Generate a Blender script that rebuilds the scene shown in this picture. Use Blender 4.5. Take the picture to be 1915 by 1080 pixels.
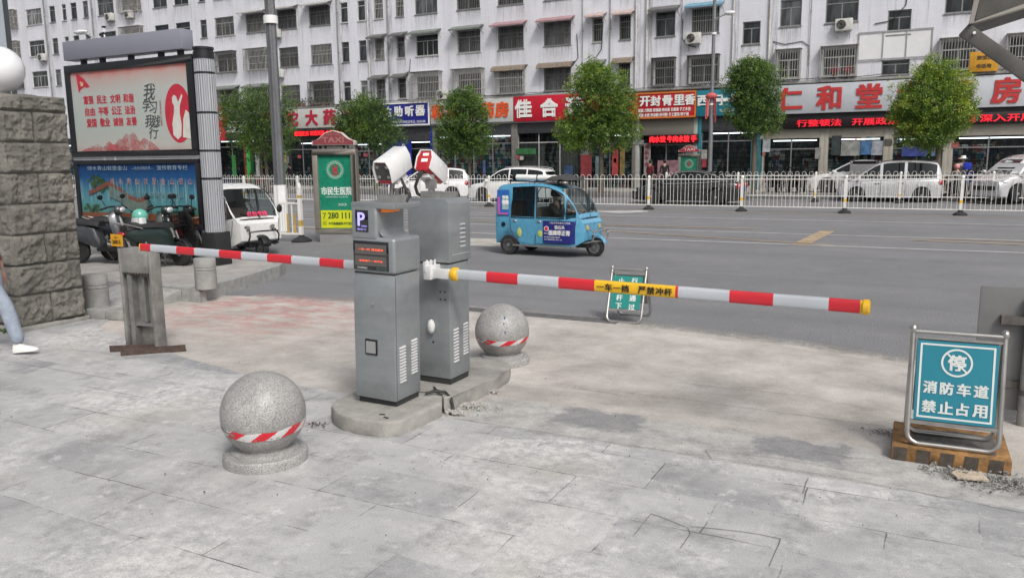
import bpy, bmesh, math, random
import numpy as np
from mathutils import Vector, Matrix, noise
R_ = math.radians
rnd = random.Random(7)
SC = bpy.context.scene
COL = SC.collection
for _o in list(bpy.data.objects): bpy.data.objects.remove(_o)

# ------------------------------------------------------------------ camera
H = 2.0
F = 1480.0
PITCH = math.atan((540 - 302) / F); ROLL = 0.0098; YAW = R_(26.9)
_fw = Vector((-math.sin(YAW), math.cos(YAW), 0)); _rt = Vector((math.cos(YAW), math.sin(YAW), 0)); _up = Vector((0, 0, 1))
CV = _fw * math.cos(PITCH) - _up * math.sin(PITCH)
_u = _up * math.cos(PITCH) + _fw * math.sin(PITCH)
CR = _rt * math.cos(ROLL) - _u * math.sin(ROLL)
CU = _u * math.cos(ROLL) + _rt * math.sin(ROLL)
cam = bpy.data.cameras.new('camera'); camo = bpy.data.objects.new('camera', cam); COL.objects.link(camo)
camo.matrix_world = Matrix(((CR.x, CU.x, -CV.x, 0), (CR.y, CU.y, -CV.y, 0), (CR.z, CU.z, -CV.z, H), (0, 0, 0, 1)))
cam.sensor_width = 36; cam.lens = 36 * F / 1915; cam.clip_end = 900; cam.clip_start = .05
SC.camera = camo
# ------------------------------------------------------------------ light
w = bpy.data.worlds.new('World'); SC.world = w; w.use_nodes = True
nt = w.node_tree; nt.nodes.clear()
sky = nt.nodes.new('ShaderNodeTexSky'); sky.sky_type = 'NISHITA'; sky.sun_disc = False
SUN_EL, SUN_AZ = R_(48), R_(-42)     # azimuth of the sun measured from +X towards +Y
sky.sun_elevation = SUN_EL; sky.sun_rotation = math.pi / 2 - SUN_AZ
sky.air_density = 1.0; sky.dust_density = 7.0; sky.ozone_density = 1.2
bg = nt.nodes.new('ShaderNodeBackground'); bg.inputs[1].default_value = 0.128
hsv = nt.nodes.new('ShaderNodeHueSaturation'); hsv.inputs['Saturation'].default_value = .32
wo = nt.nodes.new('ShaderNodeOutputWorld')
nt.links.new(sky.outputs[0], hsv.inputs['Color']); nt.links.new(hsv.outputs[0], bg.inputs[0]); nt.links.new(bg.outputs[0], wo.inputs[0])
sl = bpy.data.lights.new('sun', 'SUN'); sl.energy = 1.65; sl.angle = R_(10); sl.color = (1, .97, .92)
so = bpy.data.objects.new('sun', sl); COL.objects.link(so)
_d = Vector((math.cos(SUN_EL) * math.cos(SUN_AZ), math.cos(SUN_EL) * math.sin(SUN_AZ), math.sin(SUN_EL)))
so.rotation_euler = _d.to_track_quat('Z', 'Y').to_euler(); so.location = (0, 0, 40)
SC.view_settings.view_transform = 'Standard'; SC.view_settings.look = 'None'; SC.view_settings.gamma = 1
SC.view_settings.exposure = 0.0
SC.render.engine = 'CYCLES'
SC.cycles.use_denoising = True
SC.cycles.max_bounces = 6; SC.cycles.transparent_max_bounces = 8

def ray(x, y): return CV + CR * ((x - 957.5) / F) - CU * ((y - 540) / F)
def at(x, y, z=0.0):
    d = ray(x, y); p = Vector((0, 0, H)) + d * ((z - H) / d.z); return p
def onY(x, y, Y):
    d = ray(x, y); return Vector((0, 0, H)) + d * (Y / d.y)
def onX(x, y, X):
    d = ray(x, y); return Vector((0, 0, H)) + d * (X / d.x)

# ------------------------------------------------------------------ materials
def srgb(r, g, b):
    f = lambda c: (c / 255 / 12.92) if c / 255 <= .04045 else ((c / 255 + .055) / 1.055) ** 2.4
    return (f(r), f(g), f(b))
class NT:
    def __init__(s, name):
        s.m = bpy.data.materials.new(name); s.m.use_nodes = True; s.t = s.m.node_tree; s.t.nodes.clear()
        s.out = s.n('ShaderNodeOutputMaterial'); s.p = s.n('ShaderNodeBsdfPrincipled'); s.l(s.p.outputs[0], s.out.inputs[0])
    def n(s, t, **k):
        a = s.t.nodes.new(t)
        for q, v in k.items(): setattr(a, q, v)
        return a
    def l(s, a, b): s.t.links.new(a, b)
    def co(s, kind='Object', scale=(1, 1, 1), rot=(0, 0, 0)):
        c = s.n('ShaderNodeTexCoord'); m = s.n('ShaderNodeMapping'); s.l(c.outputs[kind], m.inputs[0])
        m.inputs['Scale'].default_value = scale; m.inputs['Rotation'].default_value = rot; return m.outputs[0]
    def noise(s, co, sc, det=4, rough=.6):
        a = s.n('ShaderNodeTexNoise'); a.inputs['Scale'].default_value = sc; a.inputs['Detail'].default_value = det
        a.inputs['Roughness'].default_value = rough; s.l(co, a.inputs['Vector']); return a.outputs['Fac']
    def ramp(s, fac, pts):
        r = s.n('ShaderNodeValToRGB'); e = r.color_ramp.elements
        while len(e) < len(pts): e.new(.5)
        for i, (p, c) in enumerate(pts):
            e[i].position = p; e[i].color = (*c, 1) if isinstance(c, tuple) else (c, c, c, 1)
        s.l(fac, r.inputs[0]); return r.outputs[0]
    def mix(s, fac, a, b, mode='MIX'):
        m = s.n('ShaderNodeMix', data_type='RGBA', blend_type=mode)
        for i, v in ((0, fac), (6, a), (7, b)):
            if isinstance(v, (int, float)): m.inputs[i].default_value = v if i == 0 else (v, v, v, 1)
            elif isinstance(v, tuple): m.inputs[i].default_value = (*v, 1)
            else: s.l(v, m.inputs[i])
        return m.outputs[2]
    def math(s, op, a, b=0.0):
        m = s.n('ShaderNodeMath', operation=op)
        for i, v in ((0, a), (1, b)):
            if isinstance(v, (int, float)): m.inputs[i].default_value = v
            else: s.l(v, m.inputs[i])
        return m.outputs[0]
    def bump(s, h, st=.3, d=.01):
        b = s.n('ShaderNodeBump'); b.inputs['Strength'].default_value = st; b.inputs['Distance'].default_value = d
        s.l(h, b.inputs['Height']); s.l(b.outputs[0], s.p.inputs['Normal'])
    def set(s, **k):
        for q, v in k.items():
            i = s.p.inputs[q.replace('_', ' ')]
            if isinstance(v, tuple): i.default_value = (*v, 1)
            elif isinstance(v, (int, float)): i.default_value = v
            else: s.l(v, i)
        return s
_mc = {}
def mat(name, col, rough=.55, metal=0.0, var=.12, sc=6.0, bump=0.0, bsc=60.0, stretch=(1, 1, 1), coat=0.0, emit=0.0, spec=.5):
    if name in _mc: return _mc[name]
    t = NT(name); co = t.co('Object', stretch)
    n = t.noise(co, sc, 5, .65)
    lo = tuple(max(0, c * (1 - var)) for c in col); hi = tuple(min(1, c * (1 + var)) for c in col)
    c = t.ramp(n, [(.3, lo), (.7, hi)])
    r2 = t.ramp(t.noise(co, sc * 2.3, 3), [(.3, max(0.02, rough - .08)), (.7, min(1, rough + .08))])
    t.set(Base_Color=c, Roughness=r2, Metallic=metal)
    t.p.inputs['Specular IOR Level'].default_value = spec
    if coat: t.set(Coat_Weight=coat, Coat_Roughness=.08)
    if emit: t.l(c, t.p.inputs['Emission Color']); t.p.inputs['Emission Strength'].default_value = emit
    if bump: t.bump(t.noise(co, bsc, 4), bump, .01)
    _mc[name] = t.m; return t.m
def c8(*a): return srgb(*a)

# paving of the forecourt: large thin slabs, dusty, dirty joints
def m_paving():
    t = NT('granite_paving'); g = t.n('ShaderNodeNewGeometry'); pos = g.outputs['Position']
    wob = t.n('ShaderNodeTexNoise'); wob.inputs['Scale'].default_value = 2.2; wob.inputs['Detail'].default_value = 3; t.l(pos, wob.inputs['Vector'])
    off = t.n('ShaderNodeVectorMath', operation='SCALE'); t.l(wob.outputs['Color'], off.inputs[0]); off.inputs['Scale'].default_value = .045
    p2 = t.n('ShaderNodeVectorMath', operation='ADD'); t.l(pos, p2.inputs[0]); t.l(off.outputs[0], p2.inputs[1])
    br = t.n('ShaderNodeTexBrick'); t.l(p2.outputs[0], br.inputs['Vector'])
    br.offset = .5; br.inputs['Scale'].default_value = 1; br.inputs['Brick Width'].default_value = .9; br.inputs['Row Height'].default_value = .45
    br.inputs['Mortar Size'].default_value = .0055; br.inputs['Mortar Smooth'].default_value = .5; br.inputs['Bias'].default_value = 0
    br.inputs['Color1'].default_value = (.225, .23, .245, 1); br.inputs['Color2'].default_value = (.40, .40, .40, 1); br.inputs['Mortar'].default_value = (.36, .36, .355, 1)
    # dark joints only in places
    jm = t.ramp(t.noise(pos, 1.4, 5, .7), [(.46, 0.0), (.60, .9)])
    joint = t.math('MULTIPLY', br.outputs['Fac'], jm)
    dust = t.ramp(t.noise(pos, 1.0, 8, .72), [(.38, 0.0), (.62, 1.0)])
    c = t.mix(t.math('MULTIPLY', dust, .66), br.outputs['Color'], (.50, .498, .488))
    st = t.ramp(t.noise(pos, 2.8, 8, .75), [(.50, 0.0), (.66, 1.0)])
    c = t.mix(t.math('MULTIPLY', st, .78), c, (.205, .205, .205)); ls = t.ramp(t.noise(pos, .55, 6, .7), [(.48, 0.0), (.66, 1.0)]); c = t.mix(t.math('MULTIPLY', ls, .45), c, (.24, .24, .238))
    wh = t.ramp(t.noise(pos, 4.2, 9, .85), [(.56, 0.0), (.68, 1.0)])
    c = t.mix(t.math('MULTIPLY', wh, .85), c, (.66, .65, .63))
    w2 = t.math('MULTIPLY', t.ramp(t.noise(pos, .75, 5, .6), [(.47, 0.0), (.62, 1.0)]), t.ramp(t.noise(pos, 11, 8, .85), [(.42, 0.0), (.60, 1.0)])); c = t.mix(t.math('MULTIPLY', w2, .7), c, (.70, .69, .67))
    yel = t.ramp(t.noise(pos, .8, 4), [(.55, 0.0), (.72, 1.0)])
    c = t.mix(t.math('MULTIPLY', yel, .4), c, (.40, .375, .32))
    grain = t.ramp(t.noise(pos, 110, 4, .95), [(.32, .66), (.68, 1.32)])
    c = t.mix(1.0, c, grain, 'MULTIPLY')
    c = t.mix(joint, c, (.085, .083, .08))
    t.set(Base_Color=c, Roughness=.78)
    h = t.math('ADD', t.math('MULTIPLY', t.noise(pos, 90, 4), .25), t.math('MULTIPLY', joint, -1.2))
    t.bump(h, .35, .008); return t.m
def m_asphalt():
    t = NT('asphalt'); pos = t.n('ShaderNodeNewGeometry').outputs['Position']
    c = t.ramp(t.noise(pos, .35, 6, .65), [(.3, (.148, .149, .157)), (.7, (.192, .192, .20))])
    sp = t.ramp(t.noise(pos, 48, 4, .95), [(.34, .45), (.5, 1.0), (.66, 1.85)])
    c = t.mix(1.0, c, sp, 'MULTIPLY')
    tr = t.noise(t.co('Object', (.04, .9, 1)), 1.0, 3); c = t.mix(t.math('MULTIPLY', t.ramp(tr, [(.45, 0.0), (.7, 1.0)]), .35), c, (.11, .11, .114))
    w_ = t.ramp(t.noise(pos, 1.6, 7, .75), [(.53, 0.0), (.70, 1.0)]); c = t.mix(t.math('MULTIPLY', w_, .34), c, (.275, .27, .262)); o_ = t.ramp(t.noise(pos, .9, 6, .7), [(.60, 0.0), (.74, 1.0)]); c = t.mix(t.math('MULTIPLY', o_, .5), c, (.085, .085, .088))
    t.set(Base_Color=c, Roughness=.82); t.bump(t.noise(pos, 160, 3, .8), .5, .006); return t.m
def m_apron(edge=False):
    t = NT('old_concrete_apron_edge' if edge else 'old_concrete_apron'); pos = t.n('ShaderNodeNewGeometry').outputs['Position']
    c = t.ramp(t.noise(pos, 1.3, 8, .7), [(.30, (.29, .268, .245)), (.5, (.425, .397, .368)), (.70, (.56, .535, .505))])
    d = t.ramp(t.noise(pos, 3.3, 8, .8), [(.55, 0.0), (.7, 1.0)]); c = t.mix(t.math('MULTIPLY', d, .5), c, (.25, .245, .235))
    # worn red paint left of the machines
    sx = t.n('ShaderNodeSeparateXYZ'); t.l(pos, sx.inputs[0])
    mx = t.math('MULTIPLY', t.ramp(t.math('MULTIPLY', t.math('ADD', sx.outputs[0], 10.0), .2), [(.10, 0.0), (.2, 1.0), (.62, 1.0), (.86, 0.0)]),
                t.ramp(t.math('MULTIPLY', t.math('SUBTRACT', sx.outputs[1], 5.0), .2), [(.22, 0.0), (.5, .9), (.72, 1.0)]))
    st = t.n('ShaderNodeTexNoise'); st.inputs['Scale'].default_value = 2.2; st.inputs['Detail'].default_value = 9; st.inputs['Roughness'].default_value = .72
    mp = t.n('ShaderNodeMapping'); mp.inputs['Scale'].default_value = (.8, 1.8, 1); t.l(pos, mp.inputs[0]); t.l(mp.outputs[0], st.inputs['Vector'])
    rd = t.math('MULTIPLY', t.ramp(st.outputs['Fac'], [(.45, 0.0), (.56, 1.0)]), mx)
    c = t.mix(t.math('MULTIPLY', rd, .62), c, (.42, .16, .155))
    # two old bitumen patches and a band of bare grey slabs beside the paving
    wn = t.math('MULTIPLY', t.math('SUBTRACT', t.noise(pos, 5, 6, .75), .5), .42); xx = t.math('ADD', sx.outputs[0], wn); yy = t.math('ADD', sx.outputs[1], wn)
    def boxm(x0, x1, y0, y1, e=.07):
        k = None
        for v, a, s_ in ((xx, x0, 1), (xx, x1, -1), (yy, y0, 1), (yy, y1, -1)):
            q = t.math('MULTIPLY', t.math('SUBTRACT', v, a), s_ / e); q.node.use_clamp = True; k = q if k is None else t.math('MULTIPLY', k, q)
        return k
    grey = t.ramp(t.noise(pos, 4, 7, .75), [(.35, (.24, .24, .238)), (.62, (.46, .455, .44))])
    c = t.mix(t.math('MULTIPLY', boxm(-3.2, 9, 4.5, 5.85, .12), .85), c, grey)
    pt = t.ramp(t.noise(pos, 7, 7, .8), [(.36, (.165, .168, .175)), (.66, (.27, .27, .272))])
    c = t.mix(t.math('MULTIPLY', boxm(-2.47, -1.72, 5.36, 5.86), .85), c, pt); c = t.mix(t.math('MULTIPLY', boxm(-.93, -.26, 5.36, 5.80), .85), c, pt)
    g = t.ramp(t.noise(pos, 90, 4, .95), [(.32, .72), (.68, 1.26)]); c = t.mix(1.0, c, g, 'MULTIPLY')
    t.set(Base_Color=c, Roughness=.85); t.bump(t.noise(pos, 70, 5, .7), .4, .008)
    if edge:   # dust thinning out over the asphalt
        a = t.n('ShaderNodeAttribute'); a.attribute_name = 'fade'; f = t.math('ADD', a.outputs['Fac'], t.math('MULTIPLY', t.math('SUBTRACT', t.noise(pos, 6, 9, .85), .5), 1.3))
        tr = t.n('ShaderNodeBsdfTransparent'); mx = t.n('ShaderNodeMixShader'); t.l(t.ramp(f, [(.25, 0.0), (.9, 1.0)]), mx.inputs[0]); t.l(tr.outputs[0], mx.inputs[1]); t.l(t.p.outputs[0], mx.inputs[2]); t.l(mx.outputs[0], t.out.inputs[0])
    return t.m
def m_granite():
    t = NT('speckled_granite'); co = t.co('Object')
    v = t.n('ShaderNodeTexVoronoi'); v.inputs['Scale'].default_value = 330; t.l(co, v.inputs['Vector'])
    bw = t.n('ShaderNodeRGBToBW'); t.l(v.outputs['Color'], bw.inputs[0])
    c = t.ramp(bw.outputs[0], [(.22, (.13, .13, .13)), (.40, (.26, .255, .25)), (.6, (.36, .355, .345)), (.8, (.46, .45, .435))])
    d = t.ramp(t.noise(co, 5, 6, .7), [(.4, .86), (.65, 1.1)]); c = t.mix(1.0, c, d, 'MULTIPLY')
    t.set(Base_Color=c, Roughness=t.ramp(t.noise(co, 9, 4), [(.3, .34), (.7, .5)])); t.bump(t.noise(co, 120, 3), .12, .004); return t.m
def m_facade():
    t = NT('white_tiled_facade'); pos = t.n('ShaderNodeNewGeometry').outputs['Position']
    mp = t.n('ShaderNodeMapping'); mp.inputs['Scale'].default_value = (1.2, 1, .07); t.l(pos, mp.inputs[0])
    s1 = t.ramp(t.noise(mp.outputs[0], 1.0, 6, .7), [(.42, 0.0), (.75, 1.0)])
    c = t.mix(t.math('MULTIPLY', s1, .5), (.71, .715, .775), (.49, .49, .52))
    s2 = t.ramp(t.noise(pos, .22, 6, .65), [(.45, 0.0), (.75, 1.0)]); c = t.mix(t.math('MULTIPLY', s2, .35), c, (.53, .54, .535))
    mp3 = t.n('ShaderNodeMapping'); mp3.inputs['Scale'].default_value = (5.5, 1, .16); t.l(pos, mp3.inputs[0])
    s3 = t.ramp(t.noise(mp3.outputs[0], 1.0, 7, .75), [(.56, 0.0), (.72, 1.0)]); c = t.mix(t.math('MULTIPLY', s3, .62), c, (.22, .22, .215))
    br = t.n('ShaderNodeTexBrick'); mb_ = t.n('ShaderNodeMapping'); mb_.inputs['Rotation'].default_value = (math.pi / 2, 0, 0); t.l(pos, mb_.inputs[0]); t.l(mb_.outputs[0], br.inputs['Vector'])
    br.inputs['Scale'].default_value = 1; br.inputs['Brick Width'].default_value = .24; br.inputs['Row Height'].default_value = .12; br.inputs['Mortar Size'].default_value = .006
    br.inputs['Color1'].default_value = (1, 1, 1, 1); br.inputs['Color2'].default_value = (.95, .95, .95, 1); br.inputs['Mortar'].default_value = (.9, .9, .9, 1)
    c = t.mix(1.0, c, br.outputs['Color'], 'MULTIPLY')
    t.set(Base_Color=c, Roughness=.5); return t.m
def m_stone():
    t = NT('rock_faced_granite'); pos = t.n('ShaderNodeNewGeometry').outputs['Position']
    c = t.ramp(t.noise(pos, 2.4, 7, .65), [(.3, (.13, .125, .115)), (.5, (.20, .19, .168)), (.7, (.29, .275, .24))])
    s = t.ramp(t.noise(pos, 55, 3, .8), [(.3, .65), (.7, 1.3)]); c = t.mix(1.0, c, s, 'MULTIPLY')
    t.set(Base_Color=c, Roughness=.88); t.bump(t.noise(pos, 24, 8, .8), 1.0, .035); return t.m
def m_brushed(name, col, rough=.36, metal=.75, sc=(3, 3, 160)):
    t = NT(name); co = t.co('Object', sc)
    n = t.noise(co, 1.0, 4, .6)
    c = t.ramp(n, [(.25, tuple(x * .88 for x in col)), (.75, tuple(min(1, x * 1.1) for x in col))])
    sm = t.ramp(t.noise(t.co('Object'), 3.0, 6, .7), [(.45, 1.0), (.72, .80)]); c = t.mix(1.0, c, sm, 'MULTIPLY'); du = t.ramp(t.noise(t.co('Object'), 7.0, 8, .8), [(.55, 0.0), (.72, .35)]); c = t.mix(du, c, (.42, .41, .39))
    t.set(Base_Color=c, Metallic=metal, Roughness=t.ramp(n, [(.3, rough - .05), (.7, rough + .08)])); return t.m
def m_leaf():
    t = NT('camphor_leaves'); a = t.n('ShaderNodeAttribute'); a.attribute_name = 'tint'
    g = t.n('ShaderNodeNewGeometry'); r = g.outputs['Random Per Island']
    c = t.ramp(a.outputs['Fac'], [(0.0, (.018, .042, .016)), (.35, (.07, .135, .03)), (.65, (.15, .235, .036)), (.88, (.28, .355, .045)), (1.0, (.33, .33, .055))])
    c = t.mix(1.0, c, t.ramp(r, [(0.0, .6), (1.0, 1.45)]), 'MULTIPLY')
    t.set(Base_Color=c, Roughness=.45)
    tr = t.n('ShaderNodeBsdfTranslucent'); t.l(t.mix(1.0, c, (1.3, 1.5, .5), 'MULTIPLY'), tr.inputs[0])
    mx = t.n('ShaderNodeMixShader'); mx.inputs[0].default_value = .25; t.l(t.p.outputs[0], mx.inputs[1]); t.l(tr.outputs[0], mx.inputs[2]); t.l(mx.outputs[0], t.out.inputs[0])
    return t.m
def m_glass(name, tint=(.75, .8, .8), opaque=.25, dark=(.02, .025, .027)):
    t = NT(name); t.set(Base_Color=dark, Roughness=.06)
    tr = t.n('ShaderNodeBsdfTransparent'); tr.inputs[0].default_value = (*tint, 1)
    mx = t.n('ShaderNodeMixShader'); mx.inputs[0].default_value = opaque; t.l(tr.outputs[0], mx.inputs[1]); t.l(t.p.outputs[0], mx.inputs[2]); t.l(mx.outputs[0], t.out.inputs[0])
    return t.m
def m_pane():
    t = NT('window_pane_glass'); oi = t.n('ShaderNodeObjectInfo'); pos = t.co('Object', (1, 1, 1))
    c = t.ramp(oi.outputs['Random'], [(0.0, (.018, .022, .024)), (.55, (.05, .055, .058)), (.8, (.09, .095, .10)), (1.0, (.16, .165, .17))])
    n = t.ramp(t.noise(t.co('Object', (1.6, 1, .35)), 1.6, 2), [(.40, .6), (.62, 1.5)]); c = t.mix(1.0, c, n, 'MULTIPLY')
    t.set(Base_Color=c, Roughness=.12); t.p.inputs['Specular IOR Level'].default_value = .45; return t.m
def m_goods(name, cols, bw=.22, rh=.3):
    t = NT(name); g = t.n('ShaderNodeNewGeometry'); mp = t.n('ShaderNodeMapping'); mp.inputs['Rotation'].default_value = (math.pi / 2, 0, 0); t.l(g.outputs['Position'], mp.inputs[0])
    v = t.n('ShaderNodeTexVoronoi'); v.distance = 'CHEBYCHEV'; v.inputs['Scale'].default_value = 3.2; v.inputs['Randomness'].default_value = .75
    ms = t.n('ShaderNodeMapping'); ms.inputs['Scale'].default_value = (1.6, 1.0, 1); t.l(mp.outputs[0], ms.inputs[0]); t.l(ms.outputs[0], v.inputs['Vector'])
    bwn = t.n('ShaderNodeSeparateColor'); t.l(v.outputs['Color'], bwn.inputs[0])
    k = len(cols); c = t.ramp(bwn.outputs[0], [(i / k, x) for i, x in enumerate(cols)])
    for nd in t.t.nodes:
        if nd.bl_idname == 'ShaderNodeValToRGB': nd.color_ramp.interpolation = 'CONSTANT'
    br = t.n('ShaderNodeTexBrick'); t.l(mp.outputs[0], br.inputs['Vector']); br.inputs['Scale'].default_value = 1; br.inputs['Brick Width'].default_value = 1.0; br.inputs['Row Height'].default_value = rh
    br.inputs['Mortar Size'].default_value = .03; br.inputs['Mortar'].default_value = (.25, .25, .25, 1); br.inputs['Color1'].default_value = (1, 1, 1, 1); br.inputs['Color2'].default_value = (.75, .75, .75, 1)
    c = t.mix(1.0, c, br.outputs['Color'], 'MULTIPLY'); t.set(Base_Color=c, Roughness=.6); return t.m

PAVING = m_paving(); ASPH = m_asphalt(); APRON = m_apron(); GRAN = m_granite(); FACADE = m_facade(); STONE = m_stone(); LEAF = m_leaf(); PANE = m_pane()
STEEL = m_brushed('painted_steel_cabinet', (.285, .307, .320), .40, .40, (1.2, 1.2, 9))
CHROME = m_brushed('stainless_tube', (.50, .49, .47), .30, .85, (4, 4, 4))
GALV = mat('galvanised_steel', (.33, .33, .32), .5, .6, .25, 8, .1, 40)
ALU = mat('grey_aluminium', (.40, .41, .44), .45, .3, .06, 3)
DARK = mat('black_plastic', (.012, .012, .013), .4, 0, .3, 9)
RUBBER = mat('tyre_rubber', (.02, .02, .021), .8, 0, .3, 20, .2, 90)
WHITE = mat('white_paint', (.76, .76, .75), .4, 0, .06, 5)
WHITEP = mat('glossy_white_paint', (.74, .74, .74), .25, 0, .05, 3, coat=.5)
FENCEW = mat('white_fence_enamel', (.72, .71, .68), .45, 0, .12, 3)
YEL = mat('yellow_paint', (.78, .45, .02), .45, 0, .1, 8)
RED = mat('red_sticker', (.62, .02, .035), .4, 0, .08, 6)
CONC = mat('raw_concrete', (.29, .28, .26), .85, 0, .22, 7, .5, 50)
CONCD = mat('grey_concrete', (.27, .27, .26), .85, 0, .22, 6, .5, 60)
TRUNK = mat('tree_bark', (.10, .085, .065), .9, 0, .35, 14, .6, 40, (1, 1, .3))
RUST = mat('rusty_angle_iron', (.085, .06, .05), .75, .3, .4, 25, .3, 60)
GLASSV = m_glass('vehicle_glass', (.80, .86, .86), .20)
GLASSD = m_glass('dark_car_glass', (.10, .11, .11), .75)
SKIN = mat('skin', (.42, .25, .18), .5, 0, .08, 10)
LED = mat('red_led', (.95, .02, .03), .5, 0, .05, 5, emit=1.3)

# ------------------------------------------------------------------ mesh builder
class M:
    def __init__(s): s.v = []; s.f = []; s.mi = []; s.k = 0; s.X = None
    def add(s, vs, fs, k=None):
        b = len(s.v)
        for p in vs:
            p = Vector(p)
            s.v.append(s.X @ p if s.X else p)
        for f in fs: s.f.append(tuple(i + b for i in f)); s.mi.append(s.k if k is None else k)
        return s
    def box(s, x0, x1, y0, y1, z0, z1):
        v = [(x, y, z) for x in (x0, x1) for y in (y0, y1) for z in (z0, z1)]
        return s.add(v, [(0, 1, 3, 2), (4, 6, 7, 5), (0, 4, 5, 1), (2, 3, 7, 6), (0, 2, 6, 4), (1, 5, 7, 3)])
    def bc(s, c, d): return s.box(c[0] - d[0] / 2, c[0] + d[0] / 2, c[1] - d[1] / 2, c[1] + d[1] / 2, c[2] - d[2] / 2, c[2] + d[2] / 2)
    def bar(s, a, b, w_, h_):
        a = Vector(a); b = Vector(b); d = (b - a); L = d.length; q = d.to_track_quat('X', 'Z').to_matrix().to_4x4(); q.translation = a
        o = s.X; s.X = (o @ q) if o else q; s.box(0, L, -w_ / 2, w_ / 2, -h_ / 2, h_ / 2); s.X = o; return s
    def quad(s, a, b, c, d): return s.add([a, b, c, d], [(0, 1, 2, 3)])
    def prism(s, poly, ax, a, b):
        n = len(poly)
        def P(p, t): return (t, p[0], p[1]) if ax == 'x' else ((p[0], t, p[1]) if ax == 'y' else (p[0], p[1], t))
        vs = [P(p, a) for p in poly] + [P(p, b) for p in poly]
        fs = [tuple(range(n))[::-1], tuple(range(n, 2 * n))] + [(i, (i + 1) % n, n + (i + 1) % n, n + i) for i in range(n)]
        return s.add(vs, fs)
    def tube(s, pts, r, n=8, closed=False):
        pts = [Vector(p) for p in pts]; m = len(pts); rr = r if isinstance(r, (list, tuple)) else [r] * m
        vs = []; up = None
        for i, p in enumerate(pts):
            if closed: t = pts[(i + 1) % m] - pts[i - 1]
            else: t = pts[min(i + 1, m - 1)] - pts[max(i - 1, 0)]
            t = t.normalized() if t.length > 1e-9 else Vector((0, 0, 1))
            if up is None: up = Vector((0, 0, 1)) if abs(t.z) < .9 else Vector((1, 0, 0))
            a = t.cross(up); a = a.normalized() if a.length > 1e-6 else t.orthogonal().normalized()
            b = a.cross(t).normalized(); up = b
            for j in range(n):
                g = 2 * math.pi * j / n; vs.append(p + (a * math.cos(g) + b * math.sin(g)) * rr[i])
        fs = []
        for i in range(m if closed else m - 1):
            i2 = (i + 1) % m
            for j in range(n): fs.append((i * n + j, i * n + (j + 1) % n, i2 * n + (j + 1) % n, i2 * n + j))
        if not closed: fs += [tuple(range(n))[::-1], tuple(range((m - 1) * n, m * n))]
        return s.add(vs, fs)
    def lathe(s, prof, n=32, c=(0, 0, 0), ax='z'):
        vs = []; c = Vector(c)
        for r, z in prof:
            for j in range(n):
                g = 2 * math.pi * j / n; x, y = r * math.cos(g), r * math.sin(g)
                vs.append(c + (Vector((x, y, z)) if ax == 'z' else (Vector((z, x, y)) if ax == 'x' else Vector((x, z, y)))))
        m = len(prof); fs = []
        for i in range(m - 1):
            for j in range(n): fs.append((i * n + j, i * n + (j + 1) % n, (i + 1) * n + (j + 1) % n, (i + 1) * n + j))
        fs += [tuple(range(n))[::-1], tuple(range((m - 1) * n, m * n))]
        return s.add(vs, fs)
    def ball(s, c, r, n=20, m=12, sq=(1, 1, 1)):
        prof = [(max(1e-4, r * math.sin(math.pi * i / m)), -r * math.cos(math.pi * i / m)) for i in range(m + 1)]
        o = s.X; t = Matrix.Translation(c) @ Matrix.Diagonal((*sq, 1)); s.X = (o @ t) if o else t
        s.lathe(prof, n); s.X = o; return s
    def grid(s, fn, nu, nv):
        vs = [fn(i / nu, j / nv) for j in range(nv + 1) for i in range(nu + 1)]
        return s.add(vs, [(j * (nu + 1) + i, j * (nu + 1) + i + 1, (j + 1) * (nu + 1) + i + 1, (j + 1) * (nu + 1) + i) for j in range(nv) for i in range(nu)])
    def build(s, name, mats, parent=None, bevel=0, smooth=40, seg=2, fix=True, loc=None):
        me = bpy.data.meshes.new(name); me.from_pydata([tuple(p) for p in s.v], [], s.f)
        mats = mats if isinstance(mats, (list, tuple)) else [mats]
        for m in mats: me.materials.append(m)
        me.polygons.foreach_set('material_index', s.mi)
        if bevel or fix:
            bm = bmesh.new(); bm.from_mesh(me)
            if bevel:
                bmesh.ops.remove_doubles(bm, verts=bm.verts, dist=1e-5)
                bm.normal_update()
                ed = [e for e in bm.edges if len(e.link_faces) == 2 and e.calc_face_angle(0) > R_(32)]
                bmesh.ops.bevel(bm, geom=ed, offset=bevel, segments=seg, profile=.5, affect='EDGES', clamp_overlap=True)
            if fix: bmesh.ops.recalc_face_normals(bm, faces=bm.faces)
            bm.to_mesh(me); bm.free()
        if smooth:
            me.shade_smooth(); me.set_sharp_from_angle(angle=R_(smooth))
        o = bpy.data.objects.new(name, me); COL.objects.link(o)
        if parent: o.parent = parent
        if loc is not None: o.location = loc
        return o
def tag(o, label=None, cat=None, group=None, kind=None):
    if label: o['label'] = label
    if cat: o['category'] = cat
    if group: o['group'] = group
    if kind: o['kind'] = kind
    return o
def thing(name, label, cat, loc=(0, 0, 0), rz=0, group=None):
    o = bpy.data.objects.new(name, None); o.empty_display_size = .1; COL.objects.link(o)
    o.location = loc; o.rotation_euler = (0, 0, rz); return tag(o, label, cat, group)
def kids(o): return [c for c in bpy.data.objects if c.parent == o]
def copy_tree(o, parent=None):
    c = o.copy(); COL.objects.link(c)
    if parent: c.parent = parent
    for ch in kids(o): copy_tree(ch, c)
    return c
def struct(o): o['kind'] = 'structure'; return o

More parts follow.
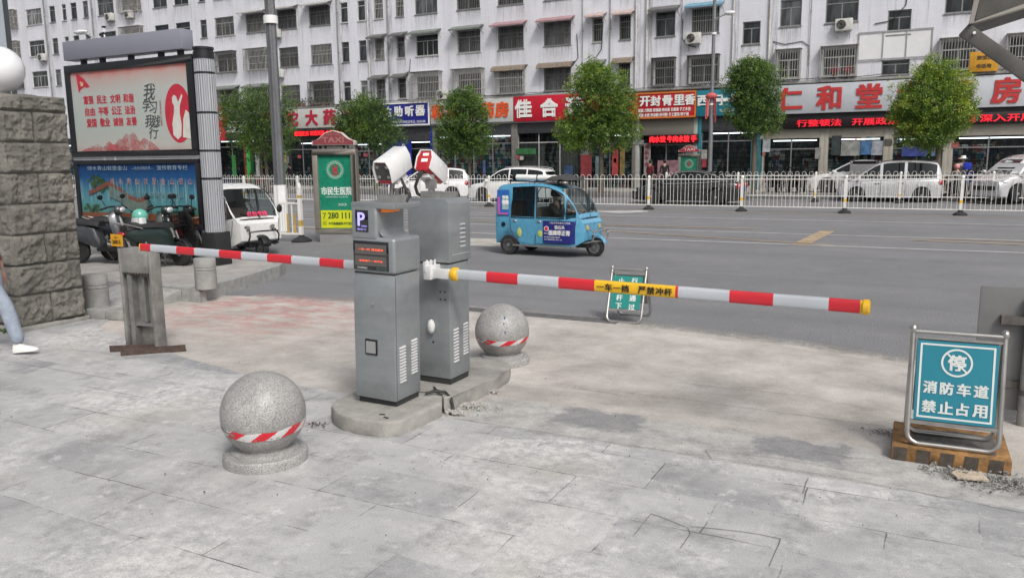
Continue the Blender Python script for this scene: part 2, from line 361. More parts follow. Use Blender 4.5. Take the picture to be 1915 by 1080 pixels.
# ------------------------------------------------------------------ lettering
_tc = {}
def glyphs(body, res=2):
    if body in _tc: return _tc[body]
    c = bpy.data.curves.new('t', 'FONT'); c.body = body; c.size = 1; c.resolution_u = res
    o = bpy.data.objects.new('t', c); COL.objects.link(o); bpy.context.view_layer.update()
    dg = bpy.context.evaluated_depsgraph_get(); me = bpy.data.meshes.new_from_object(o.evaluated_get(dg))
    v = [tuple(p.co) for p in me.vertices]; f = [tuple(p.vertices) for p in me.polygons]
    bpy.data.objects.remove(o); bpy.data.curves.remove(c); bpy.data.meshes.remove(me)
    _tc[body] = (v, f); return v, f
def text(m, body, cx, cz, h, y=0.0, wid=None, bold=0.0, depth=0.0, slant=0.0):
    """adds lettering to builder m, standing in the XZ plane and read from -Y, centred on cx, cz; h = glyph height, wid = full width"""
    v, f = glyphs(body)
    if not v: return m
    x0 = min(p[0] for p in v); x1 = max(p[0] for p in v); z0 = min(p[1] for p in v); z1 = max(p[1] for p in v)
    sz = h / max(.3, (z1 - z0)); sx = sz if wid is None else wid / max(.01, x1 - x0)
    offs = [(0, 0)] if not bold else [(-bold, -bold * .6), (bold, bold * .6), (-bold, bold * .6), (bold, -bold * .6)]
    for i, (a, b) in enumerate(offs):
        q = lambda p: (cx + (p[0] - (x0 + x1) / 2) * sx + a + slant * (p[1] - (z0 + z1) / 2) * sz, y - i * .0006 * (1 + 4 * (h > .3)), cz + (p[1] - (z0 + z1) / 2) * sz + b)
        m.add([q(p) for p in v], f)
        if depth:
            ed = {}
            for fc in f:
                for k in range(len(fc)):
                    e = (fc[k], fc[(k + 1) % len(fc)]); ed[e] = 1
            side = [e for e in ed if (e[1], e[0]) not in ed]
            vs = []; fs = []
            for e in side:
                p, r = q(v[e[0]]), q(v[e[1]]); bq = len(vs)
                vs += [p, r, (r[0], r[1] + depth, r[2]), (p[0], p[1] + depth, p[2])]; fs.append((bq, bq + 1, bq + 2, bq + 3))
            m.add(vs, fs)
    return m
def letters(name, items, mt, parent, depth=0.0):
    m = M()
    for it in items: text(m, *it[:4], **(it[4] if len(it) > 4 else {}), depth=depth)
    return m.build(name, mt, parent, smooth=0, fix=False)
# ================================================================== GROUND
def sheet(name, pts, z, mt, hole=None):
    m = M(); m.add([(p[0], p[1], z) for p in pts], [tuple(range(len(pts)))]); o = m.build(name, mt, smooth=0, fix=False)
    bm = bmesh.new(); bm.from_mesh(o.data)
    for f in bm.faces:
        if f.normal.z < 0: f.normal_flip()
    bm.to_mesh(o.data); bm.free()
    return struct(o)
sheet('road', [(-400, -60), (400, -60), (400, 400), (-400, 400)], 0, ASPH)
def wig(pts, amp=.04, n=10):
    out = []
    for a, b in zip(pts, pts[1:] + pts[:1]):
        for i in range(n):
            t = i / n; x = a[0] + (b[0] - a[0]) * t; y = a[1] + (b[1] - a[1]) * t
            out.append((x + amp * noise.noise((x * 2.1, y * 2.1, 3)), y + amp * noise.noise((x * 2.3, y * 1.9, 9))))
    return out
sheet('apron_pavement', wig([(-14, 5), (9, 5), (9, 6.2), (3.2, 7.7), (1.2, 8.25), (0, 8.5), (-1, 8.8), (-3.1, 9.15), (-5.3, 9.2), (-6.7, 9.05), (-9.4, 8.75), (-14, 8.6)], .08), .004, APRON)
_ed = [(9, 6.2), (3.2, 7.7), (1.2, 8.25), (0, 8.5), (-1, 8.8), (-3.1, 9.15), (-5.3, 9.2), (-6.7, 9.05), (-9.3, 8.75)]
m = M(); fd = []; _p = []
for a, b in zip(_ed, _ed[1:]):
    for i in range(8): _p.append((a[0] + (b[0] - a[0]) * i / 8, a[1] + (b[1] - a[1]) * i / 8))
for a, b in zip(_p, _p[1:]): m.quad((a[0], a[1] - .12, .0062), (b[0], b[1] - .12, .0062), (b[0], b[1] + .55, .0062), (a[0], a[1] + .55, .0062)); fd += [1, 1, 0, 0]
o = m.build('apron_edge_pavement', m_apron(True), smooth=0, fix=False); o.data.attributes.new('fade', 'FLOAT', 'POINT').data.foreach_set('value', [float(q) for q in fd]); struct(o)
sheet('plaza_pavement', [(-30, -30), (25, -30), (25, 5.12), (-3.1, 5.12), (-3.6, 5.3), (-5.2, 5.35), (-6.6, 5.62), (-9, 6.3), (-9.5, 6.9), (-30, 6.9)], .009, PAVING)
# cracks and open joints, as thin dark ribbons lying on the paving
m = M()
def ribbon(px, wd=.0034, z=.0135, jag=.009):
    P_ = [at(*p) for p in px]; pts = []
    for a, b in zip(P_, P_[1:]):
        n = max(2, int((b - a).length / .05))
        for i in range(n):
            q = a.lerp(b, i / n); q = q + Vector((noise.noise(q * 7) * jag, noise.noise(q * 7 + Vector((5, 3, 0))) * jag, 0)); pts.append(q)
    pts.append(P_[-1])
    for i, (a, b) in enumerate(zip(pts, pts[1:])):
        d = (b - a).normalized(); s = Vector((-d.y, d.x, 0)) * wd * (.5 + .7 * abs(noise.noise(a * 5))); s2 = Vector((-d.y, d.x, 0)) * wd * (.5 + .7 * abs(noise.noise(b * 5)))
        m.quad((a + s).to_tuple()[:2] + (z,), (a - s).to_tuple()[:2] + (z,), (b - s2).to_tuple()[:2] + (z,), (b + s2).to_tuple()[:2] + (z,))
for r_ in ([(850, 785), (1200, 838), (1560, 893), (1915, 962)], [(1030, 718), (1150, 733), (1300, 752), (1420, 768), (1660, 800)], [(1185, 1005), (1200, 985), (1218, 964), (1250, 975), (1286, 990), (1290, 1002), (1272, 1028)], [(1290, 988), (1380, 996), (1460, 1010), (1448, 1040), (1438, 1062)],
           [(1030, 722), (1060, 726), (1120, 733), (1180, 745)], [(1520, 845), (1590, 858), (1640, 862)], [(1085, 728), (1130, 735)], [(590, 640), (700, 655), (800, 662)], [(0, 545 + 130), (90, 690), (220, 712)],
           [(1500, 925), (1512, 896)], [(1330, 860), (1318, 842), (1460, 860), (1640, 890)], [(880, 577), (960, 585), (1130, 603)], [(1290, 720), (1500, 742), (1640, 768)]):
    ribbon(r_)
struct(m.build('paving_crack', mat('crack_dirt', (.15, .145, .14), .95, 0, .5, 6), smooth=0, fix=False))
# drain along the asphalt edge
m = M(); m.box(-5.45, -3.2, 9.13, 9.37, .0, .012); tag(m.build('drain_cover', mat('drain_iron', (.12, .12, .118), .7, .2, .35, 12, .4, 60), bevel=.004), 'long dark iron drain cover set along the edge of the asphalt', 'drain cover')
# lane markings
LW = mat('worn_white_line', (.44, .435, .43), .75, 0, .3, 2.5); LY = mat('worn_yellow_line', (.36, .275, .18), .75, 0, .35, 2.5); LP = mat('worn_pale_patch', (.40, .385, .35), .8, 0, .25, 2)
m = M()
for (y, x0, x1, w_) in ((27.6, -60, 40, .13), (24.9, -60, -13, .13), (22.45, -60, 40, .12), (19.6, -24, 40, .14), (26.6, -60, -11.5, .13)):
    m.add([(x0, y - w_ / 2, .006), (x1, y - w_ / 2, .006), (x1, y + w_ / 2, .006), (x0, y + w_ / 2, .006)], [(0, 1, 2, 3)])
m.add([tuple(at(*p)[:2]) + (.006,) for p in ((1160, 398.5), (1212, 396.2), (1212, 393.5), (1100, 395))], [(0, 1, 2, 3)])
struct(m.build('white_lane_marking', LW, smooth=0, fix=False))
m = M()
def pxline(a, b, w_):
    a = at(*a); b = at(*b); d = (b - a).normalized(); s = Vector((-d.y, d.x, 0)) * w_ / 2
    m.add([(p.x, p.y, .0095) for p in (a + s, a - s, b - s, b + s)], [(0, 1, 2, 3)])
pxline((1496, 458), (1548, 432), .38); pxline((1120, 431), (1560, 459), .14); pxline((1700, 449), (1916, 458), .16); pxline((1740, 447), (1916, 452), .12)
m.add([(-60, 30.75, .0095), (40, 30.75, .0095), (40, 30.9, .0095), (-60, 30.9, .0095)], [(0, 1, 2, 3)])
m.add([(-60, 23.55, .0095), (-4, 23.55, .0095), (-4, 23.72, .0095), (-60, 23.72, .0095)], [(0, 1, 2, 3)])
m.add([(-60, 19.2, .0095), (-11, 19.2, .0095), (-11, 19.38, .0095), (-60, 19.38, .0095)], [(0, 1, 2, 3)])
struct(m.build('yellow_lane_marking', LY, smooth=0, fix=False))
sheet('pale_road', wig([tuple(at(*p)[:2]) for p in ((874, 460), (874, 446), (946, 446), (950, 461))], .15), .0045, LP)
# far pavement and its kerb (a real step), and the steps up to the shops
m = M(); m.box(-110, 60, 42.3, 60, 0.0, .3); struct(m.build('far_pavement', mat('far_paving', (.30, .285, .27), .85, 0, .2, 1.2, .3, 30), smooth=0))
m = M(); m.box(-110, 60, 42.12, 42.3, 0, .29); struct(m.build('far_kerb', mat('kerb_stone', (.17, .17, .165), .85, 0, .2, 4), bevel=.02))
# near pavement corner with rounded kerb, on which the billboard and the scooters stand
kc = [(-40, 8.12), (-9.22, 8.12)]
P1 = at(523, 512, 0); Pc = at(378, 567)
edge = [(-9.22, 8.12), (-9.42, 8.7), (-9.62, 9.4), (-9.85, 10.1), (-10.02, 10.6), (-10.35, 11.1), (-10.9, 11.45), (-11.6, 11.6), (-40, 11.65)]
poly = [(-40, 8.12)] + edge
ISL = mat('red_grey_pavers', (.33, .315, .30), .85, 0, .2, 3, .4, 30)
KERB = mat('granite_kerb', (.30, .30, .29), .8, 0, .25, 8, .4, 60)
m = M(); m.prism([(p[0] + (-.16 if p[0] > -30 else 0), p[1] + (.14 if p[1] < 9 else (-.13 if p[1] > 11 else 0))) for p in poly], 'z', 0, .2); struct(m.build('near_pavement', ISL, smooth=0))
m = M(); inner = [(p[0] - .16, p[1] + (.12 if p[1] < 8.5 else (-.1 if p[1] > 11 else 0))) for p in edge]
for i in range(len(edge) - 1):
    a, b, c, d = edge[i], edge[i + 1], inner[i + 1], inner[i]
    vs = [(a[0], a[1], 0), (b[0], b[1], 0), (c[0], c[1], 0), (d[0], d[1], 0), (a[0], a[1], .21), (b[0], b[1], .21), (c[0], c[1], .21), (d[0], d[1], .21)]
    m.add(vs, [(3, 2, 1, 0), (4, 5, 6, 7), (0, 1, 5, 4), (1, 2, 6, 5), (2, 3, 7, 6), (3, 0, 4, 7)])
m.box(-40, -9.24, 8.11, 8.24, 0, .205)
struct(m.build('near_kerb', KERB, smooth=0))
m = M(); m.prism([(8.1, .18), (8.1, .0), (7.45, .0)], 'x', -11.0, -9.6); struct(m.build('kerb_ramp', KERB, smooth=0))

# ================================================================== APARTMENT BUILDING
YF = 46.3
bld = thing('apartment_building', 'long white tiled apartment block with barred windows above a row of shops', 'building', (0, YF, 0))
FL = {2: (6.33, 7.70), 3: (9.03, 10.41), 4: (11.72, 13.07), 5: (14.42, 15.77)}
cols = {}
# px range on the third floor row -> X range, floors seen, style per floor (p plain, c caged, b bars), awning per floor
WC = [(-75.6, -73.3, 'c', {}), (-72.0, -69.8, 'p', {}), (-68.7, -67.9, 'p', {}), (-67.0, -66.4, 'p', {}), (-65.8, -65.0, 'p', {}), (-64.2, -63.5, 'p', {}), (-62.3, -60.3, 'p', {}),
      (-59.3, -57.0, 'c', {}), (-55.6, -54.0, 'p', {}), (-53.2, -51.6, 'p', {}), (-50.5, -49.8, 'p', {}), (-48.9, -46.95, 'b', {2: 'g'}), (-45.7, -43.7, 'b', {4: 'w', 2: 'g'}), (-42.6, -40.8, 'b', {4: 'w'}), (-39.6, -37.7, 'b', {4: 'w'}),
      (-36.8, -36.15, 'p', {}), (-35.3, -34.65, 'p', {}), (-33.9, -33.15, 'b', {3: 'd', 2: 'd'}), (-32.1, -31.45, 'b', {3: 'd', 2: 'd'}), (-30.55, -28.8, 'p', {3: 'g'}), (-27.3, -25.6, 'b', {3: 'g'}), (-24.3, -22.5, 'b', {3: 'r', 2: 't'}), (-21.1, -19.3, 'b', {3: 'r', 2: 't'}),
      (-17.9, -17.25, 'b', {3: 'p', 2: 'g'}), (-16.2, -15.5, 'b', {3: 'p', 2: 't'}), (-14.0, -12.85, 'p', {3: 'd'}), (-11.9, -10.35, 'b', {3: 'u'}), (-7.1, -6.0, 'p', {}), (-4.8, -3.2, 'p', {}), (.75, 2.25, 'b', {}), (3.6, 5.4, 'c', {})]
WIN = []   # x0,x1,z0,z1,style,awning
for (x0, x1, st, aw) in WC:
    for fl, (z0, z1) in FL.items():
        if fl == 5 and x0 > -24: continue
        if fl == 4 and x0 > -12: continue
        if fl == 2 and x0 < -69: continue
        if x0 < -50.9 and fl == 2: continue
        if -63 < x0 < -51 and fl == 3: continue
        s_ = st
        if fl == 2 and st in 'pb' and x1 - x0 > 1: s_ = 'c' if rnd.random() < .45 else 'b'
        if fl == 3 and -49 < x0 < -43: s_ = 'c'
        if fl == 2 and -31 < x0 < -25: s_ = 'C'
        if fl == 2 and x0 > -15: s_ = 'c'
        if fl == 3 and x0 > -8: s_ = 'p'
        dz = 0
        WIN.append((x0, x1, z0, z1, s_, aw.get(fl)))
WIN += [(-9.05, -8.1, 8.25, 9.45, 'p', None), (-1.8, -.72, 8.2, 9.4, 'p', None), (-1.95, -.65, 6.2, 6.95, 'p', None)]
# wall with real openings
def wall_with_holes(x0, x1, z0, z1, holes, rev=.14, mt=FACADE, name='wall'):
    xs = sorted({x0, x1, *[h[0] for h in holes], *[h[1] for h in holes]}); zs = sorted({z0, z1, *[h[2] for h in holes], *[h[3] for h in holes]})
    m = M()
    for a, b in zip(xs, xs[1:]):
        cx_ = (a + b) / 2; hs = [h for h in holes if h[0] < cx_ < h[1]]
        z = z0
        for h in sorted(hs, key=lambda h: h[2]):
            if h[2] > z: m.quad((a, 0, z), (b, 0, z), (b, 0, h[2]), (a, 0, h[2]))
            z = h[3]
        if z < z1: m.quad((a, 0, z), (b, 0, z), (b, 0, z1), (a, 0, z1))
    for h in holes:
        a, b, c, d = h[:4]
        m.quad((a, 0, c), (a, 0, d), (a, rev, d), (a, rev, c)); m.quad((b, 0, d), (b, 0, c), (b, rev, c), (b, rev, d))
        m.quad((a, 0, d), (b, 0, d), (b, rev, d), (a, rev, d)); m.quad((b, 0, c), (a, 0, c), (a, rev, c), (b, rev, c))
    return m
WT = 21.0
m = wall_with_holes(-100, 30, 4.42, WT, WIN)
m.quad((-100, 0, WT), (30, 0, WT), (30, 12, WT), (-100, 12, WT)); m.quad((-100, 0, 0), (-100, 0, WT), (-100, 12, WT), (-100, 12, 0)); m.quad((30, 0, WT), (30, 0, 0), (30, 12, 0), (30, 12, WT)); m.quad((-100, 12, 0), (-100, 12, WT), (30, 12, WT), (30, 12, 0))
m.quad((-100, 0, 4.42), (30, 0, 4.42), (30, 12, 4.42), (-100, 12, 4.42))
m.build('wall', FACADE, bld, smooth=0, fix=False)
# projecting bays: shallow vertical returns of the facade
FR = mat('window_frame_grey', (.22, .22, .225), .5, .2, .2, 6); FRL = mat('window_frame_pale', (.45, .45, .44), .5, .2, .2, 6); BAR = mat('window_bars', (.17, .165, .16), .6, .3, .3, 8)
BARW = mat('window_cage_pale', (.40, .39, .37), .6, .2, .3, 8)
AWM = {'g': mat('awning_grey_green', (.15, .17, .155), .8, 0, .35, 5), 'd': mat('awning_dark', (.11, .11, .11), .8, 0, .3, 5), 'r': mat('awning_red_faded', (.33, .20, .215), .7, 0, .2, 4), 'p': mat('awning_pink_worn', (.42, .33, .31), .8, 0, .35, 5),
       't': mat('awning_ragged_brown', (.19, .155, .12), .9, 0, .5, 9, .8, 30), 'u': mat('awning_blue', (.13, .27, .36), .6, 0, .15, 4), 'w': mat('awning_striped_pale', (.40, .40, .39), .7, 0, .3, 6)}
_wm = {}
def win_mesh(w_, h_, st):
    """frame, pane and grille meshes for one opening (local origin at the lower left corner of the hole)"""
    k = (round(w_, 2), round(h_, 2), st)
    if k in _wm: return _wm[k]
    f = M(); t = .055; y0, y1 = .06, .11
    f.box(0, w_, y0, y1, 0, t); f.box(0, w_, y0, y1, h_ - t, h_); f.box(0, t, y0, y1, t, h_ - t); f.box(w_ - t, w_, y0, y1, t, h_ - t)
    tz = h_ * .68 if w_ > .9 else h_ * .72
    f.box(t, w_ - t, y0 + .005, y1 - .005, tz, tz + .05)
    if w_ > .9: f.box(w_ * .5 - .03, w_ * .5 + .03, y0 + .003, y1 - .003, t, tz)
    if w_ > 1.7: f.box(w_ * .32, w_ * .32 + .03, y0 + .008, y1 - .008, t, tz); f.box(w_ * .74, w_ * .74 + .03, y0 + .008, y1 - .008, t, tz)
    f.box(-.04, w_ + .04, -.05, .055, -.06, -.003)
    fr = f.build('window', FRL if (hash(k) % 3 == 0) else FR, None, smooth=0)
    p = M(); p.box(t - .01, w_ - t + .01, .08, .09, t - .01, h_ - t + .01); pn = p.build('pane', PANE, fr, smooth=0)
    gr = None
    if st in 'bcC':
        g = M(); d = {'b': .02, 'c': -.42, 'C': -.5}[st]; e = 0 if st == 'b' else (.1 if st == 'c' else .28)
        b0, b1, c0, c1 = -e, w_ + e, -e * .9, h_ + e * .9
        n = max(4, int((b1 - b0) / .125)); r = .011
        for i in range(n + 1):
            x = b0 + (b1 - b0) * i / n; g.box(x - r, x + r, d - r, d + r, c0, c1)
        for z in ([.0, .5, 1.0] if st == 'b' else [0, .3, .62, 1.0]):
            zz = c0 + (c1 - c0) * z; g.box(b0 - .01, b1 + .01, d - .016 - r, d - r, zz - .016, zz + .016)
        if st != 'b':
            for x in (b0, b1):
                for i in range(4):
                    yy = d + (0 - d) * i / 4; g.box(x - r, x + r, yy + .012, yy + .034, c0, c1)
                for z in (0, .3, .62, 1.0): zz = c0 + (c1 - c0) * z; g.box(x - .013, x + .013, d, 0, zz - .013, zz + .013)
            for i in range(6): xx = b0 + (b1 - b0) * (i + .5) / 6; g.box(xx - .04, xx + .04, d, 0, c0 - .03, c0 - .012)
            g.box(b0 - .04, b1 + .04, d - .06, .0, c1 + .018, c1 + .035)
        gr = g.build('grille', BARW if st == 'C' or hash(k) % 2 else BAR, fr, smooth=0)
    _wm[k] = (fr, pn, gr); _fresh.add(k); return _wm[k]
_fresh = set()
def in_view(x, z):
    d = Vector((x, YF, z)) - Vector((0, 0, H)); w_ = d.dot(CV); u, v = 957.5 + F * d.dot(CR) / w_, 540 - F * d.dot(CU) / w_
    return -40 < u < 1955 and v > -45
npl = 0
for (x0, x1, z0, z1, st, aw) in WIN:
    if not in_view((x0 + x1) / 2, z0): continue
    k = (round(x1 - x0, 2), round(z1 - z0, 2), st); fr, pn, gr = win_mesh(x1 - x0, z1 - z0, st)
    if k in _fresh: _fresh.discard(k); o = fr
    else: o = copy_tree(fr)
    for ch in [c for c in kids(o) if c.name.startswith('awning')]: bpy.data.objects.remove(ch)
    o.parent = bld; o.location = (x0, 0, z0); npl += 1
    if aw:
        a = M(); w_ = x1 - x0; e = .28; L = w_ + 2 * e; hh = z1 - z0
        if aw == 't':
            prof = [(-.02 - .62 * math.sin(t_ * 1.5), hh + .32 - .40 * (1 - math.cos(t_ * 1.5))) for t_ in (0, .25, .5, .75, 1)]
        else: prof = [(-.02, hh + .30), (-.72, hh + .03), (-.72, hh - .06), (-.70, hh - .06), (-.69, hh + .0), (-.02, hh + .26)]
        if aw == 't': prof = prof + [(p[0] + .02, p[1] - .03) for p in prof[::-1]]
        a.prism([(p[0], p[1]) for p in prof], 'x', -e, w_ + e)
        if aw != 't':
            for xx in (-e + .02, w_ + e - .04): a.bar((xx, -.68, hh + .0), (xx, -.02, hh - .3), .02, .02)
        a.build('awning', AWM[aw], o, smooth=30)
print('windows', npl)
def stain_mat():
    t = NT('rain_streak_grime'); g = t.n('ShaderNodeNewGeometry'); mp = t.n('ShaderNodeMapping'); mp.inputs['Scale'].default_value = (14, 1, .8); t.l(g.outputs['Position'], mp.inputs[0])
    t.set(Base_Color=(.12, .12, .115), Roughness=.9); tr = t.n('ShaderNodeBsdfTransparent'); mx = t.n('ShaderNodeMixShader'); a = t.n('ShaderNodeAttribute'); a.attribute_name = 'fade'
    t.l(t.math('MULTIPLY', t.ramp(t.noise(mp.outputs[0], 1.0, 6, .75), [(.42, 0.0), (.72, .75)]), a.outputs['Fac']), mx.inputs[0]); t.l(tr.outputs[0], mx.inputs[1]); t.l(t.p.outputs[0], mx.inputs[2]); t.l(mx.outputs[0], t.out.inputs[0]); return t.m
m = M(); fa = []
for (x0, x1, z0, z1, st, aw) in WIN:
    if not in_view((x0 + x1) / 2, z0): continue
    L = rnd.uniform(.5, 1.25); e = rnd.uniform(0, .12)
    m.quad((x0 - e, -.003, z0 - .07 - L), (x1 + e, -.003, z0 - .07 - L), (x1 + e, -.003, z0 - .07), (x0 - e, -.003, z0 - .07)); fa += [0, 0, rnd.uniform(.5, 1), rnd.uniform(.5, 1)]
for X in (-69.1, -62.8, -36.9, -34.2, -32.6, -15.0, -14.3, -9.4, -7.45):
    w_ = rnd.uniform(.12, .3); m.quad((X - w_, -.004, 6.2), (X + w_, -.004, 6.2), (X + w_, -.004, 19), (X - w_, -.004, 19)); fa += [.9, .6, .6, .9]
o = m.build('stain', stain_mat(), bld, smooth=0, fix=False); at_ = o.data.attributes.new('fade', 'FLOAT', 'POINT'); at_.data.foreach_set('value', fa)
# parts of the facade: pipes, cable runs, ledge above the signs
PIPE = mat('white_downpipe', (.52, .515, .50), .5, 0, .2, 3)
PIPED = mat('grey_downpipe', (.23, .23, .225), .5, 0, .2, 3)
for X, mt, r in ((-69.3, PIPED, .05), (-63.0, PIPED, .05), (-37.05, PIPED, .04), (-34.4, PIPE, .06), (-32.75, PIPED, .05), (-18.5, PIPED, .02), (-16.75, PIPED, .03), (-15.15, PIPE, .06), (-14.5, PIPE, .07), (-12.45, PIPED, .02), (-9.55, PIPE, .05), (-7.6, PIPE, .06), (-5.5, PIPED, .02)):
    m = M(); m.tube([(X, -.09, 6.0), (X, -.09, 20)], r, 8)
    for z in (7, 9.7, 12.4, 15): m.box(X - r * 1.6, X + r * 1.6, -.09, 0, z, z + .06)
    m.build('downpipe', mt, bld)
m = M(); CAB = mat('black_cable', (.025, .025, .026), .6, 0, .2, 5)
for z0, y0, ph in ((6.12, -.12, 0), (6.2, -.08, 1.7), (6.05, -.2, 3.1)):
    pts = [(x, y0, z0 + .05 * math.sin(x * .9 + ph) + .07 * math.sin(x * .23 + ph) + .04 * noise.noise((x, ph, 0))) for x in np.arange(-50, 8, .5)]
    m.tube(pts, .018, 5)
m.build('cable_run', CAB, bld)
m = M()
for (pts) in ([(-17.2, 10.2), (-17.3, 8.6), (-17.6, 8.2)], [(-18.9, 9.6), (-18.8, 8.2), (-19.3, 7.6)], [(-12.4, 9.9), (-12.4, 8.8), (-12, 8.4), (-11.6, 8.3)], [(-.9, 10.9), (-1.0, 9.6), (-1.6, 8.9), (-2.4, 8.8)], [(-7.4, 8.3), (-6.8, 8.1), (-5.9, 8.2), (-5.5, 7.9), (-5.5, 7.2)], [(-31, 8.9), (-31.1, 8.1), (-32, 7.8)]):
    m.tube([(p[0], -.04, p[1]) for p in pts], .022, 5)
m.build('loose_cable', CAB, bld)
m = M(); m.box(-60, 12, -.28, 0, 5.98, 6.1); m.build('ledge', CONCD, bld, bevel=.01)
# stains under sills are in the wall material; a pale framed hoarding panel left over on the wall
m = M()
pl, pr = onY(1605, 100, YF).x, onY(1742, 90, YF).x
m.box(pl, pr, -.03, 0, 7.05, 8.35); m.build('blank_panel', mat('blank_panel_white', (.70, .70, .715), .5, 0, .06, 2), bld)
m = M()
for x in (pl, pl + (pr - pl) * .34, pl + (pr - pl) * .66, pr): m.box(x - .03, x + .03, -.06, -.032, 7.0, 8.4)
m.box(pl - .05, pr + .05, -.075, -.062, 8.35, 8.42); m.box(pl - .05, pr + .05, -.075, -.062, 6.98, 7.05); m.build('panel_frame', mat('panel_frame_grey', (.33, .33, .34), .5, .2, .2, 5), bld)

# ---- ground floor
DKW = mat('dark_fascia', (.045, .047, .052), .5, 0, .25, 3); BEIGE = mat('beige_shopfront', (.36, .335, .29), .7, 0, .12, 2); PIL = mat('brown_grey_pillar', (.15, .145, .135), .7, 0, .4, 12)
BLUEW = mat('blue_shopfront', (.012, .022, .22), .4, 0, .15, 3); TEAL = mat('teal_shopfront', (.015, .16, .20), .4, 0, .15, 3); GRN = mat('green_panel', (.03, .33, .05), .45, 0, .1, 4)
SHELF = m_goods('shelves_of_goods', [(.5, .5, .5), (.05, .12, .2), (.03, .03, .03), (.32, .34, .3), (.05, .15, .12), (.45, .42, .38), (.25, .05, .05), (.1, .1, .11)])
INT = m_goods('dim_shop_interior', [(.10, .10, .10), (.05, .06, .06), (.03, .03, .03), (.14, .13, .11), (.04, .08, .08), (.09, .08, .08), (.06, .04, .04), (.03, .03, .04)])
CURT = mat('door_curtain_strips', (.20, .185, .17), .5, 0, .6, 9, 0, 10, (9, 1, .2)); SGL = m_glass('shop_glass', (.82, .86, .86), .14)
SHOPGLOW = mat('shop_lamp', (.9, .92, .95), .5, 0, .02, 3, emit=5.0)  # glow added inside the shops to brighten the goods
STEP = mat('shop_steps', (.33, .32, .30), .8, 0, .2, 3)
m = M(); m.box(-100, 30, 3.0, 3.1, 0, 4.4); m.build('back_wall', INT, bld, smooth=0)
def bay(x0, x1, ztop, zfl, fascia, post, style, fz=None):
    """one shop unit: piers, fascia, floor slab, inside wall and glazing, each a part of the building"""
    m = M(); m.box(x0, x0 + .22, -.04, .5, .3, ztop); m.box(x1 - .22, x1, -.04, .5, .3, ztop); m.build('pier', post, bld, bevel=.008)
    m = M(); m.box(x0 + .22, x1 - .22, -.02, .5, fz or (ztop - .5), ztop); m.build('fascia', fascia, bld, bevel=.008)
    m = M(); m.box(x0 + .225, x1 - .225, -.0, 2.99, .3, zfl)
    if zfl > .5:
        for i in range(5): m.box(x0 + .4, x1 - .4, -.3 * (i + 1), -.3 * i, .3, zfl - (zfl - .3) * (i + 1) / 6)
    m.build('floor_slab', STEP, bld, smooth=0)
    top = fz or (ztop - .5); a, b = x0 + .22, x1 - .22
    if style == 'shelf':
        m = M(); m.box(a, b, .36, .46, zfl, top); m.build('shelving', SHELF, bld, smooth=0)
        m = M(); m.box(a + .2, b - .2, .19, .24, top - .13, top - .08); m.build('added_light_strip', SHOPGLOW, bld, smooth=0)  # strip added between glass and shelving to light the shelves
    if style == 'open':
        m = M(); m.box(a + .3, b - .3, 1.3, 1.5, top - .12, top - .06); m.build('added_light_strip', SHOPGLOW, bld, smooth=0)
        m = M(); m.box(a, a + (b - a) * .3, 1.8, 2.2, zfl, zfl + 1.5); m.box(b - (b - a) * .35, b, 1.6, 2.0, zfl, zfl + 1.0); m.build('counter', SHELF, bld, smooth=0)
    if style in ('curtain',):
        m = M(); n = 46
        for i in range(n):
            xx = a + (b - a) * i / n
            if abs(i - n / 2) < 5: continue
            m.box(xx, xx + (b - a) / n * .82, .24 + .03 * (i % 2), .25 + .03 * (i % 2), zfl + .1, top - .55)
        m.build('door_curtain', CURT, bld, smooth=0)
        m = M(); m.box(a, b, 1.2, 1.3, zfl, top); m.build('shelving', SHELF, bld, smooth=0)
    m = M(); n = max(2, int((b - a) / 1.25))
    for i in range(n + 1):
        xx = a + (b - a) * i / n; m.box(max(a, xx - .03), min(b, xx + .03), .1, .16, zfl, top)
    m.box(a, b, .105, .155, top - .6, top - .54); m.build('shopfront_frame', FRL if style == 'curtain' else FR, bld, smooth=0)
    m = M(); m.box(a, b, .125, .13, zfl, top); m.build('shopfront_glass', SGL, bld, smooth=0)
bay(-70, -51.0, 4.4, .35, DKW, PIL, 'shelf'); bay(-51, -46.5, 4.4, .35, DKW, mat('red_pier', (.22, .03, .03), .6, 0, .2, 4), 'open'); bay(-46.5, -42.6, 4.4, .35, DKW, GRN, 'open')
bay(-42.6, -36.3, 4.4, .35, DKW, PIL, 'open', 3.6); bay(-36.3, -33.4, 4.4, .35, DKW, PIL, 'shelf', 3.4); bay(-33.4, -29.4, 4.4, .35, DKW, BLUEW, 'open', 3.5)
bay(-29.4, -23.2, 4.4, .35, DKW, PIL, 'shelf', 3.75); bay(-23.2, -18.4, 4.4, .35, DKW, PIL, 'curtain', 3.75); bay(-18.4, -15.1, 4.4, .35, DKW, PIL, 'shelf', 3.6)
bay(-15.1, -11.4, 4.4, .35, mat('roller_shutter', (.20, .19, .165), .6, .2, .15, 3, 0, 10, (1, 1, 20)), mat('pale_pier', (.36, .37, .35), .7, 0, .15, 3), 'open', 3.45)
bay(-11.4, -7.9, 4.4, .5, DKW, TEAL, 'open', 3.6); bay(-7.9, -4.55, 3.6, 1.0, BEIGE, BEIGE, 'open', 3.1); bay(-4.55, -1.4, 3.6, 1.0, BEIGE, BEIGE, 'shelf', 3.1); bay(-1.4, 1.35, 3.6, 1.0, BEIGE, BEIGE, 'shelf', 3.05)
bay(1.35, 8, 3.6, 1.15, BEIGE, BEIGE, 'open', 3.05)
m = M(); m.box(-7.9, 8, -.02, .5, 3.6, 4.42); m.build('fascia', DKW, bld, smooth=0)
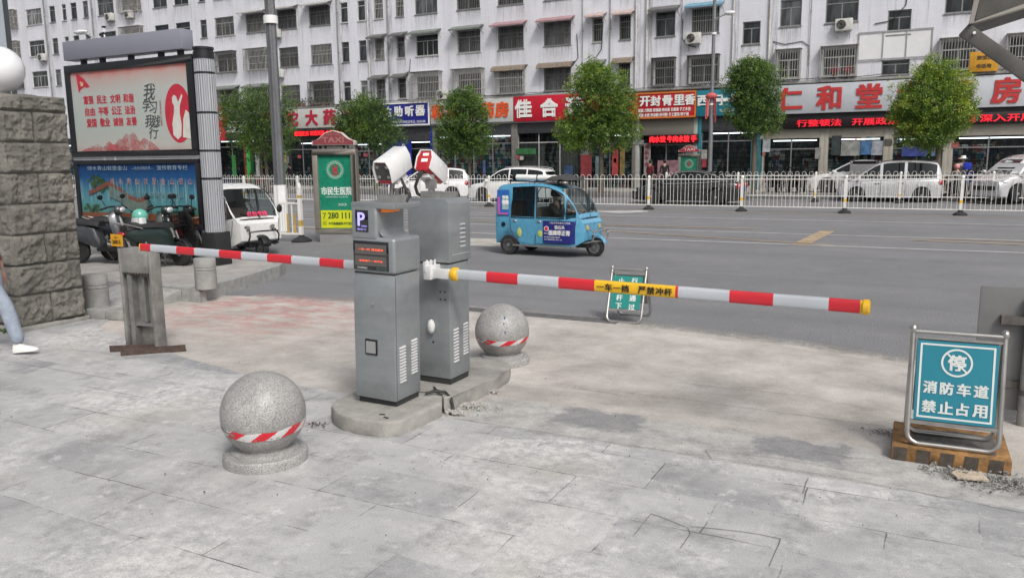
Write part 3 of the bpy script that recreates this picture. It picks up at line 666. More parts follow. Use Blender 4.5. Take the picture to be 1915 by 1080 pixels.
# blue hearing-aid front with its white lettered pillar
m = M(); m.box(-33.1, -31.1, -.07, -.045, .4, 3.5); m.build('blue_panel', BLUEW, bld)
letters('lettering', [('专业验配助听器', 0, 0, .1)] and [(ch, -31.75, 3.15 - .36 * i, .27, dict(y=-.075, bold=.012)) for i, ch in enumerate('专业验配助听器')], WHITE, bld)
# posters and small boards on the shopfronts
def poster(x0, x1, z0, z1, col, name='poster', y=-.05, extra=None):
    m = M(); m.box(x0, x1, y - .02, y, z0, z1); g_ = sum(col) / 3; col = tuple(.62 * (c * .72 + g_ * .28) for c in col); return m.build(name, mat('poster_%d_%d_%d' % tuple(int(c * 99) for c in col), col, .45, 0, .45, 3.5), bld, smooth=0)
def pxp(a, b, c, d, col, **k):
    p = onY(a, b, YF - .05); q = onY(c, d, YF - .05); return poster(min(p.x, q.x), max(p.x, q.x), min(p.z, q.z), max(p.z, q.z), col, **k)
pxp(1572, 264, 1608, 291, (.42, .44, .42)); pxp(1609, 264, 1629, 289, (.03, .22, .55)); pxp(1630, 264, 1650, 290, (.45, .48, .58)); pxp(1556, 254, 1572, 290, (.05, .075, .08))
pxp(1687, 272, 1734, 292, (.02, .06, .42)); pxp(1742, 274, 1757, 292, (.05, .18, .5)); pxp(1525, 276, 1534, 297, (.38, .38, .36)); pxp(1655, 260, 1668, 272, (.16, .145, .12)); pxp(1781, 266, 1793, 276, (.6, .08, .06))
pxp(1424, 260, 1440, 284, (.5, .55, .62)); pxp(1423, 285, 1431, 291, (.62, .13, .08)); pxp(1312, 280, 1322, 297, (.6, .55, .5)); pxp(1313, 298, 1321, 313, (.5, .02, .04)); pxp(1405, 260, 1424, 330, (.02, .2, .24))
pxp(525, 288, 535, 304, (.66, .55, .03)); pxp(557, 290, 563, 296, (.7, .05, .09)); pxp(972, 292, 979, 299, (.75, .72, .7)); pxp(967, 291, 973, 297, (.65, .04, .05)); pxp(966, 278, 1002, 288, (.03, .28, .06))
pxp(1145, 272, 1156, 328, (.62, .03, .03)); pxp(1148, 296, 1153, 304, (.8, .5, .05)); pxp(1160, 270, 1168, 328, (.38, .26, .03)); pxp(1205, 268, 1216, 326, (.5, .42, .42)); pxp(1114, 292, 1128, 334, (.2, .33, .35)); pxp(1086, 290, 1106, 330, (.42, .02, .03))
pxp(1230, 300, 1268, 332, (.45, .2, .25)); pxp(903, 300, 908, 325, (.09, .12, .4)); pxp(680, 287, 688, 293, (.65, .07, .13)); pxp(433, 290, 443, 330, (.02, .34, .05)); pxp(477, 285, 492, 330, (.5, .5, .5)); pxp(1055, 310, 1072, 326, (.02, .1, .28)); pxp(1184, 262, 1204, 270, (.35, .38, .36))
letters('lettering', [(ch, onY(1210.5, 280, YF).x, onY(1210, 274 + 11 * i, YF).z, .24, dict(y=-.09, bold=.01)) for i, ch in enumerate('锅贴牛肉')], mat('maroon_letters', (.2, .03, .05), .5), bld)

# ---- shop signs, each a thing hung on the facade
def sign(label, x0, x1, z0, z1, col, items, lettercol, border=None, depth=.3, lab2=None, colname='', d3=.04, emit=False, y=None):
    Y = YF - .3 if y is None else y
    t = thing('shop_sign', label, 'shop sign', ((x0 + x1) / 2, Y, z0), 0, 'signs over the shops'); w_ = (x1 - x0) / 2
    m = M(); m.box(-w_, w_, 0, depth - .01, 0, z1 - z0); m.build('board', mat('sign_' + colname, col, .45, 0, .06, 1.5), t, bevel=.01)
    if border:
        m = M(); b = .07
        m.box(-w_ - .02, w_ + .02, -.04, .05, z1 - z0 - b, z1 - z0 + .02); m.box(-w_ - .02, w_ + .02, -.04, .05, -.02, b); m.box(-w_ - .02, -w_ + b, -.04, .05, b, z1 - z0 - b); m.box(w_ - b, w_ + .02, -.04, .05, b, z1 - z0 - b)
        m.build('border', border, t)
    for grp, mt in items:
        letters('lettering', [(s, px - (x0 + x1) / 2, pz - z0, h, dict(y=-d3 - .003, **k)) for (s, px, pz, h, k) in grp], mt, t, depth=d3 if grp[0][2] and grp[0][3] > .5 else 0)
    return t
WL = mat('white_letters', (.78, .78, .77), .4, 0, .03, 3); RL = mat('red_letters', (.48, .035, .035), .45, 0, .08, 2); RL2 = mat('crimson_letters', (.42, .02, .05), .45, 0, .1, 2); OL = mat('orange_red_letters', (.68, .09, .02), .45, 0, .08, 2)
NAVY = mat('navy_letter_edge', (.03, .03, .2), .45)
def row(s, xs, z, h, **k): return [(c, x, z, h, k) for c, x in zip(s, xs)]
X_ = lambda px, py=205: onY(px, py, YF - .3).x
sign('red sign ending in white characters beside the billboard post', -60, -48.3, 4.95, 6.5, (.50, .015, .02), [(row('有限公司', [-51.2, -50.35, -49.55, -48.75], 5.75, .62, bold=.02), WL)], None, colname='scarlet')
sign('small red hanging board with three white characters over two lines of print', -49.85, -48.5, 3.8, 4.88, (.48, .02, .035), [(row('呼吸机', [-49.55, -49.2, -48.85], 4.55, .36, bold=.01), WL), ([('制氧机 血压计', -49.18, 4.22, .14, {}), ('雾化器 轮椅', -49.18, 4.03, .14, {})], WL)], None, colname='cherry')
sign('white sign with crimson pharmacy characters behind the tall steel pole', -46.2, -36.3, 4.56, 5.95, (.48, .475, .455), [(row('华佗大药房', [X_(497), X_(546), X_(597), X_(613 + 4), X_(655)][:2] + [X_(582), X_(616), X_(655)], 5.28, 1.05, bold=.05), RL2)], None, colname='cream')
sign('thin red LED strip under the white pharmacy sign', -41.4, -36.5, 3.95, 4.42, (.05, .004, .006), [([('医保定点 欢迎光临 会员日特价', -38.9, 4.18, .34, dict(wid=4.6, bold=.012))], LED)], None, colname='led_black')
sign('navy blue sign with white hearing aid characters and white edging', -36.2, -29.45, 4.5, 6.02, (.012, .018, .20), [(row('达助听器', [X_(724), X_(745), X_(766), X_(786)], 5.46, .66, bold=.032), WL), ([('助听器品牌旗舰店', X_(748, 226), 4.74, .2, dict(wid=1.7)), ('电话: 2828288', X_(782, 226), 4.74, .2, dict(wid=1.2))], WL)], None, border=WHITE, colname='navy')
sign('off white sign with orange red characters between the navy sign and the big red sign', -29.35, -23.15, 4.52, 6.02, (.46, .46, .455), [(row('和顺大药房', [X_(818), X_(848), X_(880), X_(912), X_(939)], 5.3, .92, bold=.05), OL)], None, colname='offwhite')
sign('broad bright red sign with widely spaced white characters left of the largest tree', -23.1, -16.3, 4.5, 6.05, (.50, .01, .03), [(row('佳合运', [X_(979), X_(1027), X_(1075)], 5.28, 1.05, bold=.07), WL)], None, colname='bright_red')
sign('narrow orange sign squeezed between the largest tree and the noodle shop sign', -16.2, -15.05, 4.42, 5.87, (.62, .10, .02), [(row('饺子', [-15.75, -15.35], 5.4, .35, bold=.02), mat('cream_letters', (.75, .7, .5), .5)), ([('水饺 馄饨', -15.6, 4.75, .16, {})], WL)], None, colname='orange')
sign('red noodle shop sign with five white characters over two rows of small menu print', -15.0, -11.47, 4.42, 5.87, (.46, .012, .02), [(row('开封骨里香', [X_(1206), X_(1226), X_(1248), X_(1270), X_(1290)], 5.40, .56, bold=.026), WL), ([('烩面 刀削面 炝锅面 肉丝面 豆腐面 手工水饺', -13.3, 4.88, .2, dict(wid=3.1, bold=.006)), ('蒸饺 水煮 炒凉粉 炒河粉 手工馄饨 饼干面', -13.35, 4.6, .2, dict(wid=3.0, bold=.006))], WL)], None, border=mat('orange_edge', (.6, .16, .03), .5), colname='noodle_red')
sign('short red LED strip with dumpling characters over the snack counter', -14.2, -11.3, 2.95, 3.46, (.05, .004, .006), [([('肉水饺 牛肉水饺 手', -12.75, 3.2, .36, dict(wid=2.75, bold=.014))], LED)], None, colname='led_black')
sign('teal sign with white characters half hidden behind the street lamp', -11.43, -8.5, 4.44, 5.87, (.012, .19, .26), [(row('西门一号', [X_(1314), X_(1342), X_(1352), X_(1372)][:2] + [X_(1356), X_(1374)], 5.3, .56, bold=.026), WL), ([('地方 品牌', -9.7, 4.72, .18, {})], WL)], None, colname='teal')
sign('very large pale sign with huge red raised pharmacy characters', -8.45, 9.5, 4.40, 5.92, (.49, .515, .555), [(row('仁和堂大药房', [X_(1477), X_(1549), X_(1624), X_(1702), X_(1790), X_(1879)], 5.18, 1.18, bold=.055), RL)], None, colname='pale_blue_white')
sign('long black LED strip with scrolling red characters below the very large pale sign', -7.9, 9.5, 3.62, 4.15, (.012, .006, .008), [([('行整顿法   开展政法队伍教育整顿 深入开展', X_(1700), 3.88, .36, dict(wid=10.8, bold=.012))], mat('red_led_dim', (.75, .012, .03), .5, 0, .05, 5, emit=.75))], None, colname='led_dark')
t = tag(M().box(-.62, .62, -.06, .06, 0, .95).build('notice_board', mat('amber_board', (.55, .27, .02), .5, 0, .15, 3), bevel=.01, loc=(onY(1840, 120, YF - .4).x, YF - .4, onY(1840, 134, YF - .4).z)), 'small amber notice board with dark characters fixed above the large pale sign', 'notice board')
letters('lettering', [('旅馆住', 0, .66, .2, dict(y=-.065, bold=.01)), ('电话询', 0, .26, .2, dict(y=-.065, bold=.01))], mat('dark_letters', (.06, .04, .02), .5), t)

# ---- air conditioners
ACM = mat('air_conditioner_casing', (.52, .515, .49), .55, 0, .15, 4)
ac = thing('air_conditioner', '', 'air conditioner', (0, 0, 0), 0, 'outdoor air conditioner units on the facade')
m = M(); m.box(-.42, .42, -.42, -.1, 0, .6); m.build('casing', ACM, ac, bevel=.02)
m = M(); m.lathe([(.24, -.43), (.24, -.424)], 20, (-.12, 0, .3), 'y'); m.build('fan', DARK, ac)
m = M()
for r in (.08, .15, .215): m.tube([(-.12 + r * math.cos(q), -.438, .3 + r * math.sin(q)) for q in np.linspace(0, 2 * math.pi, 17)[:-1]], .008, 4, True)
m.build('fan_grille', GALV, ac)
m = M(); m.bar((-.3, -.4, -.02), (-.3, 0, -.02), .03, .03); m.bar((.3, -.4, -.02), (.3, 0, -.02), .03, .03); m.bar((-.3, -.38, -.03), (-.3, 0, -.35), .02, .02); m.bar((.3, -.38, -.03), (.3, 0, -.35), .02, .02); m.build('bracket', GALV, ac)
ACS = [(1579, 48, 'clean air conditioner under a wide window between the street lamp and the blank panel'), (1299, 73, 'air conditioner left of the street lamp below the blue awning'), (520, 64, 'air conditioner with a coiled hose just right of the tall steel pole'), (525, 138, 'grimy air conditioner just right of the tall steel pole, lower of two'),
       (84, 108, 'small air conditioner under a barred window above the white globe lamp'), (210, 33, 'air conditioner on a corner bracket above the billboard box, left of two'), (246, 28, 'air conditioner under a deep cage above the billboard box, right of two'), (832, 178, 'white air conditioner sitting on the blue awning behind the second camera'), (1843 - 260 + 120, 168, None)]
first = True
for px, py, lb in ACS:
    if not lb: continue
    p = onY(px, py, YF); o = ac if first else copy_tree(ac); first = False
    o.location = (p.x, YF, p.z - .3); o['label'] = lb
# ================================================================== TREES
def crown(name, parent, lumps, n, seed, tmean, leaf=.15, young=.3):
    n = int(n * 3.3); leaf = leaf * .66
    """lumps: (x,z,rx,rz) ellipsoids in local space (depth radius = .9 rx). leaves are small folded quads gathered in sprays"""
    g = np.random.default_rng(seed); V = []; T = []
    vol = np.array([l[2] * l[2] * l[3] for l in lumps]) ** .75; cnt = (n * vol / vol.sum()).astype(int)
    for (lx, lz, rx, rz), k in zip(lumps, cnt):
        d = g.normal(size=(k, 3)); d /= np.linalg.norm(d, axis=1)[:, None]
        rad = g.random(k) ** .30
        # uneven outline and hollows
        nz = np.array([noise.noise((q[0] * 2.3 + seed, q[1] * 2.3, q[2] * 2.3)) for q in d])
        hol = np.array([noise.noise((q[0] * 4.1 - seed, q[1] * 4.1, q[2] * 4.1 + 7)) for q in d])
        keep = (hol > -.30) | (g.random(k) < .15)
        rad = rad * (1 + .52 * nz)
        c = d * rad[:, None] * np.array([rx, rx * .9, rz]) + np.array([lx, 0, lz]); c = c[keep]; d = d[keep]; rad = rad[keep]; k = len(c)
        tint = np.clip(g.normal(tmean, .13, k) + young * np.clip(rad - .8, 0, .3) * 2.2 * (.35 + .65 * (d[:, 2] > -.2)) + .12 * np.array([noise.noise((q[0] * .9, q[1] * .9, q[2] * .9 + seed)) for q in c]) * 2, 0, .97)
        ax = d * .8 + g.normal(size=(k, 3)) * .55 + np.array([0, 0, -.15]); ax /= np.linalg.norm(ax, axis=1)[:, None]
        for j in range(13):
            a = ax + g.normal(size=(k, 3)) * .62; a /= np.linalg.norm(a, axis=1)[:, None]
            b = np.cross(a, g.normal(size=(k, 3))); b /= np.linalg.norm(b, axis=1)[:, None]
            L = leaf * (0.6 + .7 * g.random(k))[:, None]; o = c + ax * (g.random(k)[:, None] * .22 - .06) + g.normal(size=(k, 3)) * .05
            V.append(np.stack([o, o + a * L * .5 + b * L * .21, o + a * L, o + a * L * .5 - b * L * .21], 1)); T.append(np.clip(tint + g.normal(0, .05, k), 0, 1))
    V = np.concatenate(V).reshape(-1, 3).astype(np.float32); T = np.repeat(np.concatenate(T), 4).astype(np.float32)
    nv = len(V); me = bpy.data.meshes.new(name); me.vertices.add(nv); me.vertices.foreach_set('co', V.ravel())
    me.loops.add(nv); me.loops.foreach_set('vertex_index', np.arange(nv, dtype=np.int32)); me.polygons.add(nv // 4); me.polygons.foreach_set('loop_start', np.arange(0, nv, 4, dtype=np.int32))
    me.update(calc_edges=True); a = me.attributes.new('tint', 'FLOAT', 'POINT'); a.data.foreach_set('value', T); me.materials.append(LEAF); me.validate()
    o = bpy.data.objects.new(name, me); COL.objects.link(o); o.parent = parent; return o
def tree(px, Yt, lumps, n, seed, tmean, label, rt=.13, leaf=.15, young=.3, lean=0, zb=.3, two=False):
    x = onY(px, 280, Yt).x; t = thing('street_tree', label, 'tree', (x, Yt, zb), 0, 'street trees along the shops')
    zc = sum(l[1] for l in lumps) / len(lumps); zl = min(l[1] - l[3] for l in lumps)
    m = M()
    st = [(-.22, 0), (.3, .05)] if two else [(0, 0)]
    for sx, sy in st:
        m.tube([(sx, sy, -.02), (sx * .9 + .02, sy, .6), (sx * .7 + lean * .5, sy, zl + .2), (sx * .3 + lean, sy, zc - .2), (lean, sy, zc + .9)], [rt * 1.25, rt, rt * .85, rt * .6, rt * .25], 9)
    r = random.Random(seed)
    for (lx, lz, rx, rz) in lumps:
        for k in range(5):
            a = r.uniform(0, 6.28); q = r.uniform(.45, .85); e = (lx + rx * q * math.cos(a), rx * q * .8 * math.sin(a), lz + rz * r.uniform(-.5, .7)); b = (lean * .8 + lx * .15, 0, max(.6, min(zl + .4 + .25 * k, lz)))
            md = ((b[0] + e[0]) / 2, (b[1] + e[1]) / 2, (b[2] + e[2]) / 2 + .12)
            m.tube([b, md, e], [rt * .45, rt * .3, rt * .1], 6)
    m.build('trunk', TRUNK, t); crown('crown', t, lumps, n, seed, tmean, leaf, young); return t
TY = 40.9
def lp(x0, items):     # lumps given in photograph pixels on the tree's own plane, x centre measured from its trunk
    out = []
    for (px, py, rx, ry) in items:
        c = onY(px, py, TY); e = onY(px + rx, py, TY); q = onY(px, py - ry, TY); out.append((c.x - onY(x0, 280, TY).x, c.z - .3, e.x - c.x, q.z - c.z))
    return out
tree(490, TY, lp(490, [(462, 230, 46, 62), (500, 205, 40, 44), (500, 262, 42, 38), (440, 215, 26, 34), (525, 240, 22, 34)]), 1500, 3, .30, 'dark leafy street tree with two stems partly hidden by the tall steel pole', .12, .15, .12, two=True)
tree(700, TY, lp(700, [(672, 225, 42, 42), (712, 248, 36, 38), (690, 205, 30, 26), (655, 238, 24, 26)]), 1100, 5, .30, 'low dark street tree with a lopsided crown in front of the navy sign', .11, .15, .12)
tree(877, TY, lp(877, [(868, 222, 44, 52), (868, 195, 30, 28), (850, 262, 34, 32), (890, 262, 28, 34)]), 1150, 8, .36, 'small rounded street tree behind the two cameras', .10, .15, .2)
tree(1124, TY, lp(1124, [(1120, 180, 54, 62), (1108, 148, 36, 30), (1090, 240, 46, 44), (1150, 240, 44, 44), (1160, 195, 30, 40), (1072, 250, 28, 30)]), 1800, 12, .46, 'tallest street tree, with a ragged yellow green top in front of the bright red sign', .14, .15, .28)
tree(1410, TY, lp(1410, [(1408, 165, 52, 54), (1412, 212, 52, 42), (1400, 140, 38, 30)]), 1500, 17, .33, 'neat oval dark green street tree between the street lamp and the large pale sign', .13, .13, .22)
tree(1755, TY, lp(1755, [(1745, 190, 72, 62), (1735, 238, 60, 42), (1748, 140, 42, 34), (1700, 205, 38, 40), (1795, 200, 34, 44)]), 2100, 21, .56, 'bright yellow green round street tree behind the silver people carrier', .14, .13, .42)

# ================================================================== FENCES
def fence_post(t, x, band=.42):
    m = M(); m.k = 0; m.box(x - .045, x + .045, -.045, .045, .12, band); m.box(x - .045, x + .045, -.045, .045, band + .11, 1.28); m.lathe([(.05, 1.28), (.062, 1.30), (.06, 1.34), (.035, 1.385), (.001, 1.40)], 10, (x, 0, 0))
    m.k = 1; m.box(x - .046, x + .046, -.046, .046, band, band + .11); p = m.build('post', [FENCEW, YEL], t)
    m = M(); m.lathe([(.23, .0), (.23, .04), (.17, .1), (.09, .13), (.075, .19)], 16, (x, 0, 0)); m.build('foot', RUBBER, p)
def fence_panel(t, x0, x1, n, tz=1.24, bz=.2, mid=None):
    m = M(); r = .008
    for z in (bz, tz): m.box(x0, x1, -.02, .02, z - .016, z + .016)
    if mid: m.box(x0, x1, -.015, .015, mid - .015, mid + .015)
    w_ = (x1 - x0) / n
    for i in range(n):
        a = x0 + w_ * (i + .22); b = x0 + w_ * (i + .78); rr = (b - a) / 2
        arc = [(a, 0, bz)] + [(a, 0, tz + .08)] + [((a + b) / 2 - rr * math.cos(q), 0, tz + .10 + rr * math.sin(q)) for q in np.linspace(.15, math.pi - .15, 6)] + [(b, 0, tz + .08), (b, 0, bz)]
        m.tube(arc, r, 5)
    return m.build('panel', FENCEW, t)
FX = [1.45 - 3.72 * k for k in range(-2, 14)]
f1 = thing('median_fence', 'near white hooped railing along the middle of the road with yellow banded posts', 'fence', (0, 31.6, 0))
for x in FX: fence_post(f1, x)
for a, b in zip(FX, FX[1:]): fence_panel(f1, b + .06, a - .06, 12)
f2 = thing('lane_fence', 'far white hooped railing in front of the parked cars with pale banded posts', 'fence', (0, 39.55, 0))
F2 = [2.95 - 3.55 * k for k in range(-2, 5)]
for x in F2: fence_post(f2, x, .3)
for a, b in zip(F2, F2[1:]): fence_panel(f2, b + .06, a - .06, 11, 1.22, .28)
# short white rail with yellow slats by the tall pole
rl = thing('road_barrier', 'short white road barrier with yellow slats between the tall pole and the green advertising stand', 'barrier', (at(560, 452).x - .1, at(560, 452).y, 0))
m = M(); m.box(-.5, .3, -.025, .025, 1.08, 1.13); m.box(-.5, .3, -.025, .025, .2, .25); m.box(-.52, -.47, -.02, .02, .1, 1.16)
for x in (-.38, -.28, .02): m.box(x - .02, x + .02, -.012, .012, .25, 1.08)
m.build('rail', FENCEW, rl)
m = M(); m.box(-.20, -.13, -.014, .014, .25, .80); m.box(.08, .15, -.014, .014, .25, .80); m.build('slat', mat('faded_yellow', (.48, .33, .09), .6, 0, .25, 6), rl)
m = M(); m.k = 0; m.box(.3, .42, -.06, .06, .1, .45); m.box(.3, .42, -.06, .06, .62, 1.5); m.lathe([(.07, 1.5), (.085, 1.55), (.05, 1.66), (.001, 1.68)], 12, (.36, 0, 0)); m.k = 1; m.box(.299, .421, -.061, .061, .45, .62); m.box(.299, .421, -.061, .061, 1.25, 1.33); p = m.build('post', [FENCEW, mat('faded_yellow', (.48, .33, .09))], rl)
m = M(); m.lathe([(.34, 0), (.34, .05), (.2, .12), (.1, .16), (.09, .2)], 18, (.36, 0, 0)); m.build('foot', RUBBER, p)
rl.rotation_euler[2] = R_(12); rl.scale = (.72, .9, .9); rl.location.x -= .12

# ================================================================== POLES
pb = at(528, 432)
pole = thing('street_pole', 'tall fluted grey steel pole with a white painted foot left of the green advertising stand', 'pole', (pb.x, pb.y, 0))
def fl(z, r): return [(r * (1 + .10 * math.cos(6 * q)) * math.cos(q), r * (1 + .10 * math.cos(6 * q)) * math.sin(q), z) for q in np.linspace(0, 2 * math.pi, 37)[:-1]]
def flute(zs, rs):
    m = M(); vs = []
    for z, r in zip(zs, rs): vs += fl(z, r)
    n = 36; return m.add(vs, [(i * n + j, i * n + (j + 1) % n, (i + 1) * n + (j + 1) % n, (i + 1) * n + j) for i in range(len(zs) - 1) for j in range(n)])
flute([1.38, 9.5], [.155, .13]).build('shaft', m_brushed('pole_grey_steel', (.155, .16, .17), .5, .4, (6, 6, .4)), pole)
flute([0, 1.38], [.19, .18]).build('painted_foot', WHITE, pole)
m = M(); zc = onY(505, 37, pb.y).z; m.lathe([(.15, zc - .12), (.205, zc - .12), (.205, zc + .1), (.15, zc + .1)], 20); m.build('clamp_band', WHITE, pole)
lx = onY(1327, 330, 39.9).x
lam = thing('street_lamp', 'slender grey street lamp with two white lamp heads and red ribbons tied round it', 'street lamp', (lx, 39.9, 0))
m = M(); m.tube([(0, 0, 0), (0, 0, 4.6), (0, 0, 10.2)], [.12, .10, .075], 12); m.build('mast', mat('lamp_mast_grey', (.20, .205, .215), .5, .3, .15, 3), lam)
for zz, dx in ((onY(1350, 30, 39.9).z, 1), (10.0, -1)):
    m = M(); m.tube([(0, 0, zz - .12), (dx * .3, -.1, zz - .05), (dx * .62, -.2, zz + .05)], .03, 8); a = m.build('arm', ALU, lam)
    m = M(); m.ball((dx * .78, -.25, zz + .06), .26, 14, 8, (1, .55, .42)); m.build('lamp_head', WHITEP, a)
m = M()
for z in (4.62, 7.95): m.lathe([(.11, z), (.135, z), (.135, z + .1), (.11, z + .1)], 12)
m.build('band', FENCEW, lam)
m = M(); zr = onY(1327, 180, 39.9).z; zq = onY(1327, 222, 39.9).z
for dx, zl_ in ((-.22, zq), (-.16, zq + .1), (.16, zq + .15), (.22, zq - .2)): m.bar((dx * .9, -.12, zr), (dx, -.14, zl_), .015, .11)
m.ball((0, -.12, zr), .22, 10, 6, (1.3, .5, .7)); m.build('ribbon', mat('faded_red_ribbon', (.50, .10, .10), .7, 0, .35, 14), lam)
# small lamp head and camera that rise behind the billboard
p = onY(150, 62, 14.5); t = thing('lamp_arm', 'slim pale lamp head on a thin arm poking up behind the billboard box', 'street lamp', (onY(178, 95, 14.5).x, 14.5, 0))
a = onY(178, 70, 14.5); m = M(); m.tube([(0, 0, 0), (0, 0, a.z)], .035, 8); m.tube([(0, 0, a.z - .02), (p.x - t.location.x + .2, 0, p.z)], .022, 8); m.build('arm', ALU, t); m = M(); m.ball((p.x - t.location.x + .02, 0, p.z + .02), .26, 14, 8, (1, .45, .25)); m.build('lamp_head', WHITEP, t)
q = onY(195, 62, 14.2); t = thing('security_camera', 'small bullet camera on a thin white mast above the billboard box', 'camera', (q.x, 14.2, 0)); m = M(); m.tube([(0, 0, 0), (0, 0, q.z + .15)], .02, 8); m.build('mast', WHITE, t); m = M(); m.bar((-.12, -.05, q.z - .05), (.02, 0, q.z + .0), .05, .05); m.box(-.05, .05, -.03, .03, q.z + .13, q.z + .17); m.build('camera_body', DARK, t)

# ================================================================== VEHICLES
def lerp_pts(pts, x):
    if x <= pts[0][0]: return pts[0][1]
    for (a, b), (c, d) in zip(pts, pts[1:]):
        if x <= c: return b + (d - b) * (x - a) / (c - a) if c > a else d
    return pts[-1][1]
def smooth_pts(pts, k=2):
    for _ in range(k):
        o = [pts[0]]
        for (a, b), (c, d) in zip(pts, pts[1:]): o += [(a * .75 + c * .25, b * .75 + d * .25), (a * .25 + c * .75, b * .25 + d * .75)]
        o.append(pts[-1]); pts = o
    return pts
def wheel(parent, x, y, r, wd, rimcol, spokes=5, side=-1):
    m = M(); m.lathe([(r * .62, -wd / 2), (r * .93, -wd / 2), (r, -wd * .3), (r, wd * .3), (r * .93, wd / 2), (r * .62, wd / 2)], 26, (x, y, r), 'y'); w_ = m.build('wheel', RUBBER, parent)
    m = M(); yy = y + side * wd * .42
    m.lathe([(r * .64, -.012), (r * .64, .012), (r * .56, .012), (r * .56, -.012)], 22, (x, yy, r), 'y')
    for i in range(spokes):
        a = 2 * math.pi * i / spokes + .3; m.bar((x, yy, r), (x + r * .6 * math.cos(a), yy, r + r * .6 * math.sin(a)), .02, r * .17)
    m.lathe([(r * .16, -.02), (r * .16, .02)], 12, (x, yy, r), 'y'); m.build('rim', rimcol, w_)
    m = M(); m.lathe([(r * .6, -.006), (r * .6, .006)], 20, (x, y + side * wd * .25, r), 'y'); m.build('brake_disc', DARK, w_)
def shell(t, L, W, belt, roof, axles, wr, paint, glass, side_glass, ws, rear, tumble=.26, sill=.2, nose=.22, n=64, x_off=0, roofcol=None, archfac=1.22, endround=5, cap=True):
    """car body: belt/roof are (x,z) outlines, +x is the front. Returns body object; the glass areas become parts of their own"""
    bs = smooth_pts(belt); rs = smooth_pts(roof) if len(roof) > 2 else roof
    xs = sorted(set([-L / 2 + L * i / n for i in range(n + 1)] + [v for s_ in side_glass for v in s_] + list(ws) + list(rear)))
    hw = lambda x: W / 2 * (1 - nose * abs((x) / (L / 2)) ** endround)
    def low(x):
        z = sill
        for a in axles:
            R = wr * archfac; dx = abs(x - a)
            if dx < R: z = max(z, wr + math.sqrt(R * R - dx * dx) * .98)
        return z
    m = M(); rings = []
    for x in xs:
        b = lerp_pts(bs, x); w_ = hw(x); lo = min(low(x), b - .1); mid = max(lo + .02, sill + (b - sill) * .55)
        e = min(1, (L / 2 - abs(x)) / (.10)) ; un = sill + (.12 if e < .5 else 0)
        half = [(w_ * .80, max(sill, lo - .02)), (w_ * .97, max(lo, un)), (w_, mid), (w_ * .985, b - .10), (w_ * .95, b - .03), (w_ * .86, b), (w_ * .4, b + .018)]
        rings.append([(x, -y, z) for y, z in half] + [(x, y, z) for y, z in half[::-1]])
    k = len(rings[0]); vs = [p for r in rings for p in r]
    fs = [(i * k + j, (i + 1) * k + j, (i + 1) * k + j + 1, i * k + j + 1) for i in range(len(xs) - 1) for j in range(k - 1)] + [(i * k + k - 1, (i + 1) * k + k - 1, (i + 1) * k, i * k) for i in range(len(xs) - 1)]
    fs += [tuple(range(k)), tuple(range((len(xs) - 1) * k, len(xs) * k))[::-1]]
    m.add(vs, fs, 0)
    # greenhouse
    r0, r1 = rs[0][0], rs[-1][0]; gx = [x for x in xs if r0 <= x <= r1]; G_ = {'ws': M(), 'sg': M(), 'rg': M()}; rr = []
    for x in gx:
        b = lerp_pts(bs, x) - .012; z = max(b + .004, lerp_pts(rs, x)); w_ = hw(x) * .955; hgt = z - b; e = max(0, hgt)
        wt = w_ - tumble * e; top = max(b, z - min(.075, hgt * .3)); q = min(.06, hgt * .25)
        wq = w_ - tumble * q
        half = [(w_, b), (wq, b + q), (wt + .0, top), (wt * .93, z - .012 * (hgt > .1)), (wt * .5, z + .012)]
        rr.append([(x, -y, zz) for y, zz in half] + [(x, y, zz) for y, zz in half[::-1]])
    k2 = 10; body = m; in_ = lambda x, a: any(p - 1e-6 <= x <= q + 1e-6 for p, q in a)
    for i in range(len(gx) - 1):
        xm = (gx[i] + gx[i + 1]) / 2
        for j in range(k2 - 1):
            quad = [rr[i][j], rr[i + 1][j], rr[i + 1][j + 1], rr[i][j + 1]]
            tgt = body
            if j in (1, 7) and in_(xm, side_glass): tgt = G_['sg']
            elif j in (3, 4, 5) and in_(xm, [ws]): tgt = G_['ws']
            elif j in (3, 4, 5) and in_(xm, [rear]): tgt = G_['rg']
            tgt.add(quad, [(0, 1, 2, 3)])
    for e in (0, -1): body.add(rr[e], [tuple(range(k2))])
    o = body.build('body', paint, t, smooth=50)
    bm = bmesh.new(); bm.from_mesh(o.data); bmesh.ops.remove_doubles(bm, verts=bm.verts, dist=1e-4); bmesh.ops.recalc_face_normals(bm, faces=bm.faces); bm.to_mesh(o.data); bm.free(); o.data.shade_smooth(); o.data.set_sharp_from_angle(angle=R_(50))
    for key, nm in (('ws', 'windscreen'), ('sg', 'side_window'), ('rg', 'rear_window')):
        if G_[key].f:
            q = G_[key].build(nm, glass, t, smooth=50)
            bm = bmesh.new(); bm.from_mesh(q.data); bmesh.ops.remove_doubles(bm, verts=bm.verts, dist=1e-4); bm.to_mesh(q.data); bm.free(); q.data.shade_smooth()
    return hw, (lambda x: lerp_pts(bs, x)), (lambda x: lerp_pts(rs, x))
CHR = mat('alloy_rim', (.42, .42, .43), .3, .8, .1, 4); TAIL = mat('tail_lamp_red', (.35, .01, .02), .2, 0, .1, 3, coat=.6); LAMP = mat('head_lamp_clear', (.55, .56, .57), .12, .3, .15, 30, coat=.8); LINE = mat('panel_gap', (.02, .02, .02), .8)
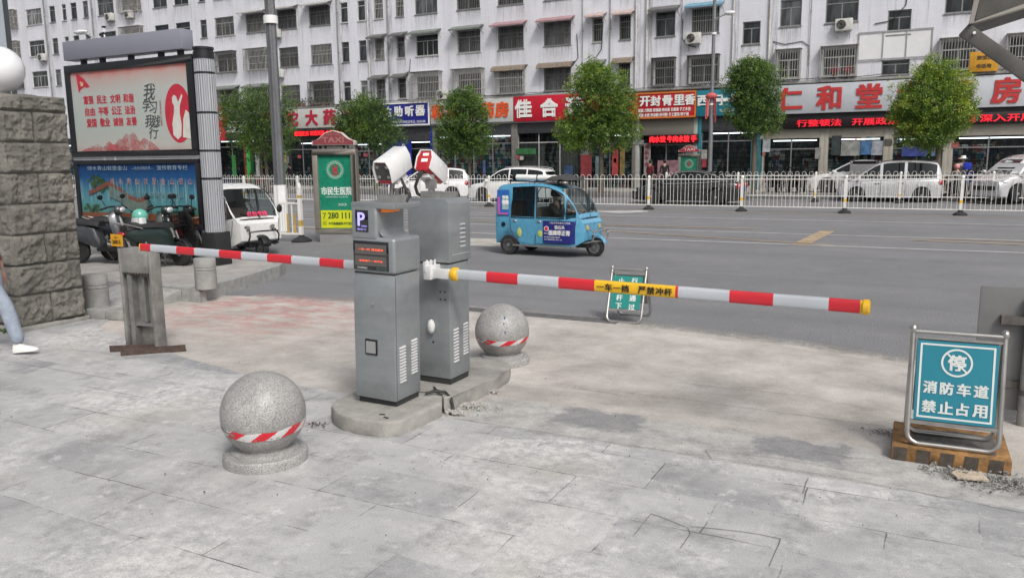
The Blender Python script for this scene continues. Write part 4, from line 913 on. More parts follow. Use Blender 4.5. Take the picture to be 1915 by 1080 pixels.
def car(name, label, cat, L, W, belt, roof, axles, wr, paint, sg, ws, rear, loc, rz, seams=(), rack=False, trim=None, glass=None, **kw):
    t = thing(name, label, cat, loc, rz)
    hw, bz, rz_ = shell(t, L, W, belt, roof, axles, wr, paint, glass or GLASSD, sg, ws, rear, **kw)
    for a in axles:
        for s in (-1, 1): wheel(t, a, s * (W / 2 - .115), wr, .21, CHR, 7, s)
    m = M(); m.box(-L / 2 + .3, L / 2 - .3, -W / 2 + .28, W / 2 - .28, .16, .5)
    for a in axles: m.box(a - wr * 1.15, a + wr * 1.15, -W / 2 + .1, W / 2 - .1, .35, .62)
    m.build('underbody', DARK, t)
    for s in (-1, 1):
        m = M(); x = L / 2 - .16; m.ball((x - .14, s * (hw(x - .1) - .12), bz(x - .1) - .13), .2, 12, 8, (1.1, .6, .42)); m.build('headlight', LAMP, t)
        m = M(); x = -L / 2 + .10; m.ball((x, s * (hw(x) - .10), bz(x + .1) - .16), .19, 12, 8, (.7, .75, .8)); m.build('tail_light', TAIL, t)
        m = M(); x = ws[0] + .35 * (ws[1] - ws[0]) + .32; m.ball((x, s * (W / 2 + .07), bz(x) + .09), .11, 10, 8, (.7, 1, .7)); m.build('mirror', paint, t)
    m = M()
    for x in seams:
        for s in (-1, 1): m.bar((x, s * (hw(x) * 1.001), .32), (x, s * (hw(x) * .985 + .004), bz(x) - .05), .012, .012)
    for x in seams[:-1]:
        for s in (-1, 1): m.box(x + .06, x + .26, s * hw(x) - .02, s * hw(x) + .02, bz(x) - .17, bz(x) - .14)
    if m.f: m.build('door_seam', LINE, t)
    m = M(); m.box(L / 2 - .05, L / 2 + .012, -W * .28, W * .28, .42, .58); m.build('grille', DARK, t)
    m = M(); m.box(-L / 2 - .012, -L / 2 + .02, -.24, .24, .62, .76); m.build('number_plate', mat('blue_plate', (.02, .06, .3), .4), t)
    if rack:
        for s in (-1, 1):
            m = M(); x0, x1 = rear[1] + .15, ws[0] - .25; yy = s * (W / 2 - .36); pts = [(x, yy, rz_(x) + .055) for x in np.linspace(x0, x1, 7)]; pts = [(x0 - .05, yy, rz_(x0))] + pts + [(x1 + .05, yy, rz_(x1))]; m.tube(pts, .018, 6); m.build('roof_rail', rack, t)
    if trim:
        for s in (-1, 1):
            m = M(); pts = [(x, s * (hw(x) * .955 - kw.get('tumble', .26) * max(0, rz_(x) - bz(x) - .03) + .012), max(bz(x) + .0, rz_(x) - .045)) for x in np.linspace(trim[0], trim[1], 22)]
            m.tube(pts + [(x, s * (hw(x) * .958), bz(x) + .012) for x in np.linspace(trim[1], trim[0], 10)], .017, 5); m.build('chrome_trim', CHROME, t)
    return t
PW = mat('car_white', (.70, .70, .70), .28, 0, .04, 2, coat=.7); PB = mat('car_black', (.018, .017, .017), .22, 0, .15, 3, coat=.8); PS = mat('car_silver', (.55, .55, .57), .3, .35, .06, 2, coat=.7)
suv_belt = [(-2.3, .95), (-2.2, 1.02), (-1.5, 1.05), (.85, .99), (1.5, .96), (2.05, .88), (2.3, .72)]
suv_roof = [(-2.28, 1.04), (-2.02, 1.52), (-1.7, 1.66), (-.4, 1.72), (.35, 1.66), (.75, 1.42), (1.38, .985)]
car('white_car', 'white estate style car with dark rear quarter glass behind the blue three wheeler', 'car', 4.6, 1.85, suv_belt, suv_roof, (-1.38, 1.38), .34, PW, [(-1.95, -1.15), (-1.08, -.18), (-.1, .98)], (.42, 1.34), (-2.24, -2.0), (onY(962, 335, 36).x, 36.0, 0), math.pi - .03, (-1.12, -.14, .95), rack=CHROME)
car('white_car', 'white car seen between the two gate cameras beyond the railing', 'car', 4.3, 1.8, suv_belt, suv_roof, (-1.3, 1.3), .33, PW, [(-1.9, -1.15), (-1.08, -.18), (-.1, .98)], (.42, 1.34), (-2.15, -1.98), (onY(800, 335, 36.6).x, 36.8, 0), math.pi + .42, (-1.12, -.14, .95))
sed_belt = [(-2.45, .86), (-2.3, 1.0), (-1.6, 1.02), (-.4, .94), (1.0, .92), (1.7, .86), (2.25, .76), (2.45, .6)]
sed_roof = [(-2.05, 1.0), (-1.45, 1.25), (-.9, 1.41), (-.2, 1.46), (.35, 1.40), (.75, 1.22), (1.35, .92)]
car('black_car', 'black saloon car with chrome window trim behind the railing', 'car', 5.0, 1.86, sed_belt, [(a, b * 1.05 if b > 1.1 else b) for a, b in sed_roof], (-1.45, 1.5), .345, PB, [(-1.5, -.62), (-.54, .36), (.42, .92)], (.5, 1.32), (-1.98, -1.1), (onY(1288, 340, 36.6).x, 36.6, 0), math.pi, (-.58, .39, 1.1), trim=(-1.62, 1.0))
mpv_belt = [(-2.15, 1.0), (-2.05, 1.06), (0, 1.0), (.9, .98), (1.5, .94), (1.95, .85), (2.15, .66)]
mpv_roof = [(-2.14, 1.1), (-2.02, 1.66), (-1.8, 1.82), (-.5, 1.88), (.45, 1.80), (.95, 1.45), (1.62, .96)]
car('silver_people_carrier', 'silver white people carrier with dark side windows parked in front of the bright green tree', 'car', 4.3, 1.75, mpv_belt, mpv_roof, (-1.35, 1.35), .32, PS, [(-1.92, -.72), (-.6, .28), (.4, 1.18)], (.62, 1.56), (-2.12, -1.96), (onY(1663, 340, 41).x, 41.1, 0), math.pi + .02, (-.66, .34, 1.2), rack=DARK, tumble=.2)
wc_belt = [(-2.2, .95), (-2.1, 1.05), (-1.2, 1.03), (.7, .98), (1.4, .95), (1.95, .84), (2.2, .68)]
wc_roof = [(-2.1, 1.05), (-1.6, 1.38), (-.9, 1.58), (-.1, 1.62), (.4, 1.5), (1.3, .97)]
car('white_car', 'white crossover nosing out from behind the silver people carrier', 'car', 4.4, 1.82, wc_belt, wc_roof, (-1.3, 1.35), .35, PW, [(-1.75, -.98), (-.9, -.1), (0, .92)], (.45, 1.26), (-2.05, -1.2), (onY(1602, 320, 43.5).x, 43.6, .3), math.pi + .05, (-.95, -.05, .95))

# ---- enclosed electric three wheelers
def trike(name, label, loc, rz, paint, L=2.1, W=1.12, blue=False):
    t = thing(name, label, 'three wheeler', loc, rz)
    belt = [(-1.22, .80), (-.5, .80), (.8, .80), (.9, .78)]
    roof = [(-1.22, 1.30), (-1.21, 1.46), (-1.05, 1.525), (-.3, 1.55), (.12, 1.52), (.42, 1.40), (.65, 1.16), (.77, .92), (.80, .80)]
    if not blue: roof = [(-1.22, 1.30), (-1.21, 1.46), (-1.05, 1.54), (-.35, 1.58), (.0, 1.52), (.28, 1.38), (.56, 1.12), (.75, .90), (.80, .80)]
    n = 56; xs = sorted(set([-1.22 + 2.1 * i / n for i in range(n + 1)] + [-.8, -.24, -.18, .47, .53, .74]))
    def hw(x): return W / 2 * (1 - .24 * max(0, (x - .52) / .36) ** 2.4 - .05 * max(0, (-x - 1.05) / .17) ** 2)
    rs = smooth_pts(roof, 2); body = M(); rings = []
    ax, wr, R = -.9, .215, .285
    for x in xs:
        w_ = hw(x); lo = .24 if x < .6 else .24 + .12 * ((x - .6) / .28) ** 2
        dx = abs(x - ax); lo2 = max(lo, wr + math.sqrt(R * R - dx * dx)) if dx < R else lo
        b = .80 if x < .8 else .80 - .1 * ((x - .8) / .1)
        half = [(w_ * .82, lo), (w_ * .97, lo2), (w_ * 1.0, max(lo2 + .02, .52)), (w_ * 1.0, .70), (w_ * .995, b)]
        rings.append([(x, -y, z) for y, z in half] + [(x, y, z) for y, z in half[::-1]])
    k = 10; vs = [p for r in rings for p in r]
    body.add(vs, [(i * k + j, (i + 1) * k + j, (i + 1) * k + j + 1, i * k + j + 1) for i in range(len(xs) - 1) for j in range(k - 1) if j != 4 or xs[i] >= .79] + [(i * k + 9, (i + 1) * k + 9, (i + 1) * k, i * k) for i in range(len(xs) - 1)] + [tuple(range(k)), tuple(range((len(xs) - 1) * k, len(xs) * k))])
    sg = M(); ws = M(); rr = []
    tz = lambda x: max(.81, lerp_pts(rs, x))
    gx = [x for x in xs if x <= .81]
    for x in gx:
        w_ = hw(x); z = tz(x); hgt = z - .8; tp = .8 + hgt * (.90 if hgt > .2 else .8); wt = w_ - .10 * hgt
        half = [(w_ * .995, .80), (w_ * .985 - .004, .80 + min(.035, hgt * .3)), (wt, tp), (wt - .035, z - .015), (wt * .6, z + .005)]
        rr.append([(x, -y, zz) for y, zz in half] + [(x, y, zz) for y, zz in half[::-1]])
    for i in range(len(gx) - 1):
        xm = (gx[i] + gx[i + 1]) / 2
        for j in range(9):
            q = [rr[i][j], rr[i + 1][j], rr[i + 1][j + 1], rr[i][j + 1]]
            if j in (1, 7) and (-.8 < xm < -.24 or -.18 < xm < .47 or .53 < xm < .72): sg.add(q, [(0, 1, 2, 3)])
            elif j in (3, 4, 5) and (.36 if blue else .12) < xm < .775: ws.add(q, [(0, 1, 2, 3)])
            else: body.add(q, [(0, 1, 2, 3)])
    body.add(rr[0], [tuple(range(10))])
    def weld(m_, nm, mt, sm=45):
        o = m_.build(nm, mt, t, smooth=sm); bm = bmesh.new(); bm.from_mesh(o.data); bmesh.ops.remove_doubles(bm, verts=bm.verts, dist=1e-4); bmesh.ops.recalc_face_normals(bm, faces=bm.faces); bm.to_mesh(o.data); bm.free(); o.data.shade_smooth(); o.data.set_sharp_from_angle(angle=R_(sm)); return o
    weld(body, 'body', paint); weld(sg, 'side_window', GLASSV); weld(ws, 'windscreen', GLASSV)
    wall_y = lambda x, z: -(hw(x) - (.10 * max(0, z - .8)))
    m = M(); rim = M()
    # black rubber window frames and door gaps on both flanks
    for s in (-1, 1):
        def fr(pts, r=.011):
            m.tube([(x, s * -(wall_y(x, z) - .006), z) for x, z in pts], r, 5)
        fr([(-.8, .82), (-.8, 1.1), (-.74, 1.32), (-.62, 1.46), (-.24, 1.475)]); fr([(-.24, 1.475), (-.24, .82), (-.8, .82)]); fr([(-.18, 1.47), (-.18, .82), (.47, .82), (.47, 1.24), (.3, 1.36), (.1, 1.45), (-.18, 1.47)]); fr([(.53, .82), (.53, 1.17), (.72, .86), (.53, .82)], .009)
        fr([(-.84, .82), (-.82, .55), (-.62, .28), (-.21, .27), (-.21, 1.5)], .006); fr([(-.21, .27), (.62, .29), (.70, .5), (.74, .8)], .006); fr([(-.55, .84), (-.55, 1.46)], .008); fr([(-.8, 1.18), (-.24, 1.18)], .007)
    m.build('window_rubber', DARK, t)
    # front: windscreen surround, lamps, mouth, mudguard, bumper bars, wiper, mirrors
    m = M(); m.tube([(.79, -.40, .815), (.80, 0, .82), (.79, .40, .815)], .014, 6); m.build('windscreen_seal', DARK, t)
    for s in (-1, 1):
        m = M(); m.ball((.80, s * .29, .63), .10, 14, 9, (.75, .95, .82)) if blue else m.ball((.79, s * .31, .65), .14, 14, 9, (.72, .95, .62)); hl = m.build('headlight', LAMP if blue else mat('smoked_lamp', (.10, .105, .11), .15, .2, .5, 25, coat=.8), t)
        m = M(); m.lathe([(.045, -.01), (.05, .012)], 12, (.882, s * .285, .63), 'x'); m.build('lamp_ring', CHROME if not blue else mat('amber_reflector', (.6, .4, .1), .3), hl)
        m = M(); m.tube([(.5, s * .55, .92), (.52, s * .66, .98)], .012, 6); m.ball((.53, s * .70, 1.0), .085, 10, 8, (.35, .8, 1.1)); m.build('wing_mirror', DARK, t)
        wheel(t, ax, s * .47, wr, .15, CHR, 9, s)
        m = M(); m.box(-1.235, -1.20, s * .43 - .06, s * .43 + .06, .55, .72); m.build('tail_light', TAIL, t)
    wheel(t, .93, 0, .2, .13, CHR, 9, -1)
    m = M(); m.grid(lambda u, v: (.93 + .26 * math.cos(R_(20 + 140 * u)), -.09 + .18 * v, .2 + .26 * math.sin(R_(20 + 140 * u)) + .02 * math.sin(math.pi * v)), 10, 4); m.grid(lambda u, v: (.93 + .255 * math.cos(R_(20 + 140 * u)), -.085 + .17 * v, .2 + .25 * math.sin(R_(20 + 140 * u))), 10, 2); m.build('mudguard', paint if blue else DARK, t)
    m = M()
    for s in (-1, 1):
        m.tube([(.80, s * .34, .30), (1.02, s * .36, .34), (1.08, s * .34, .48), (.98, s * .30, .60), (.84, s * .30, .57)], .017, 8)
    m.tube([(1.05, -.34, .55), (1.13, -.2, .57), (1.13, .2, .57), (1.05, .34, .55)], .017, 8); m.tube([(1.02, -.36, .35), (1.1, 0, .33), (1.02, .36, .35)], .014, 8)
    m.build('bumper_bar', CHROME if blue else DARK, t)
    m = M(); m.box(.60, .86, -.26, .26, .2, .42); m.build('fork_housing', DARK, t)
    m = M(); m.tube([(.80, .05, .84), (.70, -.02, 1.02), (.62, -.10, 1.16)], .009, 5); m.tube([(.795, .08, .83), (.66, .02, 1.08)], .006, 5); m.build('wiper', DARK, t)
    m = M(); m.box(-1.1, -.75, -.5, .5, .26, .66); m.box(-1.14, -1.02, -.5, .5, .66, 1.12); m.box(-.3, .12, -.42, .42, .26, .58); m.box(-.36, -.26, -.36, .36, .58, 1.02); m.build('seat', mat('brown_seat_cover', (.10, .075, .06), .8, 0, .3, 8), t, bevel=.03)
    m = M(); m.box(-1.15, .8, -.5, .5, .25, .27); m.build('floor_pan', DARK, t)
    m = M(); m.tube([(.72, 0, .5), (.55, 0, .86)], .025, 8); m.tube([(.55, -.26, .92), (.56, -.12, .87), (.56, .12, .87), (.55, .26, .92)], .018, 8); m.build('handlebar', DARK, t)
    m = M(); m.box(-.78, .62, -.565, -.51, .2, .235); m.box(-.78, .62, .51, .565, .2, .235); m.build('side_step', CHROME, t)
    m = M()
    for x in (-.72, -.12):
        for s in (-1, 1): m.ball((x, s * (hw(x) + .004), .74), .035, 8, 6, (1.5, .5, .7))
    m.build('door_handle', CHROME, t)
    return t, hw
PBL = mat('three_wheeler_sky_blue', (.085, .30, .46), .3, 0, .10, 4, coat=.5)
_al = R_(-4.5); pf = at(1113, 479)
TK, thw = trike('blue_three_wheeler', 'sky blue enclosed three wheeler with a dark blue advert on its door crossing the road', (pf.x - .93 * math.cos(_al), pf.y - .93 * math.sin(_al), 0), _al, PBL, blue=True)
AD = mat('advert_navy', (.018, .02, .17), .4, 0, .08, 3)
def flank(x, z): return -(thw(x) * 1.0 + .004)
m = M(); m.grid(lambda u, v: (-.02 + .74 * u, flank(-.02 + .74 * u, .5) - .005, .30 + .465 * v), 14, 1); m.grid(lambda u, v: (-.02 + .74 * u, flank(-.02 + .74 * u, .5), .30 + .465 * v), 14, 1)
adv = m.build('door_advert', AD, TK, smooth=0)
yl = -(W_ := .56) - .012
letters('lettering', [('八角非常瘫康文化传播', .38, .725, .045, dict(y=yl, wid=.5)), ('锆石头', .38, .635, .075, dict(y=yl, bold=.003)), ('面瘫牵正膏', .37, .52, .105, dict(y=yl, bold=.005, wid=.5)), ('本产品专治面瘫口眼歪斜', .2, .425, .032, dict(y=yl, wid=.38)), ('地址: 健康路南段 电话: 138', .22, .375, .032, dict(y=yl, wid=.42)), ('锆石头', .06, .50, .035, dict(y=yl))], WL, adv)
m = M(); m.lathe([(.055, -.001), (.055, .001)], 20, (.065, yl, .60), 'y'); m.build('logo_disc', WL, adv); m = M(); m.lathe([(.042, -.001), (.042, .001)], 20, (.065, yl - .003, .60), 'y'); lg = m.build('logo_disc', RED, adv)
# rear quarter poster with pictures, small filler cap and stickers
m = M(); m.box(-1.15, -.85, -.572, -.555, .86, 1.40); rp = m.build('rear_poster', mat('poster_blue', (.03, .13, .42), .4, 0, .3, 7), TK)
m = M(); m.box(-1.02, -.86, -.5765, -.5735, .98, 1.28); m.build('poster_picture', mat('poster_pale_green', (.35, .5, .5), .4, 0, .3, 12), rp)
m = M(); m.ball((-.98, -.577, 1.24), .035, 10, 6, (1, .1, 1)); m.ball((-.90, -.577, 1.24), .035, 10, 6, (1, .1, 1)); m.ball((-.98, -.578, 1.13), .05, 10, 6, (1, .08, 1.1)); m.ball((-.90, -.578, 1.13), .05, 10, 6, (1, .08, 1.1)); m.build('poster_figure', WL, rp)
m = M(); m.box(-1.14, -1.08, -.576, -.573, .92, 1.25); m.box(-1.14, -.88, -.576, -.573, .87, .91); m.build('poster_caption', mat('poster_pink', (.5, .12, .4), .4), rp)
m = M(); m.lathe([(.05, -.006), (.05, .006)], 16, (-1.0, -.572, .66), 'y'); m.build('filler_cap', DARK, TK)
m = M(); m.ball((-.60, -.565, .5), .06, 10, 8, (.9, .08, 1.6)); m.ball((-.09, -.565, .49), .055, 10, 8, (1, .08, 1.3)); m.build('sticker', mat('sticker_yellow_green', (.45, .5, .12), .5, 0, .3, 20), TK)
m = M(); m.tube([(-.95, -.42, 1.585), (.3, -.42, 1.56)], .014, 6); m.tube([(-.95, .42, 1.585), (.3, .42, 1.56)], .014, 6)
for x in (-.9, -.3, .25): m.tube([(x, -.42, 1.53), (x, -.42, 1.58), (x, .42, 1.58), (x, .42, 1.53)], .012, 6)
m.build('roof_rack', DARK, TK)
bt = TK.matrix_basis
def on_trike(p): return Matrix.Translation(TK.location) @ Matrix.Rotation(_al, 4, 'Z') @ Vector(p)
t = thing('roof_roll', 'rolled white tube with black ends tied on the roof of the blue three wheeler', 'roll', on_trike((0, 0, 0)), _al)
m = M(); m.tube([(-.82, -.28, 1.66), (.18, -.28, 1.64)], .065, 14); m.build('tube', WHITE, t); m = M(); m.tube([(-.9, -.28, 1.66), (-.815, -.28, 1.66)], .07, 14); m.tube([(.175, -.28, 1.64), (.22, -.28, 1.64)], .07, 14); m.tube([(-.3, -.28, 1.654), (-.28, -.28, 1.654)], .072, 14); m.build('end_cap', DARK, t)
t = thing('tarpaulin', 'crumpled dark tarpaulin bundled at the front of the three wheeler roof', 'tarpaulin', on_trike((0, 0, 0)), _al)
m = M(); m.X = Matrix.Translation((.22, -.05, 1.60)); m.grid(lambda u, v: ((u - .5) * .62, (v - .5) * .8, max(0, .12 * math.sin(math.pi * u) * math.sin(math.pi * v) ** .5 + .06 * noise.noise((u * 5, v * 5, 2)))), 14, 14); m.grid(lambda u, v: ((u - .5) * .62, (v - .5) * .8, -.01), 1, 1); m.build('cloth', mat('tarpaulin_dark', (.045, .045, .045), .8, 0, .4, 12), t)
WT_, whw = trike('white_three_wheeler', 'white enclosed three wheeler facing the gate beside the billboard post', (at(492, 479).x - .95 * math.cos(R_(-17)), at(492, 479).y - .95 * math.sin(R_(-17)), 0), R_(-17), mat('three_wheeler_white', (.72, .72, .71), .28, 0, .05, 3, coat=.6), W=1.18)
m = M(); m.box(-.14, .0, -.572, -.566, .46, .55); m.box(-.5, -.42, -.572, -.566, .5, .7); m.build('door_mark', mat('maroon_mark', (.30, .03, .07), .5), WT_)
m = M(); m.ball((.10, -.565, .70), .06, 10, 6, (1.4, .1, .6)); m.build('handle_recess', mat('red_mark', (.5, .05, .08), .4), WT_)
letters('windscreen_lettering', [('红色专线', 0, 0, .11, dict(bold=.004))], mat('pink_red_letters', (.75, .03, .12), .5), WT_).matrix_local = Matrix.Translation((.80, .0, .93)) @ Matrix.Rotation(R_(90), 4, 'Z') @ Matrix.Rotation(R_(-25), 4, 'X')
# ================================================================== SCOOTERS
def scooter(name, label, loc, rz, paint, seatc, big=False, basket=False, plate=False, apron=None, group=None, simple=False, box=False):
    t = thing(name, label, 'scooter', loc, rz, group); r = .225 if not big else .25
    for x in (-.58, .64):
        m = M(); m.lathe([(r * .68, -.04), (r * .9, -.05), (r, -.025), (r, .025), (r * .9, .05), (r * .68, .04)], 22, (x, 0, r), 'y'); w_ = m.build('wheel', RUBBER, t)
        m = M(); m.lathe([(r * .70, -.03), (r * .70, .03), (r * .6, .03), (r * .6, -.03)], 18, (x, 0, r), 'y')
        for i in range(5): q = i * 1.2566; m.bar((x, 0, r), (x + r * .64 * math.cos(q), 0, r + r * .64 * math.sin(q)), .03, .035)
        m.lathe([(.05, -.05), (.05, .05)], 12, (x, 0, r), 'y'); m.build('rim', CHR, w_)
    # rear body fairing, lofted
    m = M(); st = [(-.98, .07, .62, .70), (-.86, .12, .52, .76), (-.6, .15, .46, .76), (-.3, .15, .36, .72), (-.12, .13, .30, .66), (-.02, .10, .28, .44)]
    vs = []; 
    for x, w_, z0, z1 in st: vs += [(x, -w_ * .6, z0), (x, -w_, (z0 + z1) / 2), (x, -w_ * .8, z1), (x, w_ * .8, z1), (x, w_, (z0 + z1) / 2), (x, w_ * .6, z0)]
    m.add(vs, [(i * 6 + j, i * 6 + (j + 1) % 6, (i + 1) * 6 + (j + 1) % 6, (i + 1) * 6 + j) for i in range(len(st) - 1) for j in range(6)] + [(0, 1, 2, 3, 4, 5), tuple(range(30, 36))]); m.build('rear_fairing', paint, t, bevel=.015, smooth=60)
    m = M(); m.box(-.06, .42, -.15, .15, .25, .31); m.build('footboard', DARK, t, bevel=.015)
    m = M(); st = [(.40, .13, .26), (.42, .17, .45), (.36, .20, .68), (.30, .17, .88), (.27, .10, .98)]; vs = []
    for x, w_, z in st: vs += [(x - .04, -w_, z), (x + .06, -w_ * .55, z), (x + .09, 0, z), (x + .06, w_ * .55, z), (x - .04, w_, z), (x - .0, 0, z)]
    m.add(vs, [(i * 6 + j, i * 6 + (j + 1) % 6, (i + 1) * 6 + (j + 1) % 6, (i + 1) * 6 + j) for i in range(4) for j in range(6)] + [(0, 1, 2, 3, 4, 5), tuple(range(24, 30))]); m.build('front_apron', apron or paint, t, bevel=.01, smooth=60)
    m = M(); m.tube([(.33, 0, .95), (.5, -.0, .5)], .035, 10)
    for s in (-1, 1): m.tube([(.46, s * .075, .62), (.64, s * .075, r)], .022, 8)
    m.build('fork', GALV, t)
    m = M(); m.grid(lambda u, v: (.64 + (r + .035) * math.cos(R_(25 + 130 * u)), -.065 + .13 * v, r + (r + .035 + .02 * math.sin(math.pi * v)) * math.sin(R_(25 + 130 * u))), 10, 4); m.grid(lambda u, v: (-.58 + (r + .04) * math.cos(R_(40 + 130 * u)), -.07 + .14 * v, r + (r + .04) * math.sin(R_(40 + 130 * u))), 10, 3); m.build('mudguard', paint, t)
    m = M(); m.tube([(.26, -.33, 1.02), (.30, -.16, 1.06), (.30, .16, 1.06), (.26, .33, 1.02)], .014, 8); m.build('handlebar', DARK, t)
    m = M(); m.tube([(.26, -.34, 1.02), (.275, -.22, 1.045)], .02, 8); m.tube([(.26, .34, 1.02), (.275, .22, 1.045)], .02, 8); m.build('grip', RUBBER, t)
    m = M(); m.ball((.38, 0, 1.0), .10, 14, 9, (.9, 1.2, .85)); m.build('headlight_cowl', apron or paint, t); m = M(); m.ball((.45, 0, 1.0), .062, 12, 8, (.6, 1.2, .9)); m.build('headlight', LAMP, t)
    m = M()
    st = [(-.95, .10, .78), (-.8, .14, .83), (-.5, .155, .81), (-.2, .14, .79), (-.02, .09, .77)]; vs = []
    for x, w_, z in st: vs += [(x, -w_, z - .07), (x, -w_ * .95, z - .01), (x, -w_ * .5, z + .02), (x, w_ * .5, z + .02), (x, w_ * .95, z - .01), (x, w_, z - .07)]
    m.add(vs, [(i * 6 + j, i * 6 + (j + 1) % 6, (i + 1) * 6 + (j + 1) % 6, (i + 1) * 6 + j) for i in range(4) for j in range(6)] + [(0, 1, 2, 3, 4, 5), tuple(range(24, 30))]); m.build('seat', seatc, t, smooth=60)
    m = M(); m.ball((-1.0, 0, .66), .06, 10, 8, (.7, 1.5, .7)); m.build('tail_light', TAIL, t)
    for s in (-1, 1):
        m = M(); m.tube([(.28, s * .2, 1.05), (.24, s * .27, 1.2)], .007, 5); m.ball((.235, s * .29, 1.235), .06, 10, 8, (.3, 1.15, .75)); m.build('mirror', DARK, t)
    if not simple:
        m = M(); m.tube([(-.7, -.15, .74), (-1.02, -.12, .84), (-1.08, 0, .85), (-1.02, .12, .84), (-.7, .15, .74)], .011, 6); m.build('rear_rack', GALV, t)
        m = M(); m.tube([(-.1, .1, .3), (-.02, .24, .03)], .012, 6); m.tube([(-.52, -.13, .3), (-.95, -.16, .42)], .04, 10); m.tube([(-.62, -.1, r), (-.62, -.1, .5)], .02, 6); m.build('stand', GALV, t)
    if plate:
        m = M(); m.box(-1.095, -1.085, -.15, .15, .47, .67); p = m.build('number_plate', mat('yellow_plate', (.72, .36, .02), .45, 0, .1, 6), t)
        l = letters('lettering', [('鲁H·', 0, .035, .045, {}), ('26815', 0, -.035, .06, dict(bold=.002))], DARK, p); l.matrix_local = Matrix.Translation((-1.099, 0, .58)) @ Matrix.Rotation(R_(-90), 4, 'Z')
    if basket:
        m = M(); B = .16
        for z in (.72, .80, .88, .96): m.tube([(.42, -B, z), (.42 + .24, -B, z), (.42 + .24, B, z), (.42, B, z)], .007, 5, True)
        for i in range(7):
            y = -B + 2 * B * i / 6; m.bar((.66, y, .72), (.66, y, .96), .008, .008); m.bar((.42, y, .72), (.66, y, .72), .008, .008)
        for i in range(5):
            x = .42 + .24 * i / 4; m.bar((x, -B, .72), (x, -B, .96), .008, .008); m.bar((x, B, .72), (x, B, .96), .008, .008)
        m.build('basket', DARK, t)
    if box: m = M(); m.box(-1.15, -.75, -.2, .2, .86, 1.16); m.build('rear_box', DARK, t, bevel=.03)
    return t
SG = mat('scooter_grey', (.075, .08, .09), .35, .3, .1, 4, coat=.5); SK = mat('scooter_black', (.018, .018, .02), .3, 0, .1, 4, coat=.5); SD = mat('scooter_dark_green', (.010, .024, .021), .45, 0, .1, 4, coat=.5); SB = mat('scooter_blue', (.015, .03, .16), .35, 0, .1, 4, coat=.5)
SEAT = mat('black_vinyl_seat', (.022, .022, .023), .55, 0, .2, 8); SR = mat('scooter_red', (.28, .015, .02), .35, 0, .1, 4, coat=.5); SW = mat('scooter_white', (.55, .55, .55), .35, 0, .05, 4, coat=.5)
IZ = .2
def onisl(px, py): return at(px, py, IZ)
p = onisl(200, 495); scooter('parked_scooter', 'grey scooter with long dark seat half hidden behind the stone pillar', (p.x - .15, p.y + .1, IZ), R_(14), SG, SEAT, big=True)
p = onisl(228, 512); scooter('parked_scooter', 'dark green scooter with a yellow number plate and a mint helmet on its seat', (p.x + 1.05 * math.cos(R_(88)), p.y + 1.05 * math.sin(R_(88)), IZ), R_(88), SD, SEAT, plate=True, apron=SK)
p = onisl(340, 497); scooter('parked_scooter', 'black scooter with a wire front basket beside the billboard post', (p.x - .66, p.y + .0, IZ), R_(2), SK, SEAT, basket=True, apron=SD)
p = onisl(375, 488); scooter('parked_scooter', 'dark blue scooter with a red front apron at the foot of the billboard post', (p.x - .55, p.y + .25, IZ), R_(150), SB, SEAT, apron=SR)
p = onisl(262, 478); scooter('parked_scooter', 'black scooter with tall mirrors parked closest to the blue billboard panel', (p.x, p.y + .1, IZ), R_(165), SK, SEAT, big=True, box=False)
p = onisl(300, 482); scooter('parked_scooter', 'brown black scooter wedged between the mint helmet scooter and the basket scooter', (p.x - .1, p.y + .25, IZ), R_(48), mat('scooter_brown', (.035, .024, .02), .4, 0, .15, 5, coat=.4), SEAT)
p = onisl(248, 490); scooter('parked_scooter', 'slate scooter with upright handlebars behind the yellow number plate', (p.x - .1, p.y + .35, IZ), R_(32), mat('scooter_slate', (.03, .034, .042), .4, 0, .15, 5, coat=.4), SEAT)
# mint helmet resting on the green scooter seat
hp = at(294, 432, 1.08); hp = Vector((hp.x, hp.y, 1.06))
gs = [o for o in bpy.data.objects if o.type == 'EMPTY' and str(o.get('label', '')).startswith('dark green scooter')][0]
hp = gs.location + Vector((math.cos(gs.rotation_euler.z) * -.62, math.sin(gs.rotation_euler.z) * -.62, .92))
t = thing('helmet', 'mint green open helmet with clear visor on the dark green scooter seat', 'helmet', hp, R_(-60))
m = M(); m.lathe([(.115, -.05), (.13, .0), (.125, .06), (.095, .115), (.05, .14), (.001, .148)], 20); m.build('helmet_shell', mat('mint_plastic', (.12, .42, .33), .25, 0, .05, 4, coat=.6), t); m = M(); m.grid(lambda u, v: ((.135 + .02 * v) * math.cos(R_(-60 + 120 * u)), (.135 + .02 * v) * math.sin(R_(-60 + 120 * u)), .0 - .10 * v), 10, 3); m.grid(lambda u, v: ((.13 + .02 * v) * math.cos(R_(-60 + 120 * u)), (.13 + .02 * v) * math.sin(R_(-60 + 120 * u)), .0 - .10 * v), 10, 3); m.build('visor', LAMP, t)
